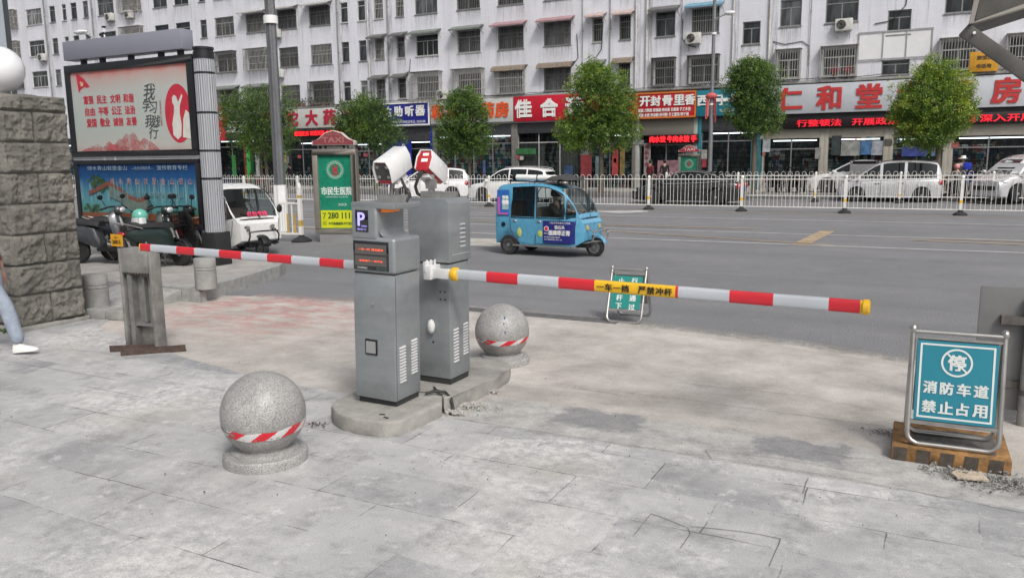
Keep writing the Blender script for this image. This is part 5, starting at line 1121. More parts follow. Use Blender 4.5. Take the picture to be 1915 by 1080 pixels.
# far scooters and bicycles along the shops
fs = scooter('parked_scooter', 'dark scooter among those parked in front of the pharmacy doorway', (0, 0, 0), 0, SK, SEAT, simple=True, group='scooters parked outside the pharmacy doorway')
for i, px in enumerate((1445, 1458, 1472, 1486, 1500)):
    o = fs if i == 0 else copy_tree(fs); q = onY(px, 330, 42.9 + .25 * (i % 2)); o.location = (q.x, 42.9 + .25 * (i % 2), .3); o.rotation_euler = (0, 0, R_(78 + 9 * ((i * 7) % 3)))
fb = scooter('parked_scooter', 'blue scooter in the row parked behind the white three wheeler', (0, 0, 0), 0, SB, SEAT, simple=True, group='blue scooters parked behind the white three wheeler')
for i, px in enumerate((402, 416, 430, 446)):
    o = fb if i == 0 else copy_tree(fb); q = onY(px, 325, 41.5); o.location = (q.x, 41.5, 0); o.rotation_euler = (0, 0, R_(70 + 11 * ((i * 5) % 3)))
q = onY(1776, 330, 41.9); scooter('parked_scooter', 'dark scooter ridden by the person in a pink helmet beside the people carrier', (q.x, 41.75, .0), R_(150), SK, SEAT, simple=True)
q = onY(1815, 335, 42.6); scooter('parked_scooter', 'blue grey scooter beside the person in the white hat', (q.x, 42.5, .3), R_(100), SB, SEAT, simple=True)
q = onY(478, 322, 42.9); scooter('parked_scooter', 'dark red scooter left of the tall steel pole beyond the railing', (q.x, 42.9, .3), R_(200), SR, SEAT, simple=True)

# ================================================================== PEOPLE
def skinmesh(nodes, edges):
    me = bpy.data.meshes.new('sk'); me.from_pydata([n[:3] for n in nodes], edges, []); o = bpy.data.objects.new('sk', me); COL.objects.link(o)
    md = o.modifiers.new('s', 'SKIN'); sub = o.modifiers.new('u', 'SUBSURF'); sub.levels = 2; sub.render_levels = 2
    for i, n in enumerate(nodes):
        d = me.skin_vertices[0].data[i]; d.radius = (n[3], n[4] if len(n) > 4 else n[3]); d.use_root = (i == 0)
    bpy.context.view_layer.update(); dg = bpy.context.evaluated_depsgraph_get(); r = bpy.data.meshes.new_from_object(o.evaluated_get(dg)); bpy.data.objects.remove(o); return r
def person(label, loc, rz, J, shirt, trousers, shoe, hair=(.012, .01, .009), hat=None, mask=None, group=None, s=1.0, helmet=None, leg=1.0):
    """J: joints, x forward, y left: hip,knee,ankle,toe / shoulder,elbow,wrist for L and R, pelvis, chest, neck, head"""
    t = thing('person', label, 'person', loc, rz, group)
    N = []; E = []; K = []
    def nd(p, r, k, par=None):
        N.append((p[0], p[1], p[2], r)); K.append(k)
        if par is not None: E.append((par, len(N) - 1))
        return len(N) - 1
    V3 = lambda a: Vector(J[a])
    pel = nd(V3('pelvis'), .125, 1); wst = nd(V3('pelvis').lerp(V3('chest'), .45), .115, 0, pel); ch = nd(V3('chest'), .135, 0, wst); nk = nd(V3('neck'), .058, 2, ch); hd = nd(V3('neck').lerp(V3('head'), .4), .055, 2, nk)
    for q in 'LR':
        hp_ = nd(V3('hip' + q), .098, 1, pel); th = nd(V3('hip' + q).lerp(V3('knee' + q), .5), .086 * leg, 1, hp_); kn = nd(V3('knee' + q), .066 * leg, 1, th); cf = nd(V3('knee' + q).lerp(V3('ankle' + q), .45), .064 * leg, 1, kn); an = nd(V3('ankle' + q), .055 * leg, 1, cf)
        sh = nd(V3('sh' + q), .064, 0, ch); ua = nd(V3('sh' + q).lerp(V3('el' + q), .5), .054, 0, sh); el = nd(V3('el' + q), .045, 0, ua); fa = nd(V3('el' + q).lerp(V3('wr' + q), .5), .038, 0 if J.get('long', 1) else 2, el); wr = nd(V3('wr' + q), .028, 2, fa)
    me = skinmesh(N, E)
    m = M(); vs = [v.co.copy() for v in me.vertices]; seg = [(Vector(N[a][:3]), Vector(N[b][:3]), K[b], (N[a][3] + N[b][3]) / 2) for a, b in E]
    fs = [tuple(p.vertices) for p in me.polygons]; ks = []
    for f in fs:
        c = sum((vs[i] for i in f), Vector()) / len(f); best = (9, 0)
        for a, b, k, r in seg:
            ab = b - a; tt = max(0, min(1, (c - a).dot(ab) / max(1e-9, ab.length_squared))); d = (a + ab * tt - c).length - r * .8
            if d < best[0]: best = (d, k)
        ks.append(best[1])
    m.v = vs; m.f = fs; m.mi = ks; bpy.data.meshes.remove(me)
    # head with a face
    hc = V3('head'); o = Matrix.Translation(hc) @ Matrix.Rotation(J.get('turn', 0), 4, 'Z') @ Matrix.Rotation(J.get('nod', 0), 4, 'Y'); m.X = o; m.k = 2
    m.ball((0, 0, 0), .105, 20, 14, (.95, .76, 1.16)); m.ball((.035, 0, -.06), .068, 12, 8, (.9, .85, .8)); m.tube([(.092, 0, .02), (.118, 0, -.022), (.095, 0, -.03)], [.010, .017, .012], 6)
    for y in (-1, 1): m.ball((-.005, y * .082, -.012), .026, 8, 6, (.6, .35, 1.1))
    m.k = 3; 
    for y in (-1, 1): m.ball((.088, y * .034, .012), .011, 8, 6)
    m.k = 4; m.ball((.098, 0, -.062), .02, 8, 6, (.35, 1.1, .3)); m.X = None; m.k = 2
    for q in 'LR':   # hands: palm, four fingers of different length, thumb from the side of the palm
        w_ = V3('wr' + q); d = (w_ - V3('el' + q)).normalized(); side = d.cross(Vector((0, 0, 1))); side = side.normalized() if side.length > .1 else Vector((1, 0, 0)); nrm = side.cross(d).normalized()
        Q = Matrix((side, nrm, d)).transposed().to_4x4(); Q.translation = w_; m.X = Q
        m.ball((0, 0, .05), .045, 10, 8, (.95, .42, 1.15))
        for i, L in enumerate((.062, .074, .07, .054)):
            x = -.03 + .02 * i; m.tube([(x, 0, .075), (x * 1.1, -.006, .085 + L * .45), (x * 1.1, -.026, .085 + L * .8), (x * 1.05, -.045, .082 + L * .95)], [.0095, .009, .0082, .006], 6)
        sg_ = 1 if q == 'R' else -1
        m.tube([(-.035 * sg_, 0, .03), (-.058 * sg_, -.012, .06), (-.062 * sg_, -.024, .088)], [.012, .0105, .008], 6); m.X = None
    m.k = 5
    for q in 'LR':
        a = V3('ankle' + q); b = V3('toe' + q); d = (b - a); d.z = 0; d = d.normalized() if d.length > .01 else Vector((1, 0, 0)); n_ = Vector((-d.y, d.x, 0)); pitch = J.get('pitch' + q, 0); up = Vector((0, 0, 1))
        Q = Matrix((d, n_, up)).transposed().to_4x4() @ Matrix.Rotation(pitch, 4, 'Y'); Q.translation = a; m.X = Q; st = [(-.075, .030, -.075, -.01), (-.05, .040, -.08, .02), (.0, .041, -.08, .02), (.06, .044, -.08, -.015), (.13, .048, -.08, -.035), (.175, .038, -.078, -.05), (.195, .016, -.072, -.058)]; vs = []
        for x, ww, z0, z1 in st: vs += [(x, -ww, z0), (x, -ww, z0 * .6 + z1 * .4), (x, -ww * .55, z1), (x, ww * .55, z1), (x, ww, z0 * .6 + z1 * .4), (x, ww, z0)]
        m.add(vs, [(i * 6 + j, i * 6 + (j + 1) % 6, (i + 1) * 6 + (j + 1) % 6, (i + 1) * 6 + j) for i in range(6) for j in range(6)] + [(0, 1, 2, 3, 4, 5), tuple(range(36, 42))]); m.X = None
    o_ = m.build('body', [shirt, trousers, SKIN, mat('eye_dark', (.02, .015, .012), .3), mat('lips', (.33, .13, .11), .5), shoe], t, smooth=60)
    X = Matrix.Translation(hc) @ Matrix.Rotation(J.get('turn', 0), 4, 'Z')
    if not hat and not helmet:
        m = M(); m.X = X; m.ball((-.014, 0, .028), .112, 18, 12, (.98, .84, 1.08)); m.build('hair', mat('hair_%d' % int(hair[0] * 1000), hair, .6, 0, .3, 40), t)
    if hat: m = M(); m.X = X; m.lathe([(.21, .035), (.2, .045), (.115, .06), (.112, .14), (.09, .17), (.001, .175)], 20); m.build('hat', hat, t)
    if helmet: m = M(); m.X = X; m.lathe([(.12, -.02), (.135, .03), (.13, .09), (.09, .15), (.001, .17)], 18); m.build('helmet', helmet, t)
    if mask: m = M(); m.X = X; m.ball((.062, 0, -.045), .07, 12, 8, (.75, .95, .75)); m.build('face_mask', mask, t)
    t.scale = (s, s, s); return t
STAND = dict(pelvis=(0, 0, .93), chest=(.01, 0, 1.28), neck=(.0, 0, 1.46), head=(.03, 0, 1.60), hipL=(0, .09, .88), hipR=(0, -.09, .88), kneeL=(.02, .1, .48), kneeR=(.02, -.1, .48), ankleL=(-.02, .1, .085), ankleR=(-.02, -.1, .085), toeL=(.1, .12, .03), toeR=(.1, -.12, .03),
             shL=(0, .18, 1.38), shR=(0, -.18, 1.38), elL=(-.03, .24, 1.10), elR=(-.03, -.24, 1.10), wrL=(.05, .23, .87), wrR=(.05, -.23, .87))
WALK = dict(STAND, pelvis=(0, 0, .91), hipL=(0, .09, .87), hipR=(0, -.09, .87), kneeR=(.26, -.1, .50), ankleR=(.36, -.1, .10), toeR=(.52, -.1, .06), pitchR=R_(-6), kneeL=(-.02, .1, .46), ankleL=(-.36, .1, .17), toeL=(-.24, .1, .03), pitchL=R_(35), elL=(.1, .24, 1.12), wrL=(.27, .2, .98), elR=(-.16, -.24, 1.12), wrR=(-.12, -.24, .88))
SIT = dict(STAND, pelvis=(0, 0, .62), chest=(.0, 0, .95), neck=(.01, 0, 1.13), head=(.04, 0, 1.27), hipL=(.02, .09, .60), hipR=(.02, -.09, .60), kneeL=(.42, .12, .60), kneeR=(.42, -.12, .60), ankleL=(.46, .12, .36), ankleR=(.46, -.12, .36), toeL=(.58, .12, .30), toeR=(.58, -.12, .30),
           shL=(0, .18, 1.05), shR=(0, -.18, 1.05), elL=(.2, .25, .86), elR=(.2, -.25, .86), wrL=(.42, .24, .93), wrR=(.42, -.24, .93))
RIDE = dict(SIT, pelvis=(0, 0, .90), chest=(.06, 0, 1.22), neck=(.08, 0, 1.40), head=(.12, 0, 1.54), hipL=(.02, .1, .88), hipR=(.02, -.1, .88), kneeL=(.40, .16, .80), kneeR=(.40, -.16, .80), ankleL=(.36, .14, .40), ankleR=(.36, -.14, .40), toeL=(.5, .14, .34), toeR=(.5, -.14, .34), shL=(.06, .18, 1.32), shR=(.06, -.18, 1.32), elL=(.28, .26, 1.14), elR=(.28, -.26, 1.14), wrL=(.52, .3, 1.06), wrR=(.52, -.3, 1.06))
CL = lambda n, c, **k: mat(n, c, .85, 0, .18, 14, **k)
LJ = CL('pale_denim', (.27, .31, .38), bump=.9, bsc=9)
shoe = at(40, 668)
person('person in pale jeans and white shoes walking past the stone pillar', (shoe.x - .50, shoe.y + .02, .012), R_(24), dict(WALK, elL=(-.05, .24, 1.10), wrL=(.0, .25, .86)), CL('dark_red_shirt', (.16, .05, .045)), LJ, mat('white_trainer', (.70, .70, .68), .6, 0, .06, 10), leg=1.22)
person('person driving the blue three wheeler in a dark jacket, cap and face mask', on_trike((-.03, .0, 0)), _al, SIT, CL('brown_black_jacket', (.035, .028, .026)), CL('dark_trousers', (.03, .03, .035)), DARK, mask=mat('pale_mask', (.50, .62, .68), .8), helmet=CL('dark_cap', (.02, .02, .022)))
q = onY(1213, 318, 42.0); person('person in a dark red top carrying a bag at the snack counter', (q.x, 42.3, .3), R_(60), STAND, CL('maroon_top', (.16, .02, .03)), CL('dark_trousers', (.03, .03, .035)), DARK)
q = onY(1226, 318, 44); person('person in black at the snack counter window beside the far green stand', (onY(1243, 310, 44.5).x, 44.5, .3), R_(110), STAND, CL('black_top', (.014, .014, .016)), CL('dark_trousers', (.03, .03, .035)), DARK)
q = onY(1805, 310, 42.6); person('person in a white brimmed hat with a blue bag near the right pharmacy door', (q.x - .1, 43.0, .3), R_(-60), STAND, CL('beige_patterned_top', (.42, .38, .32)), CL('blue_trousers', (.10, .12, .25)), DARK, hat=CL('white_hat', (.72, .70, .66)))
q2 = onY(1809, 309, 42.7); t = thing('shoulder_bag', 'bright blue bag held by the person in the white hat', 'bag', (q2.x - .0, 42.75, q2.z - .2)); M().box(-.17, .17, -.08, .08, 0, .32).build('bag', CL('bright_blue_bag', (.02, .04, .45)), t, bevel=.03); m = M(); m.tube([(-.1, 0, .3), (-.06, 0, .52), (.06, 0, .52), (.1, 0, .3)], .012, 6); m.build('strap', DARK, t)
q = onY(1781, 318, 42.9); person('person in a pink helmet sitting on the dark scooter behind the people carrier', (onY(1776, 330, 41.9).x + .35, 41.57, .0), R_(150), RIDE, CL('grey_jacket', (.10, .10, .105)), CL('dark_trousers', (.03, .03, .035)), DARK, helmet=mat('pink_helmet', (.62, .25, .26), .3))
q = onY(1858, 300, 46); person('person in dark blue uniform standing in the right pharmacy doorway', (q.x, 46.9, 1.15), R_(-85), STAND, CL('navy_uniform', (.012, .02, .055)), CL('dark_trousers', (.03, .03, .035)), DARK)
q = onY(549, 315, 44); person('person in dark clothes walking behind the railing right of the tall pole', (q.x, 43.6, .3), R_(190), WALK, CL('black_top', (.014, .014, .016)), CL('dark_trousers', (.03, .03, .035)), DARK)
# light van and silver truck at the right edge
q = onY(1616, 335, 42.6); t = thing('cargo_three_wheeler', 'small boxy silver cargo three wheeler wedged between the white crossover and the people carrier', 'three wheeler', (q.x, 42.55, .3 - .3), R_(175))
m = M(); m.box(-.62, .58, -.55, .55, .55, 1.72); m.build('cargo_box', m_brushed('pale_steel_box', (.52, .50, .49), .35, .6, (2, 2, 60)), t, bevel=.03); m = M(); m.box(-.58, .5, -.45, .45, 1.74, 1.86); m.build('roof_load', DARK, t, bevel=.03); m = M(); m.box(-.66, .62, -.58, .58, .42, .55); m.build('chassis', DARK, t)
m = M()
for x in (-.6, .56):
    for y in (-.53, .53): m.box(x - .02, x + .03, y - .03, y + .03, .5, 1.9)
m.build('corner_post', CHROME, t)
for s in (-1, 1): wheel(t, -.3, s * .5, .25, .13, CHR, 5, s)
wheel(t, .95, 0, .24, .12, CHR, 5, 1); m = M(); m.tube([(.6, 0, .5), (.95, 0, .25), (.85, 0, .9), (.8, 0, 1.1)], .03, 8); m.tube([(.8, -.3, 1.12), (.8, .3, 1.12)], .016, 6); m.build('fork', DARK, t)
q = onY(1900, 335, 41.2)
tr_belt = [(-2.0, .95), (-1.9, 1.02), (0, 1.02), (1.1, 1.0), (1.6, .92), (1.85, .74)]; tr_roof = [(-1.95, 1.1), (-1.8, 1.62), (-.2, 1.74), (.5, 1.64), (1.25, 1.0)]
car('silver_van', 'silver van with a windscreen painted pale as sky reflection nosing towards the road', 'van', 3.9, 1.7, tr_belt, tr_roof, (-1.2, 1.25), .31, PS, [(-1.7, -.6), (-.5, .5)], (.52, 1.22), (-1.93, -1.78), (q.x + .40, 41.2, .1), R_(222), (-.55, .55), glass=mat('painted_sky_reflection', (.50, .51, .53), .4, .3, .1, 2, coat=.3)).scale = (1.16, 1.16, 1.16)  # pale base colour of the glass stands in for reflected bright sky
# flower pots on the ledge and in the window cages
def pot(px, py, Y, label, col, n=60, s=.22, grp='potted plants on the ledge above the signs'):
    p = onY(px, py, Y); t = thing('potted_plant', label, 'potted plant', (p.x, Y, p.z), 0, grp); m = M(); m.lathe([(.10, 0), (.14, .2), (.15, .22), (.001, .21)], 12); m.build('pot', mat('clay_pot', (.20, .10, .06), .8, 0, .2, 9), t)
    g = random.Random(int(px)); m = M()
    for i in range(n):
        d = Vector((g.gauss(0, 1), g.gauss(0, 1), abs(g.gauss(0, 1)) + .1)).normalized(); o = Vector((0, 0, .22)) + d * s * g.uniform(.2, 1.2); a = d.orthogonal().normalized() * .03; m.quad(o - a, o + d * .05 - a * .2, o + d * .12, o + a)
    m.build('leaf', col, t, smooth=0, fix=False); return t
PG = mat('pot_leaves', (.035, .06, .025), .6, 0, .5, 20); PF = mat('red_petals', (.40, .02, .06), .6, 0, .3, 20)
for px, py in ((556, 200), (568, 199), (584, 198), (598, 197), (612, 197)): pot(px, py, YF - .25, 'bushy potted plant on the ledge above the white pharmacy sign', PG, 70, .34)
for px, py, lb in ((1561, 143, 'red flowering pot in the window cage left of the blank panel, first of two'), (1585, 141, 'red flowering pot in the window cage left of the blank panel, nearer the panel')): pot(px, py, YF - .25, lb, PF, 50, .2, 'red flowering pots in a window cage')
# ================================================================== CONCRETE ISLAND (two slabs)
def slab(label, pts, z0=.0, z1=.13, corner=.0):
    c = Vector((sum(p[0] for p in pts) / len(pts), sum(p[1] for p in pts) / len(pts), 0)); t = thing('concrete_plinth', label, 'concrete plinth', c)
    m = M(); P_ = [(p[0] - c.x, p[1] - c.y) for p in pts]; m.prism(P_, 'z', z0, z1); o = m.build('block', CONC, t, bevel=.018, smooth=35, seg=3)
    bm = bmesh.new(); bm.from_mesh(o.data); bmesh.ops.triangulate(bm, faces=[f for f in bm.faces if len(f.verts) > 4]); bmesh.ops.subdivide_edges(bm, edges=[e for e in bm.edges if e.calc_length() > .1], cuts=3, use_grid_fill=True)
    for v in bm.verts:
        if v.co.z < z1 - .004 and v.co.z > .01: v.co += Vector((noise.noise(v.co * 14), noise.noise(v.co * 14 + Vector((9, 0, 0))), noise.noise(v.co * 11) * .4)) * .014
    bm.to_mesh(o.data); bm.free(); o.data.shade_smooth(); o.data.set_sharp_from_angle(angle=R_(38)); return t
arc = lambda cx, cy, rx, ry, a0, a1, n=9: [(cx + rx * math.cos(R_(a0 + (a1 - a0) * i / n)), cy + ry * math.sin(R_(a0 + (a1 - a0) * i / n))) for i in range(n + 1)]
slab('near concrete plinth with a rounded front under the machine with the display', arc(-3.58, 4.90, .47, .39, 180, 270, 8) + [(-3.36, 4.53), (-3.27, 4.62), (-3.235, 5.12), (-3.33, 5.29), (-4.05, 5.29)])
slab('far concrete plinth with a broken edge under the rear barrier machine', [(-3.95, 5.33), (-3.36, 5.33), (-3.255, 5.2), (-3.215, 5.6), (-3.20, 6.08)] + arc(-3.45, 6.15, .24, .36, -10, 90, 6) + [(-3.95, 6.52)])

# ================================================================== GATE MACHINES
SEAM = mat('cabinet_seam', (.05, .05, .052), .7); VENT = mat('vent_slot_bright', (.62, .62, .62), .45, .3, .05, 5); GLB = mat('black_glass', (.008, .008, .012), .08, 0, .1, 3, coat=1.0)
def louvres(name, parent, X, y0, y1, z0, z1, n):
    m = M()
    for i in range(n):
        z = z0 + (z1 - z0) * i / (n - 1); m.add([(X, y0, z), (X, y1, z + .004), (X + .012, y1, z - .008), (X + .012, y0, z - .012), (X, y0, z - .016), (X, y1, z - .012)], [(0, 1, 2, 3), (3, 2, 5, 4), (0, 3, 4), (1, 5, 2)])
    return m.build(name, VENT, parent, smooth=0)
def camera_head(parent, loc, rot, front=True):
    m = M(); L, w_, h = .30, .076, .14
    # sun shield: sides, top, open at the front; local -y is the viewing direction
    outer = [(-w_ * .96, -.034), (-w_ * 1.02, .075), (-w_ * .72, h), (w_ * .72, h), (w_ * 1.02, .075), (w_ * .96, -.034)]; inner = [(x * .9, z * .94 if z > 0 else z) for x, z in outer]
    m.prism(outer + inner[::-1], 'y', -L * .55, L * .5); c = m.build('camera', mat('camera_shell_white', (.72, .72, .72), .3, 0, .03, 3, coat=.4), parent, bevel=.004, smooth=40)
    m = M(); m.prism([(-w_ * .84, -.028), (-w_ * .88, .07), (-w_ * .62, h * .9), (w_ * .62, h * .9), (w_ * .88, .07), (w_ * .84, -.028), (w_ * .6, -.046), (-w_ * .6, -.046)], 'y', -L * .47, L * .475); m.build('camera_body', mat('camera_red_body', (.42, .012, .02), .35, 0, .08, 4, coat=.3), c, bevel=.006)
    m = M(); m.prism([(-w_ * .8, -.015), (-w_ * .82, .07), (-w_ * .58, h * .84), (w_ * .58, h * .84), (w_ * .82, .07), (w_ * .8, -.015)], 'y', -L * .49, -L * .472); m.lathe([(.031, -L * .50), (.031, -L * .488)], 20, (0, 0, .055), 'y'); m.build('camera_face', GLB, c)
    m = M()
    for x in (-.04, .04):
        for z in (.012, .09): m.lathe([(.012, -L * .50), (.012, -L * .488)], 12, (x, 0, z), 'y')
    m.build('infrared_lamp', mat('infrared_lamp_lens', (.35, .33, .32), .3, .2), c)
    if not front:
        m = M(); m.box(-.035, .02, L * .476, L * .48, .085, .11); m.box(-.035, .025, L * .476, L * .48, .03, .06); m.build('camera_label', WHITE, c)
    m = M(); m.prism([(-w_ * .7, -.085), (-w_ * .5, -.05), (w_ * .5, -.05), (w_ * .7, -.085)], 'y', -L * .2, L * .3); m.build('camera_base', mat('camera_base_white', (.6, .6, .6), .35, 0, .04, 4), c)
    c.matrix_local = Matrix.Translation(loc) @ Matrix.Rotation(rot[2], 4, 'Z') @ Matrix.Rotation(rot[0], 4, 'X'); return c
# --- machine with display (local origin: centre of the foot on the plinth)
mx, my = -3.665, 5.03
g1 = thing('barrier_machine', 'near grey barrier machine with a red LED display and a lit letter P', 'barrier machine', (mx, my, .13))
hx, hy = .19, .165
m = M(); m.box(-hx + .012, hx - .012, -hy + .012, hy - .012, 0, .05); m.build('plinth_skirt', mat('dark_skirt', (.03, .032, .033), .6), g1)
prof = [(-hx, -hy + .0), (-hx + .0, hy), (hx, hy), (hx, -hy)]
m = M()
# lower cabinet: front face bellied slightly towards the top
def cab(m, z0, z1, f0, f1, n=8):
    pts = []
    zs = [z0 + (z1 - z0) * i / n for i in range(n + 1)]
    out = [(-hy + .0 - (f0 if z < z1 - .12 else f0 * max(0, 1 - ((z - (z1 - .12)) / .12) ** 2)), z) for z in zs] + [(hy, z1), (hy, z0)]
    m.prism(out, 'x', -hx, hx)
cab(m, .05, 1.035, .018, 0); m.build('cabinet', STEEL, g1, bevel=.006, smooth=35)
m = M(); m.box(hx - .012, hx + .0015, -hy - .0, -hy + .004, .06, 1.02); m.box(-hx, hx, -hy - .0015, -hy + .02, 1.032, 1.040); m.build('door_gap', SEAM, g1)
m = M(); m.box(-hx - .004, hx + .012, -hy - .018, hy + .012, 1.04, 1.315); m.build('display_housing', STEEL, g1, bevel=.028, smooth=35, seg=4)
m = M(); m.prism([(-hx - .004, -hy - .018), (.03, -hy - .018), (.045, -hy + .0), (.045, hy + .012), (-hx - .004, hy + .012)], 'z', 1.30, 1.545)
m.build('display_column', STEEL, g1, bevel=.012, smooth=35, seg=3)
m = M(); m.grid(lambda u, v: (.045 + .06 * (1 - math.cos(u * math.pi / 2)) - .0, -hy + .01 + v * (2 * hy - .01), 1.375 - .06 * math.sin(u * math.pi / 2)), 6, 1); m.build('fillet', STEEL, g1)
m = M(); m.box(-hx - .006, hx + .015, -hy - .018, hy + .014, 1.53, 1.575); m.build('top_plate', STEEL, g1, bevel=.008, smooth=35)
m = M(); m.box(.05, .125, -hy + .03, -hy + .09, 1.505, 1.53); m.box(.16, .18, -hy + .03, -hy + .09, 1.515, 1.53); m.build('fill_lamp', mat('amber_lamp', (.75, .20, .02), .3, 0, .15, 20, emit=.25), g1)
m = M(); m.box(-.152, -.032, -hy - .0225, -hy - .0175, 1.352, 1.518); ps = m.build('parking_sign', GLB, g1, bevel=.004)
VIO = mat('violet_light', (.36, .32, .95), .5, 0, .02, 3, emit=1.0)
letters('lettering', [('P', -.094, 1.449, .098, dict(y=-hy - .024, bold=.0035)), ('PARKING', -.068, 1.397, .013, dict(y=-hy - .024, wid=.05)), ('停车场入口', -.092, 1.373, .016, dict(y=-hy - .024, wid=.08))], VIO, ps)
m = M(); m.box(-hx + .012, hx - .04, -hy - .0235, -hy - .0175, 1.062, 1.285); dp = m.build('display', GLB, g1, bevel=.004)
m = M(); m.box(-hx + .03, hx - .058, -hy - .0255, -hy - .0238, 1.185, 1.262); m.box(-hx + .03, hx - .058, -hy - .0255, -hy - .0238, 1.097, 1.172); m.build('led_matrix', mat('led_matrix_grey', (.10, .092, .088), .5, 0, .15, 200), dp)
LEDO = mat('orange_red_led', (.95, .10, .03), .5, 0, .02, 3, emit=1.6)
letters('lettering', [('一车一杆 请勿跟车', -.012, 1.222, .018, dict(y=-hy - .0265, wid=.235)), ('减速慢行 一路平安', -.012, 1.135, .014, dict(y=-hy - .0265, wid=.22))], LEDO, dp)
letters('brand_lettering', [('T/COPASS', -.095, 1.079, .015, dict(y=-hy - .0245, wid=.095, slant=.15))], WHITE, dp)
letters('small_lettering', [('智能停车场管理系统', .085, 1.085, .010, dict(y=-hy - .0245, wid=.10)), ('车牌识别一体机', .085, 1.072, .009, dict(y=-hy - .0245, wid=.09))], mat('green_print', (.10, .22, .16), .5), dp)
m = M(); m.box(-.085, .03, -hy - .028, -hy - .017, .40, .525); hf = m.build('hatch_frame', DARK, g1, bevel=.008)
m = M(); m.box(-.072, .017, -hy - .031, -hy - .0285, .415, .51); m.build('hatch_grille', mat('speaker_mesh', (.36, .37, .37), .5, .4, .5, 260), hf)
m = M(); m.lathe([(.011, -hy - .027), (.011, -hy - .017)], 12, (-.01, 0, .80), 'y'); m.build('lock', CHROME, g1)
louvres('vent', g1, hx, -.125, -.045, .2, .47, 12); louvres('vent', g1, hx, .035, .115, .235, .495, 12)
m = M(); m.box(.10, .19, -.08, .03, 1.575, 1.63); m.X = Matrix.Translation((.05, -.06, 0)); m.box(-.055, .055, -.05, .07, 1.575, 1.632); m.X = None; 
for i in range(3): m.lathe([(.018, 1.63), (.018, 1.66), (.024, 1.66), (.024, 1.68)], 12, (.12, -.02, 0))
m.tube([(.07, -.02, 1.63), (.07, .0, 1.77)], .019, 12); m.build('camera_mount', GALV, g1)
camera_head(g1, (.068, .02, 1.81), (R_(22), 0, R_(3)))
m = M(); m.tube([(.11, .05, 1.75), (.15, .05, 1.68), (.20, .03, 1.62), (.19, -.0, 1.585)], .012, 8); m.build('camera_cable', CAB, g1)
g1.rotation_euler[1] = R_(1.1)
# --- arms (tubes with red and grey bands, one mesh, two materials)
ARMG = mat('arm_pale_grey', (.50, .53, .57), .35, .15, .05, 3); ARMR = mat('arm_red_band', (.56, .022, .035), .35, 0, .06, 4)
def arm(parent, x0, x1, y, z0, z1, bands, r=.037, rect=False):
    """bands: list of (end fraction, material index); a rounded flat tube along x"""
    m = M(); n = 14; sec = [(r * .62 * math.copysign(abs(math.cos(q)) ** .55, math.cos(q)), r * math.copysign(abs(math.sin(q)) ** .55, math.sin(q))) for q in np.linspace(0, 2 * math.pi, n + 1)[:-1]]
    fr = [0] + [b[0] for b in bands]; P_ = lambda f: (x0 + (x1 - x0) * f, z0 + (z1 - z0) * f - .012 * math.sin(math.pi * f) * 0)
    for (a, b), (e, k) in zip(zip(fr, fr[1:]), bands):
        m.k = k; xa, za = P_(a); xb, zb = P_(b); vs = [(xa, y + p, za + q) for p, q in sec] + [(xb, y + p, zb + q) for p, q in sec]
        m.add(vs, [(i, (i + 1) % n, n + (i + 1) % n, n + i) for i in range(n)]); 
        if a == 0: m.add(vs[:n], [tuple(range(n))])
        if b >= .999: m.add(vs[n:], [tuple(range(n))])
    return m.build('boom_arm', [ARMG, ARMR, mat('arm_yellow', (.74, .43, .02), .4, 0, .06, 5)], parent, smooth=45)
AY = 5.31
lt, rtp = onY(262, 473, AY), onY(660, 497, AY)
fx = lambda px, py=490: (onY(px, py, AY).x - rtp.x) / (lt.x - rtp.x)
bd = []
for px, k in ((642, 0), (597, 1), (545, 0), (500, 1), (452, 0), (411, 1), (365, 0), (332, 1), (284, 0), (265, 1), (262, 2)): bd.append((fx(px), k))
bd[-1] = (1.0, 2)
XS = -.12; XR = rtp.x - mx; XL = lt.x - mx; bd = [(((XR + (XL - XR) * f) - XS) / (XL - XS), k) for f, k in bd]
arm(g1, XS, XL, AY - my, rtp.z - .13, lt.z - .13, bd)
m = M(); m.box(-.10, .10, hy, AY - my + .02, rtp.z - .13 - .05, rtp.z - .13 + .05); m.build('arm_bracket', GALV, g1)
# --- rear machine
nx, ny = -3.605, 5.735
g2 = thing('barrier_machine', 'rear grey barrier machine whose arm carries a yellow notice', 'barrier machine', (nx, ny, .13))
m = M(); m.box(-hx + .012, hx - .012, -hy + .012, hy - .012, 0, .05); m.build('plinth_skirt', mat('dark_skirt', (.03, .032, .033), .6), g2)
m = M(); m.box(-hx, hx, -hy, hy, .05, 1.035); m.build('cabinet', STEEL, g2, bevel=.012, smooth=35)
m = M(); rr_ = .05
m.prism([(-hx - .012, 1.046), (hx + .012, 1.046), (hx + .012, 1.575 - rr_)] + [(hx + .012 - rr_ + rr_ * math.cos(R_(a)), 1.575 - rr_ + rr_ * math.sin(R_(a))) for a in (20, 45, 70, 90)] + [(-hx - .012, 1.575)], 'y', -hy - .012, hy + .012); m.build('upper_housing', STEEL, g2, bevel=.008, smooth=35)
m = M(); m.box(-hx + .006, hx - .006, -hy + .006, hy - .006, 1.035, 1.052); m.build('housing_gap', SEAM, g2)
m = M(); m.box(hx + .0125, hx + .0145, -hy + .03, hy - .02, 1.108, 1.112); m.build('panel_edge', VENT, g2)
X2 = hx + .0125
m = M()
for i in range(6): z = 1.165 + .037 * i; m.box(X2 - .001, X2 + .008, .0, .075, z, z + .012)
m.build('vent', VENT, g2); m = M(); m.lathe([(.008, X2 - .002), (.008, X2 + .004)], 10, (0, -.1, 1.275), 'x'); m.build('lock', CHROME, g2)
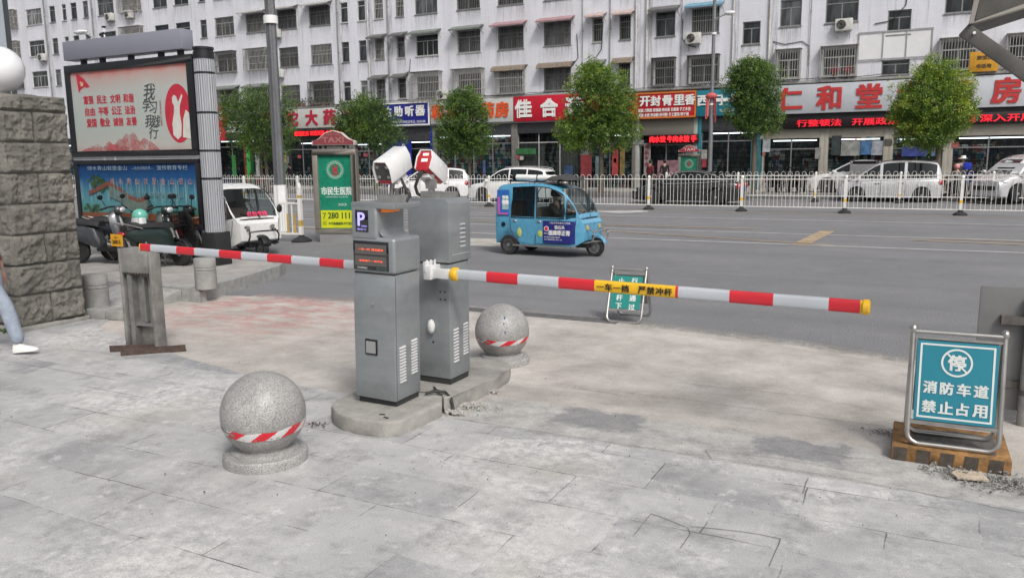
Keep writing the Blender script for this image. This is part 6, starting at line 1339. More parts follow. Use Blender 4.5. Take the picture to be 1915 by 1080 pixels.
louvres('vent', g2, hx, -.115, -.035, .2, .475, 11); louvres('vent', g2, hx, .045, .125, .235, .495, 11)
m = M()
for x in (.10, .145):
    for z in (.735, .80): m.lathe([(.008, -hy - .003), (.008, -hy + .001)], 10, (x, 0, z), 'y')
m.lathe([(.009, -hy - .003), (.009, -hy + .001)], 10, (.02, 0, .36), 'y'); m.build('bolt_hole', DARK, g2)
m = M(); m.ball((.02, -hy - .03, .50), .045, 12, 8, (.8, .7, 1.4)); m.build('bag_plug', mat('white_plastic_bag', (.6, .6, .6), .5, 0, .2, 20), g2)
m = M(); m.box(-.12, .02, -.10, .02, 1.575, 1.63); m.box(-.0, .14, -.05, .06, 1.575, 1.625); m.tube([(-.06, -.02, 1.62), (-.06, -.02, 1.77)], .028, 12); m.box(-.10, -.02, -.05, .0, 1.65, 1.73); m.build('camera_mount', GALV, g2)
camera_head(g2, (-.10, .03, 1.785), (R_(26), 0, R_(184)), front=False)
m = M(); m.tube([(-.09, -.09, 1.81), (-.12, -.13, 1.74), (-.15, -.13, 1.67), (-.15, -.10, 1.61), (-.12, -.07, 1.585)], .014, 8); m.build('camera_cable', CAB, g2)
BY = 5.47
h0, h1 = onY(797, 507, BY), onY(1617, 567, BY); st0 = onY(850, 512, BY)
m = M(); zb = h0.z - .13; m.box(h0.x - nx - .0, h0.x - nx + .07, BY - ny - .055, -hy + .0, zb - .06, zb + .055); m.box(h0.x - nx + .0, h0.x - nx + .03, BY - ny - .06, BY - ny + .06, zb + .0, zb + .085); m.box(h0.x - nx + .06, st0.x - nx, BY - ny - .032, BY - ny + .032, zb - .047, zb + .03)
for i in range(3): m.lathe([(.009, zb + .055), (.009, zb + .10)], 10, (h0.x - nx + .02 + .02 * i, BY - ny - .03 + .03 * i, 0))
m.build('arm_bracket', mat('white_metal', (.68, .68, .68), .35, .1, .05, 5), g2, bevel=.004)
fx2 = lambda px: (onY(px, 535, BY).x - st0.x) / (h1.x - st0.x)
bd = [(fx2(px), k) for px, k in ((911, 0), (969, 1), (1045, 0), (1112, 1), (1263, 2), (1268, 1), (1364, 0), (1446, 1), (1550, 0), (1609, 1))] + [(1.0, 2)]
ra = arm(g2, st0.x - nx, h1.x - nx, BY - ny, st0.z - .13, h1.z - .13, bd, r=.043)
m = M(); m.lathe([(.05, -.03), (.056, -.02), (.056, .02), (.05, .03)], 18, (st0.x - nx, BY - ny, st0.z - .13), 'x'); m.lathe([(.043, -.02), (.05, -.012), (.05, .02), (.035, .028)], 18, (h1.x - nx, BY - ny, h1.z - .13), 'x'); m.build('arm_collar', mat('arm_yellow', (.74, .43, .02)), ra)
a0, a1 = onY(1112, 533, BY), onY(1263, 542, BY); ym = BY - ny - .0335; zt = lambda x: (st0.z + (h1.z - st0.z) * ((x + nx) - st0.x) / (h1.x - st0.x)) - .13
it = []
xs_ = np.linspace(a0.x - nx + .05, a1.x - nx - .05, 9)
for c, x in zip('一车一挡 严禁冲杆', xs_):
    if c != ' ': it.append((c, x, zt(x), .052 if c != '一' else .012, dict(y=ym, bold=.0022, wid=.055)))
letters('arm_lettering', it, mat('arm_black_letters', (.02, .015, .01), .5), ra)
g2.rotation_euler[1] = R_(.4)
# cables between the plinths
t = thing('cable_loop', 'black cable lying over the gap between the two concrete plinths', 'cable', (-3.4, 5.3, .13)); m = M(); m.tube([(-.05, -.08, .02), (.02, -.03, .035), (.08, .02, .02), (.15, .0, -.02), (.19, -.04, -.09), (.2, -.1, -.12)], .012, 8); m.tube([(-.08, .1, .02), (.0, .02, .025), (.1, .01, .02), (.17, -.03, -.05)], .009, 8); m.build('cable', CAB, t)

# ================================================================== BALL BOLLARDS
TAPEW = mat('tape_white', (.60, .60, .60), .4, 0, .1, 8)
def ballard(label, base, r, tape, rz=0, split=None):
    t = thing('ball_bollard', label, 'bollard', base, rz, 'granite ball bollards by the barrier machines'); B = r * 1.0; zc = .075 + r * .92
    m = M(); m.lathe([(B, 0), (B, .048), (B * .985, .062), (B * .955, .07), (B * .80, .073), (B * .79, .088), (B * .72, .096), (B * .60, .10), (B * .58, .13)], 56); m.build('base', GRAN, t, smooth=24)
    m = M(); m.ball((0, 0, zc), r, 64, 40); m.build('ball', GRAN, t, smooth=60)
    m = M(); z0, z1 = tape
    def P_(a, z, sag, off): 
        zz = z + sag; q = math.sqrt(max(.0001, r * r - (zz - zc) ** 2)) + off; return (q * math.cos(a), q * math.sin(a), zz)
    per = .062 / r * 3.4; hh = (z1 - z0)
    for i in range(220):
        for j in range(8):
            a0_, a1_ = R_(-200 + 220 * i / 220), R_(-200 + 220 * (i + 1) / 220); v0, v1 = j / 8, (j + 1) / 8
            sg = lambda a: .010 * math.sin(a * 2 + 1) + .003 * math.sin(a * 9)
            ph = (((a0_ + a1_) / 2 - (v0 + v1) / 2 * per * .42) / per) % 1.0
            torn = noise.noise((i * .075, j * .5, r * 9)) + (-.55 if i > 91 else .12) + (.6 if j in (0, 1, 7) and noise.noise((i * .14, j * .3, 4)) > .16 else 0)
            if torn > .12: continue
            m.k = 1 if ph < .5 else 0
            q = [P_(a0_, z0 + hh * v0, sg(a0_), .0025), P_(a1_, z0 + hh * v0, sg(a1_), .0025), P_(a1_, z0 + hh * v1, sg(a1_), .0025), P_(a0_, z0 + hh * v1, sg(a0_), .0025)]; m.add(q, [(0, 1, 2, 3)])
    m.build('warning_tape', [TAPEW, RED], t, smooth=30, fix=False); return t
b1 = at(486, 866); ballard('large granite ball bollard wrapped in torn red and white tape on the dusty slabs', (b1.x, b1.y + .06, .009), .280, (.225, .285), R_(20))
b2 = at(937, 679); t = ballard('granite ball bollard with peeling tape and blue paint marks behind the barrier machines', (b2.x, b2.y + .03, .004), .272, (.235, .285), R_(20))
m = M(); m.ball((.0, 0, 0), .01, 8, 6); 
def onb(a, e, r, zc): return (r * math.cos(a) * math.cos(e), r * math.sin(a) * math.cos(e), zc + r * math.sin(e))
m = M()
for a, e, s in ((-75, 38, .016), (-78, 26, .012), (-76, 8, .012)):
    m.ball(onb(R_(a), R_(e), .272, .075 + .272 * .92), s, 8, 6, (.5, .5, 1.5))
m.build('paint_mark', mat('blue_paint_mark', (.03, .12, .30), .5), t)

# ================================================================== STONE PILLAR AND GLOBE
pz = 2.85; px0, px1, py0, py1 = -10.75, -9.62, 5.74, 6.58
pil = thing('gate_pillar', 'broad rock faced stone gate pillar under the white globe lamp', 'pillar', ((px0 + px1) / 2, (py0 + py1) / 2, 0)); cx_, cy_ = (px0 + px1) / 2, (py0 + py1) / 2
m = M(); m.box(px0 - cx_ + .01, px1 - cx_ - .01, py0 - cy_ + .01, py1 - cy_ - .01, 0, pz - .02); m.build('core', mat('dark_mortar', (.13, .125, .115), .9, 0, .3, 8), pil)
m = M()
def rock(o, u, v, nrm, lu, lv, seed):
    o = Vector(o); u = Vector(u); v = Vector(v); nrm = Vector(nrm)
    def fn(a, b):
        e = min(1, min(a, 1 - a) * lu / .022) * min(1, min(b, 1 - b) * lv / .022); p = o + u * a * lu + v * b * lv
        q = (p * 3.1 + Vector((seed, 0, 0))); h = .5 + .5 * noise.noise(q) + .35 * noise.noise(q * 3.3) + .16 * noise.noise(q * 8.1); rdg = abs(noise.noise(q * 1.4)); cr = max(abs(noise.noise(q * 2.2 + Vector((3, 1, 7)))), .0); return p + nrm * (.004 + e * (.008 + .075 * max(0, h - .15) * (.5 + rdg) + .05 * cr + .02 * noise.noise(q * 9)))
    m.grid(fn, 44, 22)
    for a0_, a1_ in (((0, 0), (1, 0)), ((1, 0), (1, 1)), ((1, 1), (0, 1)), ((0, 1), (0, 0))):
        p, q = fn(*a0_), fn(*a1_); m.quad(p, q, q - nrm * .03, p - nrm * .03)
ch = (pz - .08) / 7.5; z = .07
for i in range(8):
    hgt = ch if i < 7 else pz - z; g_ = .006; wy = py1 - py0; wx = px1 - px0
    ys = [(0, wy)] if i % 2 else [(0, wy * .47), (wy * .47, wy)]; xs_ = [(0, wx)] if (i + 1) % 2 else [(0, wx * .5), (wx * .5, wx)]
    for a, b in ys: rock((px1 - cx_ - .01, py0 - cy_ + a + g_, z + g_), (0, 1, 0), (0, 0, 1), (1, 0, 0), b - a - 2 * g_, hgt - 2 * g_, i * 3.7 + a)
    for a, b in xs_: rock((px0 - cx_ + a + g_, py0 - cy_ + .01, z + g_), (1, 0, 0), (0, 0, 1), (0, -1, 0), b - a - 2 * g_, hgt - 2 * g_, i * 5.1 + a + 40)
    z += hgt
m.build('stone_block', STONE, pil, smooth=50)
m = M(); m.box(px0 - cx_ - .02, px1 - cx_ + .04, py0 - cy_ - .04, py1 - cy_ + .03, 0, .06); m.build('footing', CONC, pil, bevel=.01)
m = M(); m.grid(lambda u, v: (px0 - cx_ + (px1 - px0) * u, py0 - cy_ + (py1 - py0) * v, pz - .02 + .05 * math.sin(math.pi * u) ** .4 * math.sin(math.pi * v) ** .4 + .015 * noise.noise((u * 6, v * 6, 1))), 10, 8); m.build('cap_stone', STONE, pil, smooth=50)
gp = onY(-2, 130, 6.2)
t = thing('globe_lamp', 'large white globe lamp on top of the stone gate pillar', 'lamp', (gp.x, 6.2, pz + .01)); rg = .285
m = M(); m.ball((0, 0, gp.z - pz - .01), rg, 40, 24); m.build('globe', mat('opal_globe', (.80, .80, .82), .22, 0, .01, 2, coat=.6), t, smooth=80); m = M(); zb = gp.z - pz - .01 - rg; m.lathe([(.14, -.02), (.14, .02), (.10, .05), (.10, zb + .05)], 20); m.build('lamp_base', GALV, t)
t = thing('grey_column', 'smooth blue grey clad column rising behind the white globe lamp', 'column', (onY(5, 60, 7.9).x, 7.9, 0)); e_ = onY(13, 60, 7.84).x - t.location.x
m = M(); m.box(-1.0, e_ - .03, -.06, .02, 0, 6); m.build('cladding', mat('blue_grey_cladding', (.36, .40, .44), .5, .1, .06, 1.5), t, bevel=.01); m = M(); m.box(e_ - .03, e_, -.066, .0, 0, 6); m.build('edge_trim', mat('dark_trim', (.05, .055, .06), .6), t)

# ================================================================== BILLBOARD
BYB = 10.284; bx0, bx1 = -14.99, -11.49
bb = thing('billboard', 'double decker billboard with a red and cream poster over a blue landscape panel', 'billboard', ((bx0 + bx1) / 2, BYB, .2)); cbx = (bx0 + bx1) / 2; zl = lambda z: z - .2
hw_ = (bx1 - bx0) / 2
m = M(); 
m.box(-hw_, hw_, 0, .16, zl(3.78), zl(3.92)); m.box(-hw_, hw_, 0, .16, zl(2.17), zl(2.275)); m.box(-hw_, -hw_ + .14, 0, .16, zl(2.275), zl(3.78)); m.box(hw_ - .15, hw_, 0, .16, zl(2.275), zl(3.78)); m.box(-hw_ + .1, hw_ - .1, .05, .16, zl(2.2), zl(3.85)); m.build('upper_frame', mat('black_frame', (.02, .021, .024), .35, .2, .1, 3), bb, bevel=.006)
BF = mat('black_frame', (.02, .021, .024))
m = M(); m.box(-hw_ + .02, hw_ - .02, 0, .14, zl(2.03), zl(2.10)); m.box(-hw_ + .02, hw_ - .02, 0, .14, zl(.82), zl(.93)); m.box(-hw_ + .02, -hw_ + .12, 0, .14, zl(.93), zl(2.03)); m.box(hw_ - .10, hw_, 0, .14, zl(.93), zl(2.03)); m.box(-hw_ + .06, hw_ - .05, .05, .14, zl(.9), zl(2.05)); m.build('lower_frame', BF, bb, bevel=.006)
def poster_mat():
    t = NT('cream_red_poster'); co = t.co('Object'); sx = t.n('ShaderNodeSeparateXYZ'); t.l(co, sx.inputs[0])
    zt_ = t.math('ADD', sx.outputs[2], t.math('MULTIPLY', t.math('SUBTRACT', t.noise(co, 1.4, 5), .5), .35))
    c = t.ramp(t.math('MULTIPLY', t.math('SUBTRACT', zt_, zl(2.27)), 1 / 1.5), [(0.0, (.46, .38, .36)), (.08, (.46, .46, .43)), (.3, (.42, .47, .44)), (.74, (.45, .47, .45)), (.92, (.48, .36, .33)), (1.0, (.52, .16, .14))])
    t.set(Base_Color=c, Roughness=.25); t.set(Coat_Weight=.5); return t.m
m = M(); m.box(-hw_ + .14, hw_ - .15, .03, .048, zl(2.275), zl(3.78)); up = m.build('upper_poster', poster_mat(), bb, smooth=0)
yP = .027
PR = mat('poster_red', (.48, .03, .055), .4, 0, .1, 6); PKR = mat('poster_pink_red', (.60, .16, .17), .4, 0, .25, 5); PWH = mat('poster_offwhite', (.60, .60, .56), .4, 0, .1, 6); INK = mat('brush_ink', (.06, .066, .066), .5)
bxl = lambda px, py: onY(px, py, BYB).x - cbx
bzl = lambda px, py: onY(px, py, BYB).z - .2
it = []
for r_, (py, ws_) in enumerate(((187, ('富强', '民主', '文明', '和谐')), (209, ('自由', '平等', '公正', '法治')), (230, ('爱国', '敬业', '诚信', '友善')))):
    for i, wd_ in enumerate(ws_):
        px = 163 + 25 * i + 3 * r_; it.append((wd_, bxl(px, py), bzl(px, py - 1.2 * i), .155, dict(y=yP, bold=.006, wid=.28)))
letters('slogan_lettering', it, PR, up)
letters('brush_lettering', [('我', bxl(277, 172), bzl(277, 172), .30, dict(y=yP, bold=.002, slant=.22)), ('学', bxl(272, 197), bzl(272, 197), .22, dict(y=yP, bold=.002, slant=.22)), ('习', bxl(284, 201), bzl(284, 201), .20, dict(y=yP, bold=.002, slant=.22)), ('我', bxl(277, 226), bzl(277, 226), .22, dict(y=yP, bold=.002, slant=.22)), ('践', bxl(290, 226), bzl(290, 226), .2, dict(y=yP, bold=.002, slant=.22)), ('行', bxl(285, 247), bzl(285, 247), .24, dict(y=yP, bold=.002, slant=.22))], INK, up)
letters('side_lettering', [(c, bxl(297 + .35 * i, 190 + 5 * i), bzl(297 + .35 * i, 190 + 5.3 * i), .055, dict(y=yP)) for i, c in enumerate('社会主义核心价值观')], mat('dull_red_print', (.35, .08, .08), .5), up)
def disc(m, cx, cz, rx, rz, y, a0=0, a1=360, n=28, rot=0):
    pts = []
    for i in range(n + 1):
        a = R_(a0 + (a1 - a0) * i / n); x, z = rx * math.cos(a), rz * math.sin(a); pts.append((cx + x * math.cos(rot) - z * math.sin(rot), y, cz + x * math.sin(rot) + z * math.cos(rot)))
    m.add(pts, [tuple(range(len(pts)))]); return m
cxp, czp = bxl(331, 212), bzl(331, 212)
xe = hw_ - .152
m = M(); pts = [(min(xe, cxp + .34 * math.cos(a)), yP, czp + .52 * math.sin(a)) for a in np.linspace(0, 2 * math.pi, 40)[:-1]]; m.add(pts, [tuple(range(len(pts)))]); m.build('red_moon', PR, up, smooth=0, fix=False)
m = M(); y2 = yP - .002
m.add([(cxp + x, y2, czp + z) for x, z in ((-.17, -.18), (-.16, -.38), (-.05, -.46), (.04, -.40), (.07, -.2), (.04, .0), (.05, .12), (.14, .30), (.12, .34), (.02, .2), (-.02, .30), (-.08, .33), (-.13, .28), (-.13, .2), (-.09, .12), (-.11, .0))], [tuple(range(16))])
m.add([(cxp + x, y2 - .001, czp + z) for x, z in ((.08, -.42), (.30, -.46), (.30, -.02), (.2, .06), (.12, -.1))], [tuple(range(5))]); m.build('pale_figure', PWH, up, smooth=0, fix=False)
m = M(); fx0, fz0 = bxl(140, 148), bzl(140, 148)
m.add([(fx0 + x, yP, fz0 + z) for x, z in ((.0, .10), (.10, .07), (.24, -.02), (.38, -.16), (.30, -.18), (.22, -.16), (.12, -.2), (.04, -.26))], [tuple(range(8))]); m.build('poster_flag', PR, up, smooth=0, fix=False)
m = M(); y3 = yP - .002; disc(m, fx0 + .15, fz0 - .10, .045, .045, y3, 200, 420, 14); m.X = Matrix.Translation((fx0 + .15, y3 - .001, fz0 - .10)) @ Matrix.Rotation(R_(45), 4, 'Y'); m.box(-.05, .05, -.001, .0, -.008, .008); m.box(-.055, -.03, -.0015, .0, -.02, .02); m.build('flag_emblem', mat('emblem_pale_gold', (.6, .5, .3), .5), up)
def mist_mat():
    t = NT('printed_red_mist'); co = t.co('Object'); t.set(Base_Color=(.50, .12, .13), Roughness=.4); sx = t.n('ShaderNodeSeparateXYZ'); t.l(co, sx.inputs[0])
    f = t.math('MULTIPLY', t.ramp(t.noise(co, 4.5, 9, .75), [(.36, 0.0), (.6, 1.0)]), t.ramp(t.math('MULTIPLY', t.math('SUBTRACT', sx.outputs[2], zl(2.277)), 2.6), [(.0, .9), (.5, .8), (1.0, .0)]))
    tr = t.n('ShaderNodeBsdfTransparent'); mx = t.n('ShaderNodeMixShader'); t.l(f, mx.inputs[0]); t.l(tr.outputs[0], mx.inputs[1]); t.l(t.p.outputs[0], mx.inputs[2]); t.l(mx.outputs[0], t.out.inputs[0]); return t.m
m = M(); zb0 = zl(2.277)
def wave(h0, x0, x1, seed, y):
    pts = [(x0, y, zb0)] + [(x0 + (x1 - x0) * i / 24, y, zb0 + max(.002, h0 * math.sin(math.pi * i / 24) ** .8 * (.65 + .5 * noise.noise((i * .35, seed, 0))))) for i in range(25)] + [(x1, y, zb0)]
    m.add(pts, [tuple(range(len(pts)))])
wave(.42, -.75, .75, 3, yP); wave(.2, -1.5, .1, 8, yP - .001); m.build('red_mist', mist_mat(), up, smooth=0, fix=False)
def low_mat():
    t = NT('blue_landscape_print'); co = t.co('Object'); sx = t.n('ShaderNodeSeparateXYZ'); t.l(co, sx.inputs[0])
    nz = t.noise(t.co('Object', (5, 1, .5)), 1.5, 5)
    zt_ = t.math('ADD', sx.outputs[2], t.math('MULTIPLY', t.math('SUBTRACT', nz, .5), .2))
    c = t.ramp(t.math('MULTIPLY', t.math('SUBTRACT', zt_, zl(.92)), 1 / 1.1), [(0.0, (.05, .17, .15)), (.25, (.08, .27, .29)), (.5, (.055, .22, .30)), (.72, (.012, .085, .23)), (1.0, (.008, .035, .13))])
    st_ = t.ramp(t.noise(t.co('Object', (17, 1, .25)), 1.0, 5, .7), [(.50, 0.0), (.62, 1.0)]); zz = t.math('MULTIPLY', t.math('SUBTRACT', sx.outputs[2], zl(.92)), 1 / 1.1); zm = t.ramp(zz, [(.30, 0.0), (.40, 1.0), (.62, .8), (.78, 0.0)]); c = t.mix(t.math('MULTIPLY', t.math('MULTIPLY', st_, zm), .6), c, (.30, .45, .46)); gb = t.math('MULTIPLY', t.ramp(zz, [(.15, 1.0), (.34, 0.0)]), t.ramp(t.noise(t.co('Object'), 4.0, 7, .8), [(.45, 0.0), (.6, .8)])); c = t.mix(gb, c, (.05, .13, .04))
    t.set(Base_Color=c, Roughness=.22, Coat_Weight=.4); return t.m
m = M(); m.box(-hw_ + .12, hw_ - .10, .03, .048, zl(.93), zl(2.03)); lo = m.build('lower_poster', low_mat(), bb, smooth=0)
m = M(); m.box(-hw_ + .121, hw_ - .101, yP - .003, yP, zl(.931), zl(1.09)); m.build('orange_track', mat('print_orange', (.19, .065, .03), .3, 0, .2, 3), lo, smooth=0)
m = M(); r = random.Random(4)
for i in range(16): disc(m, -hw_ + .2 + r.random() * .5 + (i % 3 == 0) * 2.6, zl(1.10) + r.random() * .14, .05, .035, yP - .004 - .0005 * i, n=9)
for x, z, s_ in ((-1.08, 1.72, .2), (-.95, 1.66, .17), (-1.2, 1.64, .15), (-1.0, 1.58, .16)): [disc(m, x + r.gauss(0, s_ * .45), zl(z) + r.gauss(0, s_ * .3), .045, .03, yP - .013 - s_ * .003 - .0001 * q_, n=8) for q_ in range(14)]
m.build('print_trees', mat('print_green', (.03, .075, .03), .4, 0, .7, 9), lo, smooth=0, fix=False)
m = M(); path = [(-1.35, 1.42), (-1.1, 1.5), (-.75, 1.62), (-.45, 1.52), (-.2, 1.36), (.1, 1.3), (.35, 1.36)]
for (a, b), (c, d) in zip(path, path[1:]): m.add([(a, yP - .018, zl(b)), (c, yP - .018, zl(d)), (c, yP - .018, zl(d) + .07), (a, yP - .018, zl(b) + .09)], [(0, 1, 2, 3)])
m.build('print_ribbon_road', mat('print_red_brown', (.19, .06, .04), .4, 0, .2, 6), lo, smooth=0, fix=False)
m = M()
for (a, b), (c, d) in zip(path[2:], path[3:]): m.add([(a, yP - .0175, zl(b) - .22), (c, yP - .0175, zl(d) - .2), (c, yP - .0175, zl(d)), (a, yP - .0175, zl(b))], [(0, 1, 2, 3)])
m.build('print_slope', mat('print_grey_green', (.13, .18, .16), .4, 0, .3, 10), lo, smooth=0, fix=False)
m = M()
for i in range(18):
    x = -.75 + 2.3 * i / 18 + r.uniform(-.02, .02); h_ = r.uniform(.08, .42); m.box(x, x + r.uniform(.012, .03), yP - .0195, yP - .019, zl(1.34), zl(1.34 + h_))
m.build('print_skyline', mat('print_pale_cyan', (.13, .25, .27), .4, 0, .3, 14), lo, smooth=0)
letters('lettering', [('绿水青山就是金山', -.75, zl(1.95), .085, dict(y=yP - .021, wid=1.15)), ('—生态文明示范—', .25, zl(1.945), .06, dict(y=yP - .021, wid=.6)), ('宣传教育专栏', 1.05, zl(1.95), .085, dict(y=yP - .021, wid=.8))], mat('print_pale_letters', (.27, .36, .40), .4, 0, .1, 6), lo)
letters('slogan_print', [(ch, -.62 + .235 * i, zl(1.70), .12, dict(y=yP - .021)) for i, ch in enumerate('绿水青山就是金山银山')], mat('print_faded_pink', (.42, .25, .24), .4, 0, .35, 3), lo)
letters('slogan_print', [('保护生态环境 共建美丽家园', .35, zl(1.46), .10, dict(y=yP - .021, wid=1.9))], mat('print_faded_teal', (.16, .26, .28), .4, 0, .35, 3), lo)
# top box, ribbed post, dark base, left leg, gap rail
m = M(); z0, z1 = zl(4.01), zl(4.36); m.box(-hw_ + .10, hw_ - .16, -.05, .22, z0, z1); m.build('top_box', mat('grey_lilac_box', (.27, .275, .33), .4, .2, .05, 1.5), bb, bevel=.012)
m = M()
for x in (-1.25, -.7, .1, .9, 1.4): m.box(x - .045, x + .045, .05, .13, zl(3.92), zl(4.01))
m.build('box_support', BF, bb)
m = M(); m.box(-hw_ + .02, hw_, .02, .08, zl(2.135), zl(2.165)); m.box(-hw_ + .02, hw_, .02, .08, zl(2.105), zl(2.125)); m.build('gap_rail', ALU, bb)
rp_ = .175
def ribbed(z0, z1, r, n=24):
    m = M(); vs = []
    for z in (z0, z1):
        for i in range(n * 2): a = math.pi * i / n; q = r * (1 if i % 2 else .94); vs.append((q * math.cos(a), q * math.sin(a), z))
    k = 2 * n; return m.add(vs, [(i, (i + 1) % k, k + (i + 1) % k, k + i) for i in range(k)] + [tuple(range(k))[::-1], tuple(range(k, 2 * k))])
pm = thing; pxx = -11.27 - cbx
for z0, z1 in ((.58, 1.53), (1.57, 2.02), (2.06, 2.68), (2.72, 3.36), (3.40, 3.62)):
    o = ribbed(z0, z1, rp_).build('post', ALU, bb, smooth=20); o.location = (pxx, .08, 0)
m = M(); m.lathe([(rp_ * .95, .3), (rp_ * .95, 3.78), (rp_ * 1.02, 3.78), (rp_ * 1.02, 3.82)], 28, (pxx, .08, 0)); m.lathe([(rp_ * 1.02, 3.62), (rp_ * 1.02, 3.73)], 28, (pxx, .08, 0)); m.build('post_core', BF, bb)
m = M(); m.box(pxx - .18, pxx + .18, -.10, .26, 0.0, .6); m.build('post_base', mat('black_base', (.018, .018, .02), .6, 0, .2, 5), bb, bevel=.02)
m = M(); m.box(-hw_ - .0, -hw_ + .10, .04, .14, 0, zl(3.9)); m.build('left_leg', BF, bb)

# ================================================================== BOLLARDS AND BLOCKS AT THE LEFT
def cyl(label, loc, r, h):
    m = M(); m.lathe([(r, 0), (r, h * .58), (r * .95, h * .60), (r, h * .62), (r, h * .68), (r * .95, h * .70), (r, h * .72), (r, h * .97), (r * .95, h), (.001, h)], 32); o = m.build('stone_bollard', CONCD, None, smooth=35); o.location = loc; return tag(o, label, 'bollard', 'cylindrical stone bollards near the billboard')
q = at(374, 541, .2); cyl('squat cylindrical stone bollard on the raised pavement before the billboard post', (q.x, q.y + .12, .2), .155, .45)
q = at(176, 580); cyl('squat cylindrical stone bollard at the foot of the stone pillar', (q.x, q.y + .05, .005), .165, .5)
q = at(196, 598); t = thing('kerb_block', 'pair of loose concrete kerb blocks beside the stone pillar', 'concrete block', (q.x, q.y, .006), R_(8)); m = M(); m.box(-.30, .02, -.02, .26, 0, .13); m.box(.03, .36, -.01, .26, 0, .125); m.build('block', CONCD, t, bevel=.012)
# arm rest post: bent sheet channel on two angle irons
q = at(272, 653); rp0 = thing('arm_rest_post', 'steel channel post on rusty angle iron feet standing before the scooters', 'post', (-7.37, 5.70, .006), R_(6))
m = M(); w_, th_ = .225, .02
for x in (-w_, w_ - .04): m.prism([(-.06, 0), (.08, 0), (.08, 1.06), (-.06, 1.12)], 'x', x, x + .04)
m.box(-w_ + .04, w_ - .04, .04, .06, .0, 1.13); m.box(-w_ + .04, w_ - .04, -.065, .04, .86, 1.12); m.build('channel', mat('weathered_galvanised', (.25, .245, .23), .6, .35, .4, 5, .25, 50), rp0, bevel=.008)
m = M(); m.box(-.14, -.08, -.045, .04, .0, .86); m.box(.03, .06, -.01, .04, .32, .8); m.box(-.18, .18, -.03, .04, .28, .31); m.build('stiffener', mat('dull_galvanised', (.20, .20, .19), .6, .4, .3, 7), rp0)
m = M()
for i in range(9): m.ball((-.16 + .04 * i, -.055, .845 + .008 * (i % 2)), .014, 8, 5)
m.build('weld_bead', RUST, rp0)
for (a, b) in (((-.33, -.16), (.10, .06)), ((-.08, -.26), (.42, .14))):
    m = M(); A, B_ = Vector((*a, 0)), Vector((*b, 0)); m.bar(A + Vector((0, 0, .006)), B_ + Vector((0, 0, .006)), .07, .012); d = (B_ - A).normalized(); n_ = Vector((-d.y, d.x, 0)) * -.035; m.bar(A + n_ + Vector((0, 0, .04)), B_ + n_ + Vector((0, 0, .04)), .008, .07); m.build('angle_iron_foot', RUST, rp0)

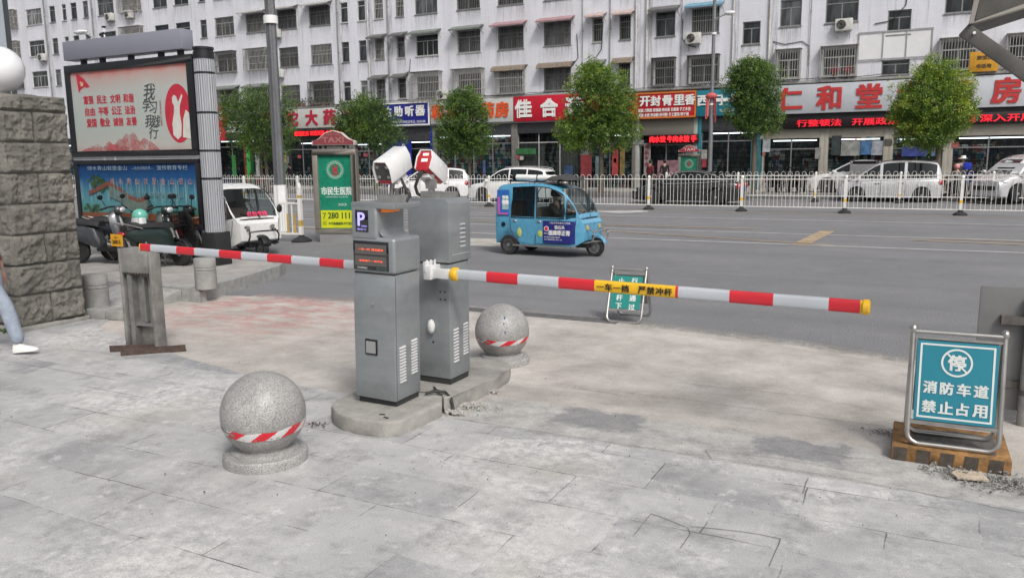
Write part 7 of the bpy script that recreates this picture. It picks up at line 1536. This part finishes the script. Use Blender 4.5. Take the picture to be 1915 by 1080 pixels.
# ================================================================== GREEN ADVERTISING STANDS
def stand(label, loc, rz, far=False):
    t = thing('advertising_stand', label, 'advertising stand', loc, rz, 'green taxi rank advertising stands'); FRM = mat('stand_bronze_grey', (.235, .215, .19), .5, .4, .12, 3); GR = mat('stand_green', (.012, .20, .12), .3, 0, .2, 2.5, coat=.4)
    m = M(); m.box(-.46, .46, -.11, .11, 0, .22); m.build('foot', mat('stand_grey_foot', (.25, .25, .25), .6, .2, .1, 4), t)
    m = M(); m.box(-.56, .56, -.13, .13, .22, .34); m.box(-.56, .56, -.13, .13, 2.16, 2.3); m.box(-.56, -.43, -.13, .13, .34, 2.16); m.box(.43, .56, -.13, .13, .34, 2.16); m.build('frame', FRM, t, bevel=.012)
    m = M(); m.box(-.44, .44, -.06, .06, .33, 2.17); pn = m.build('panel', GR, t, smooth=0); y = -.063
    m = M(); m.box(-.42, .42, -.064, -.0615, .36, .80); m.build('yellow_band', mat('stand_yellow', (.55, .58, .02), .35, 0, .1, 4), pn, smooth=0)
    m = M()
    for r0, r1 in ((.20, .185), (.165, .155)):
        n = 40; vs = [((r0 if i % 2 == 0 else r1) * math.cos(math.pi * (i // 2) / n * 2), y - .001, 1.80 + (r0 if i % 2 == 0 else r1) * math.sin(math.pi * (i // 2) / n * 2)) for i in range(2 * n)]; m.add(vs, [(2 * i, 2 * ((i + 1) % n), 2 * ((i + 1) % n) + 1, 2 * i + 1) for i in range(n)])
    for i in range(30): a = 2 * math.pi * i / 30; m.bc((.225 * math.cos(a), y - .001, 1.80 + .225 * math.sin(a)), (.016, .002, .016))
    m.build('emblem_ring', mat('emblem_mint', (.45, .62, .52), .4), pn, smooth=0, fix=False)
    m = M()
    for sx in (-1, 1):
        for (a, b), (c, d) in zip([(.03, .12), (.075, .06), (.03, .0), (.08, -.07), (.03, -.12)], [(.075, .06), (.03, .0), (.08, -.07), (.03, -.12), (.0, -.13)]): m.bar((sx * a, y - .003, 1.80 + b), (sx * c, y - .003, 1.80 + d), .002, .028)
    m.ball((0, y - .002, 1.80 + .0), .03, 10, 6, (1, .05, 2.5)); m.build('emblem_mark', mat('emblem_red', (.42, .03, .05), .4), pn)
    letters('lettering', [('市民生医院', .02, 1.28, .20, dict(y=y - .001, bold=.007, wid=.80)), ('SHIMINSHENG HOSPITAL', .02, 1.13, .03, dict(y=y - .001, wid=.6)), ('>>>', .16, .94, .07, dict(y=y - .001, wid=.22))], mat('stand_white_letters', (.62, .70, .66), .4), pn)
    letters('lettering', [('280 1111', .10, .67, .15, dict(y=-.066, bold=.006, wid=.66)), ('中华路健康路·步行街北', .10, .47, .075, dict(y=-.066, wid=.64, bold=.002)), ('7', -.33, .66, .15, dict(y=-.066)), ('回', -.33, .47, .085, dict(y=-.066))], mat('stand_dark_green_letters', (.03, .08, .02), .4), pn)
    m = M()
    for x in (-.30, .30): m.box(x - .02, x + .02, -.03, .03, 2.3, 2.40)
    m.box(-.2, .2, -.02, .02, 2.32, 2.38); m.build('neck', GALV, t)
    prof = [(-.56, .0), (.56, .0), (.56, .10), (.44, .13), (.36, .18), (.22, .30), (.0, .36), (-.22, .30), (-.36, .18), (-.44, .13), (-.56, .10)]
    m = M(); m.prism([(x, 2.40 + z) for x, z in prof], 'y', -.11, .11); cr = m.build('crown', mat('crown_pale_edge', (.48, .46, .40), .5, .1, .1, 3), t, bevel=.008, smooth=30)
    m = M(); m.prism([(x * .93, 2.415 + z * .91) for x, z in prof], 'y', -.118, -.112); m.build('crown_face', mat('crown_red' if far else 'crown_dull_red', (.42, .025, .05) if far else (.22, .045, .055), .5, 0, .3, 9), cr, smooth=0)
    letters('lettering', [('TAXI', 0, 2.53, .13, dict(y=-.121, wid=.55, bold=.004)), ('出租车停靠站', 0, 2.66, .05, dict(y=-.121, wid=.36))], mat('crown_letters', (.66, .60, .56), .4) if far else mat('crown_letters_dull', (.33, .15, .14), .5), cr); return t
q = at(626, 452); t = stand('near green hospital advertising stand with a dull red taxi crown by the tall pole', (q.x + .12, q.y + .02, 0), YAW - R_(6)); t.scale = (1.0, 1.0, 1.02)
q = onY(1289, 330, 42.6); stand('far green advertising stand with a bright red taxi crown behind the black saloon', (onY(1289, 300, 41.5).x, 41.5, .0), R_(8), far=True)

# ================================================================== FOLDING SIGNS
def aframe(label, loc, rz, W, Hh, lean, items, teal, sheetz, circle=False, extra_back=True, spread=.3):
    t = thing('folding_sign', label, 'folding sign', loc, rz); r = .017; w_ = W / 2; c = .07
    def loop(sgn):
        y = lambda z: sgn * (spread / 2) * (1 - z / Hh); pts = []
        for x, z in [(-w_, Hh - .02), (-w_ * 1.0, c)] + [(-w_ + c - c * math.cos(R_(a)), c - c * math.sin(R_(a))) for a in (25, 50, 75)] + [(-w_ + c, 0), (w_ - c, 0)] + [(w_ - c + c * math.sin(R_(a)), c - c * math.cos(R_(a))) for a in (15, 40, 65)] + [(w_, c), (w_, Hh - .02)]: pts.append((x, y(z + r), z + r))
        return pts
    m = M(); m.tube(loop(-1), r, 10); m.tube([(-w_, -.012, Hh - .015), (w_, -.012, Hh - .015)], r * .8, 10); m.ball((-w_, 0, Hh), r * 1.5, 12, 8, (1, 1.3, 1.2)); m.ball((w_, 0, Hh), r * 1.5, 12, 8, (1, 1.3, 1.2)); m.build('front_frame', CHROME, t, smooth=50)
    m = M(); m.tube(loop(1), r, 10); m.build('rear_frame', CHROME, t, smooth=50)
    X = lambda z: -(spread / 2) * (1 - z / Hh); z0, z1 = sheetz; an = math.atan2(X(z1) - X(z0), z1 - z0)
    pn = M(); pn.box(-w_ + .03, w_ - .03, -.006, .0, 0, z1 - z0); p = pn.build('sign_panel', teal, t, smooth=0); p.matrix_local = Matrix.Translation((0, X(z0) - .004, z0 + r)) @ Matrix.Rotation(-an, 4, 'X')
    h_ = z1 - z0; b = .012; e = .018; m = M(); W2 = w_ - .03 - e
    for q in ((-W2, W2, h_ - e - b, h_ - e), (-W2, W2, e, e + b), (-W2, -W2 + b, e + b, h_ - e - b), (W2 - b, W2, e + b, h_ - e - b)): m.box(q[0], q[1], -.0085, -.0065, q[2], q[3])
    WLT = mat('sign_white_print', (.62, .66, .65), .4, 0, .05, 8)
    if circle:
        m.build('panel_border', WLT, p, smooth=0)
        m = M(); n = 36; r0, r1 = .092, .080; zc = h_ * .745; vs = [((r0 if i % 2 == 0 else r1) * math.cos(2 * math.pi * (i // 2) / n), -.0085, zc + (r0 if i % 2 == 0 else r1) * math.sin(2 * math.pi * (i // 2) / n)) for i in range(2 * n)]; m.add(vs, [(2 * i, 2 * ((i + 1) % n), 2 * ((i + 1) % n) + 1, 2 * i + 1) for i in range(n)])
        m.bar((-.058, -.0095, zc + .058), (.058, -.0095, zc - .058), .002, .011); m.build('no_parking_ring', WLT, p, smooth=0, fix=False)
    letters('lettering', [(s, x, z, hh, dict(y=-.009, **k)) for s, x, z, hh, k in items(h_)], WLT, p)
    m = M(); m.box(-w_, w_, X(z0) - .012, X(z0) + .012, z0 - .012, z0 + .012); m.box(-w_, w_, X(z1) - .008, X(z1) + .008, z1 + .018, z1 + .032); m.build('cross_bar', GALV, t)
    m = M(); m.box(-w_ + .03, w_ - .03, .004, .01, 0, h_); q = m.build('rear_panel', mat('panel_grey_back', (.30, .30, .29), .6, .3, .1, 4), t, smooth=0); q.matrix_local = Matrix.Translation((0, -X(z0), z0 + r)) @ Matrix.Rotation(an, 4, 'X')
    return t
TEALS = mat('sign_teal', (.008, .125, .145), .4, 0, .06, 2, coat=.1)
blk = thing('striped_block', 'low worn yellow and black concrete block under the no parking sign', 'concrete block', (.312, 5.95, 0))
m = M(); m.k = 0; m.prism([(-.345, -.285), (.345, -.285), (.345, .285), (-.345, .285)], 'z', 0, .1)
o = m.build('block', [mat('worn_yellow_top', (.235, .125, .045), .85, 0, .75, 9, .4, 40), mat('black_stripe', (.075, .062, .05), .85, 0, .5, 14)], blk, bevel=.008)
m = M(); 
for i in range(5): x = -.335 + .138 * i; m.add([(x, -.288, .004), (x + .08, -.288, .004), (x + .08 + .006, -.288, .096), (x + .006, -.288, .096)], [(0, 1, 2, 3)])
for i in range(3): y = -.2 + .18 * i; m.add([(-.3475, y, .004), (-.3475, y + .08, .004), (-.3475, y + .08, .094), (-.3475, y, .094)], [(3, 2, 1, 0)])
m.build('black_stripe', mat('black_stripe', (.05, .048, .045)), blk, smooth=0, fix=False)
m = M(); m.add([(-.25, -.20, .1025), (.26, -.22, .1025), (.28, .15, .1025), (.05, .2, .1025), (-.2, .1, .1025)], [(0, 1, 2, 3, 4)]); m.build('dirt', mat('dark_dirt', (.10, .095, .09), .95, 0, .5, 20, .5, 80), blk, smooth=0, fix=False)
aframe('teal no parking sign with eight white characters on the striped block', (.315, 5.865, .10), R_(2), .53, .77, .1, lambda h: [('停', 0, h * .745, .10, dict(bold=.004))] + [(c, -.147 + .098 * i, h * .42, .078, dict(bold=.0035)) for i, c in enumerate('消防车道')] + [(c, -.147 + .098 * i, h * .18, .078, dict(bold=.0035)) for i, c in enumerate('禁止占用')], TEALS, (.16, .69), circle=True, spread=.26)
q = at(1164, 604)
aframe('small teal folding sign with two columns of characters standing on the asphalt', (q.x, q.y + .25, 0), R_(3), .44, .66, .1, lambda h: [(c, -.08, h * .84 - .108 * i, .075, dict(bold=.003)) for i, c in enumerate('止栏杆下')] + [(c, .09, h * .86 - .112 * i, .075, dict(bold=.003)) for i, c in enumerate('行人通过')], mat('sign_green_teal', (.012, .21, .18), .35, 0, .05, 2, coat=.2), (.16, .58), spread=.55)
# back of a metal notice on a post, right edge
t = thing('metal_notice', 'grey back of a sheet metal notice on a steel post beside the striped block', 'sign', (.95, 6.9, 0), R_(4))
m = M(); m.box(-.46, .9, -.012, .012, .10, 1.04); m.build('sheet', mat('sheet_grey', (.185, .185, .185), .55, .3, .12, 2), t, bevel=.004); m = M(); m.tube([(-.12, -.06, 0), (-.12, -.06, .98)], .045, 16); m.build('post', GALV, t, smooth=50); m = M(); m.box(-.32, .9, -.075, -.014, .77, .83); m.box(-.46, .9, -.03, -.013, .28, .33); m.lathe([(.05, .24), (.05, .28)], 16, (-.12, -.06, 0)); m.build('bracket', mat('rusty_bracket', (.13, .12, .11), .6, .4, .3, 12), t)
# roof corner of the guard booth that pokes in at the upper right
t = thing('canopy_corner', 'dark steel eave corner with a diagonal strut', 'canopy', (0, 0, 0)); CS = mat('dark_canopy_steel', (.095, .092, .085), .6, .3, .3, 6); CP = mat('canopy_pale_face', (.30, .28, .25), .6, .2, .25, 5)
Yc = 4.6
A = onY(1812, 46, Yc); B_ = onY(1930, 8, Yc); Cc = onY(1835, -40, Yc); D = onY(1803, 54, Yc); E_ = onY(1960, 165, Yc)
m = M(); dpt = .5
m.prism([(A.x, A.z), (B_.x + .5, B_.z + .12), (B_.x + .5, B_.z + .17), (onY(1828, 42, Yc).x, onY(1828, 38, Yc).z)], 'y', Yc, Yc + .06); m.prism([(A.x, A.z), (A.x + .018, A.z + .002), (Cc.x + .03, Cc.z + .1), (Cc.x, Cc.z + .1)], 'y', Yc - .03, Yc + .05); m.build('edge_beam', CP, t)
m = M(); m.prism([(onY(1826, 36, Yc).x, onY(1826, 36, Yc).z), (B_.x + .5, B_.z + .16), (B_.x + .5, B_.z + .6), (Cc.x + .03, Cc.z + .25)], 'y', Yc + .03, Yc + .6); m.build('soffit', CS, t)
m = M(); m.bar((D.x, Yc + .03, D.z), (D.x + (E_.x - D.x) * 2.6, Yc + .03, D.z + (E_.z - D.z) * 2.6), .05, .065); s_ = m.build('strut', CS, t, bevel=.003); m = M(); w1 = onY(1822, 62, Yc); m.lathe([(.007, -.012), (.007, .012)], 10, (w1.x, Yc - .0, w1.z), 'y'); m.build('strut_bolt', WHITE, s_)

# ================================================================== LITTER AND RUBBLE
def rubble(name, pts, n, seed, smin, smax, mt):
    g = random.Random(seed); m = M()
    for i in range(n):
        a, b, c = g.choice(pts); x, y = g.gauss(a, c), g.gauss(b, c * .6); s = g.uniform(smin, smax) * (1 if g.random() < .9 else 1.8); q = Matrix.Translation((x, y, s * .3 + .018)) @ Matrix.Rotation(g.uniform(0, 6), 4, (g.random() - .5, g.random() - .5, g.random() + .1)); m.X = q
        vs = [Vector((sx, sy, sz)) * s * g.uniform(.45, 1) * .5 for sx in (-1, 1) for sy in (-1, 1) for sz in (-.7, .7)]
        m.add(vs, [(0, 1, 3, 2), (4, 6, 7, 5), (0, 4, 5, 1), (2, 3, 7, 6), (0, 2, 6, 4), (1, 5, 7, 3)])
    m.X = None; o = m.build(name, mt, smooth=0); o['kind'] = 'stuff'; return o
e1 = at(870, 760); e2 = at(920, 735); e3 = at(850, 775); rubble('rubble', [(e1.x, e1.y, .06), (e2.x, e2.y, .05), (e3.x, e3.y, .045), (e1.x + .06, e1.y - .02, .11)], 420, 3, .006, .022, mat('crumbled_concrete', (.37, .36, .34), .9, 0, .3, 20))
e4 = at(1860, 905); e5 = at(1790, 890); rubble('gravel', [(e4.x, e4.y, .13), (e5.x, e5.y, .09), (e4.x + .2, e4.y, .12)], 700, 5, .005, .018, mat('dark_gravel', (.22, .215, .205), .9, 0, .4, 30))
e6 = at(1655, 812); rubble('gravel', [(e6.x, e6.y, .07)], 120, 6, .004, .012, mat('dark_gravel', (.22, .215, .205)))
e7 = at(592, 798); rubble('debris', [(e7.x, e7.y, .05)], 40, 9, .004, .014, mat('dark_debris', (.12, .09, .085), .8, 0, .6, 60))
e8 = at(500, 560 + 340); rubble('grit', [(at(300, 900).x, at(300, 900).y, 1.2), (at(900, 850).x, at(900, 850).y, .9), (at(1300, 880).x, at(1300, 880).y, .9), (at(700, 700).x, at(700, 700).y, .8)], 260, 12, .003, .008, mat('grit_dark', (.14, .135, .13), .9, 0, .4, 30))
e9 = at(90, 622); rubble('weeds', [(-10.05, 5.66, .12), (-9.8, 5.66, .1)], 90, 15, .01, .035, mat('weed_green', (.05, .09, .03), .8, 0, .4, 30))
q = at(1812, 895); t = thing('tile_scrap', 'broken cream floor tile scrap lying below the striped block', 'tile', (q.x, q.y, .018), R_(14)); m = M(); m.prism([(-.085, -.06), (.09, -.075), (.09, .07), (.02, .06), (-.05, .075), (-.1, .01)], 'z', 0, .012); m.build('tile', mat('cream_tile', (.48, .40, .31), .5, 0, .2, 12), t)
q = at(1793, 872); t = thing('bottle', 'small clear plastic bottle lying in the grit below the striped block', 'bottle', (q.x, q.y, .042), R_(-32)); m = M(); m.lathe([(.001, -.07), (.022, -.07), (.024, -.06), (.024, .03), (.012, .06), (.010, .08), (.001, .08)], 16, (0, 0, 0), 'x'); m.build('bottle_body', mat('clear_plastic', (.35, .42, .40), .12, 0, .3, 20), t); m = M(); m.lathe([(.012, .075), (.012, .09)], 12, (0, 0, 0), 'x'); m.build('bottle_cap', mat('green_cap', (.02, .18, .08), .4), t)
for px, py, a, lb in ((715, 775, .3, 'black offcut on the near concrete plinth, largest'), (722, 781, -.2, 'black offcut on the near concrete plinth beside the largest')):
    q = at(px, py, .13); t = tag(M().box(-.022, .022, -.006, .006, 0, .005).build('rubber_offcut', DARK, None, loc=(q.x, q.y, .131)), lb, 'offcut')
    t.rotation_euler[2] = a

# ================================================================== identical loose pieces become parts of their own
def split_pieces(o):
    bm = bmesh.new(); bm.from_mesh(o.data); bm.verts.ensure_lookup_table(); seen = set(); groups = []
    for v in bm.verts:
        if v.index in seen: continue
        st = [v]; seen.add(v.index); g = []
        while st:
            a = st.pop(); g.append(a.index)
            for e in a.link_edges:
                b = e.other_vert(a)
                if b.index not in seen: seen.add(b.index); st.append(b)
        groups.append(set(g))
    bm.free()
    if len(groups) < 2: return
    base = o.name.split('.')[0]
    for g in groups[1:]:
        c = o.copy(); c.data = o.data.copy(); COL.objects.link(c); bm = bmesh.new(); bm.from_mesh(c.data); bmesh.ops.delete(bm, geom=[v for v in bm.verts if v.index not in g], context='VERTS'); bm.to_mesh(c.data); bm.free()
    bm = bmesh.new(); bm.from_mesh(o.data); g = groups[0]; bmesh.ops.delete(bm, geom=[v for v in bm.verts if v.index not in g], context='VERTS'); bm.to_mesh(o.data); bm.free()
SPL = {'pier', 'side_window', 'cross_bar', 'black_stripe', 'box_support', 'grip', 'corner_post', 'bolt_hole', 'infrared_lamp', 'camera_label', 'fill_lamp', 'end_cap', 'led_matrix', 'slat', 'sticker', 'door_mark', 'bolt', 'door_handle', 'side_step'}
for o in list(bpy.data.objects):
    if o.type == 'MESH' and o.name.split('.')[0] in SPL and o.data.users == 1: split_pieces(o)
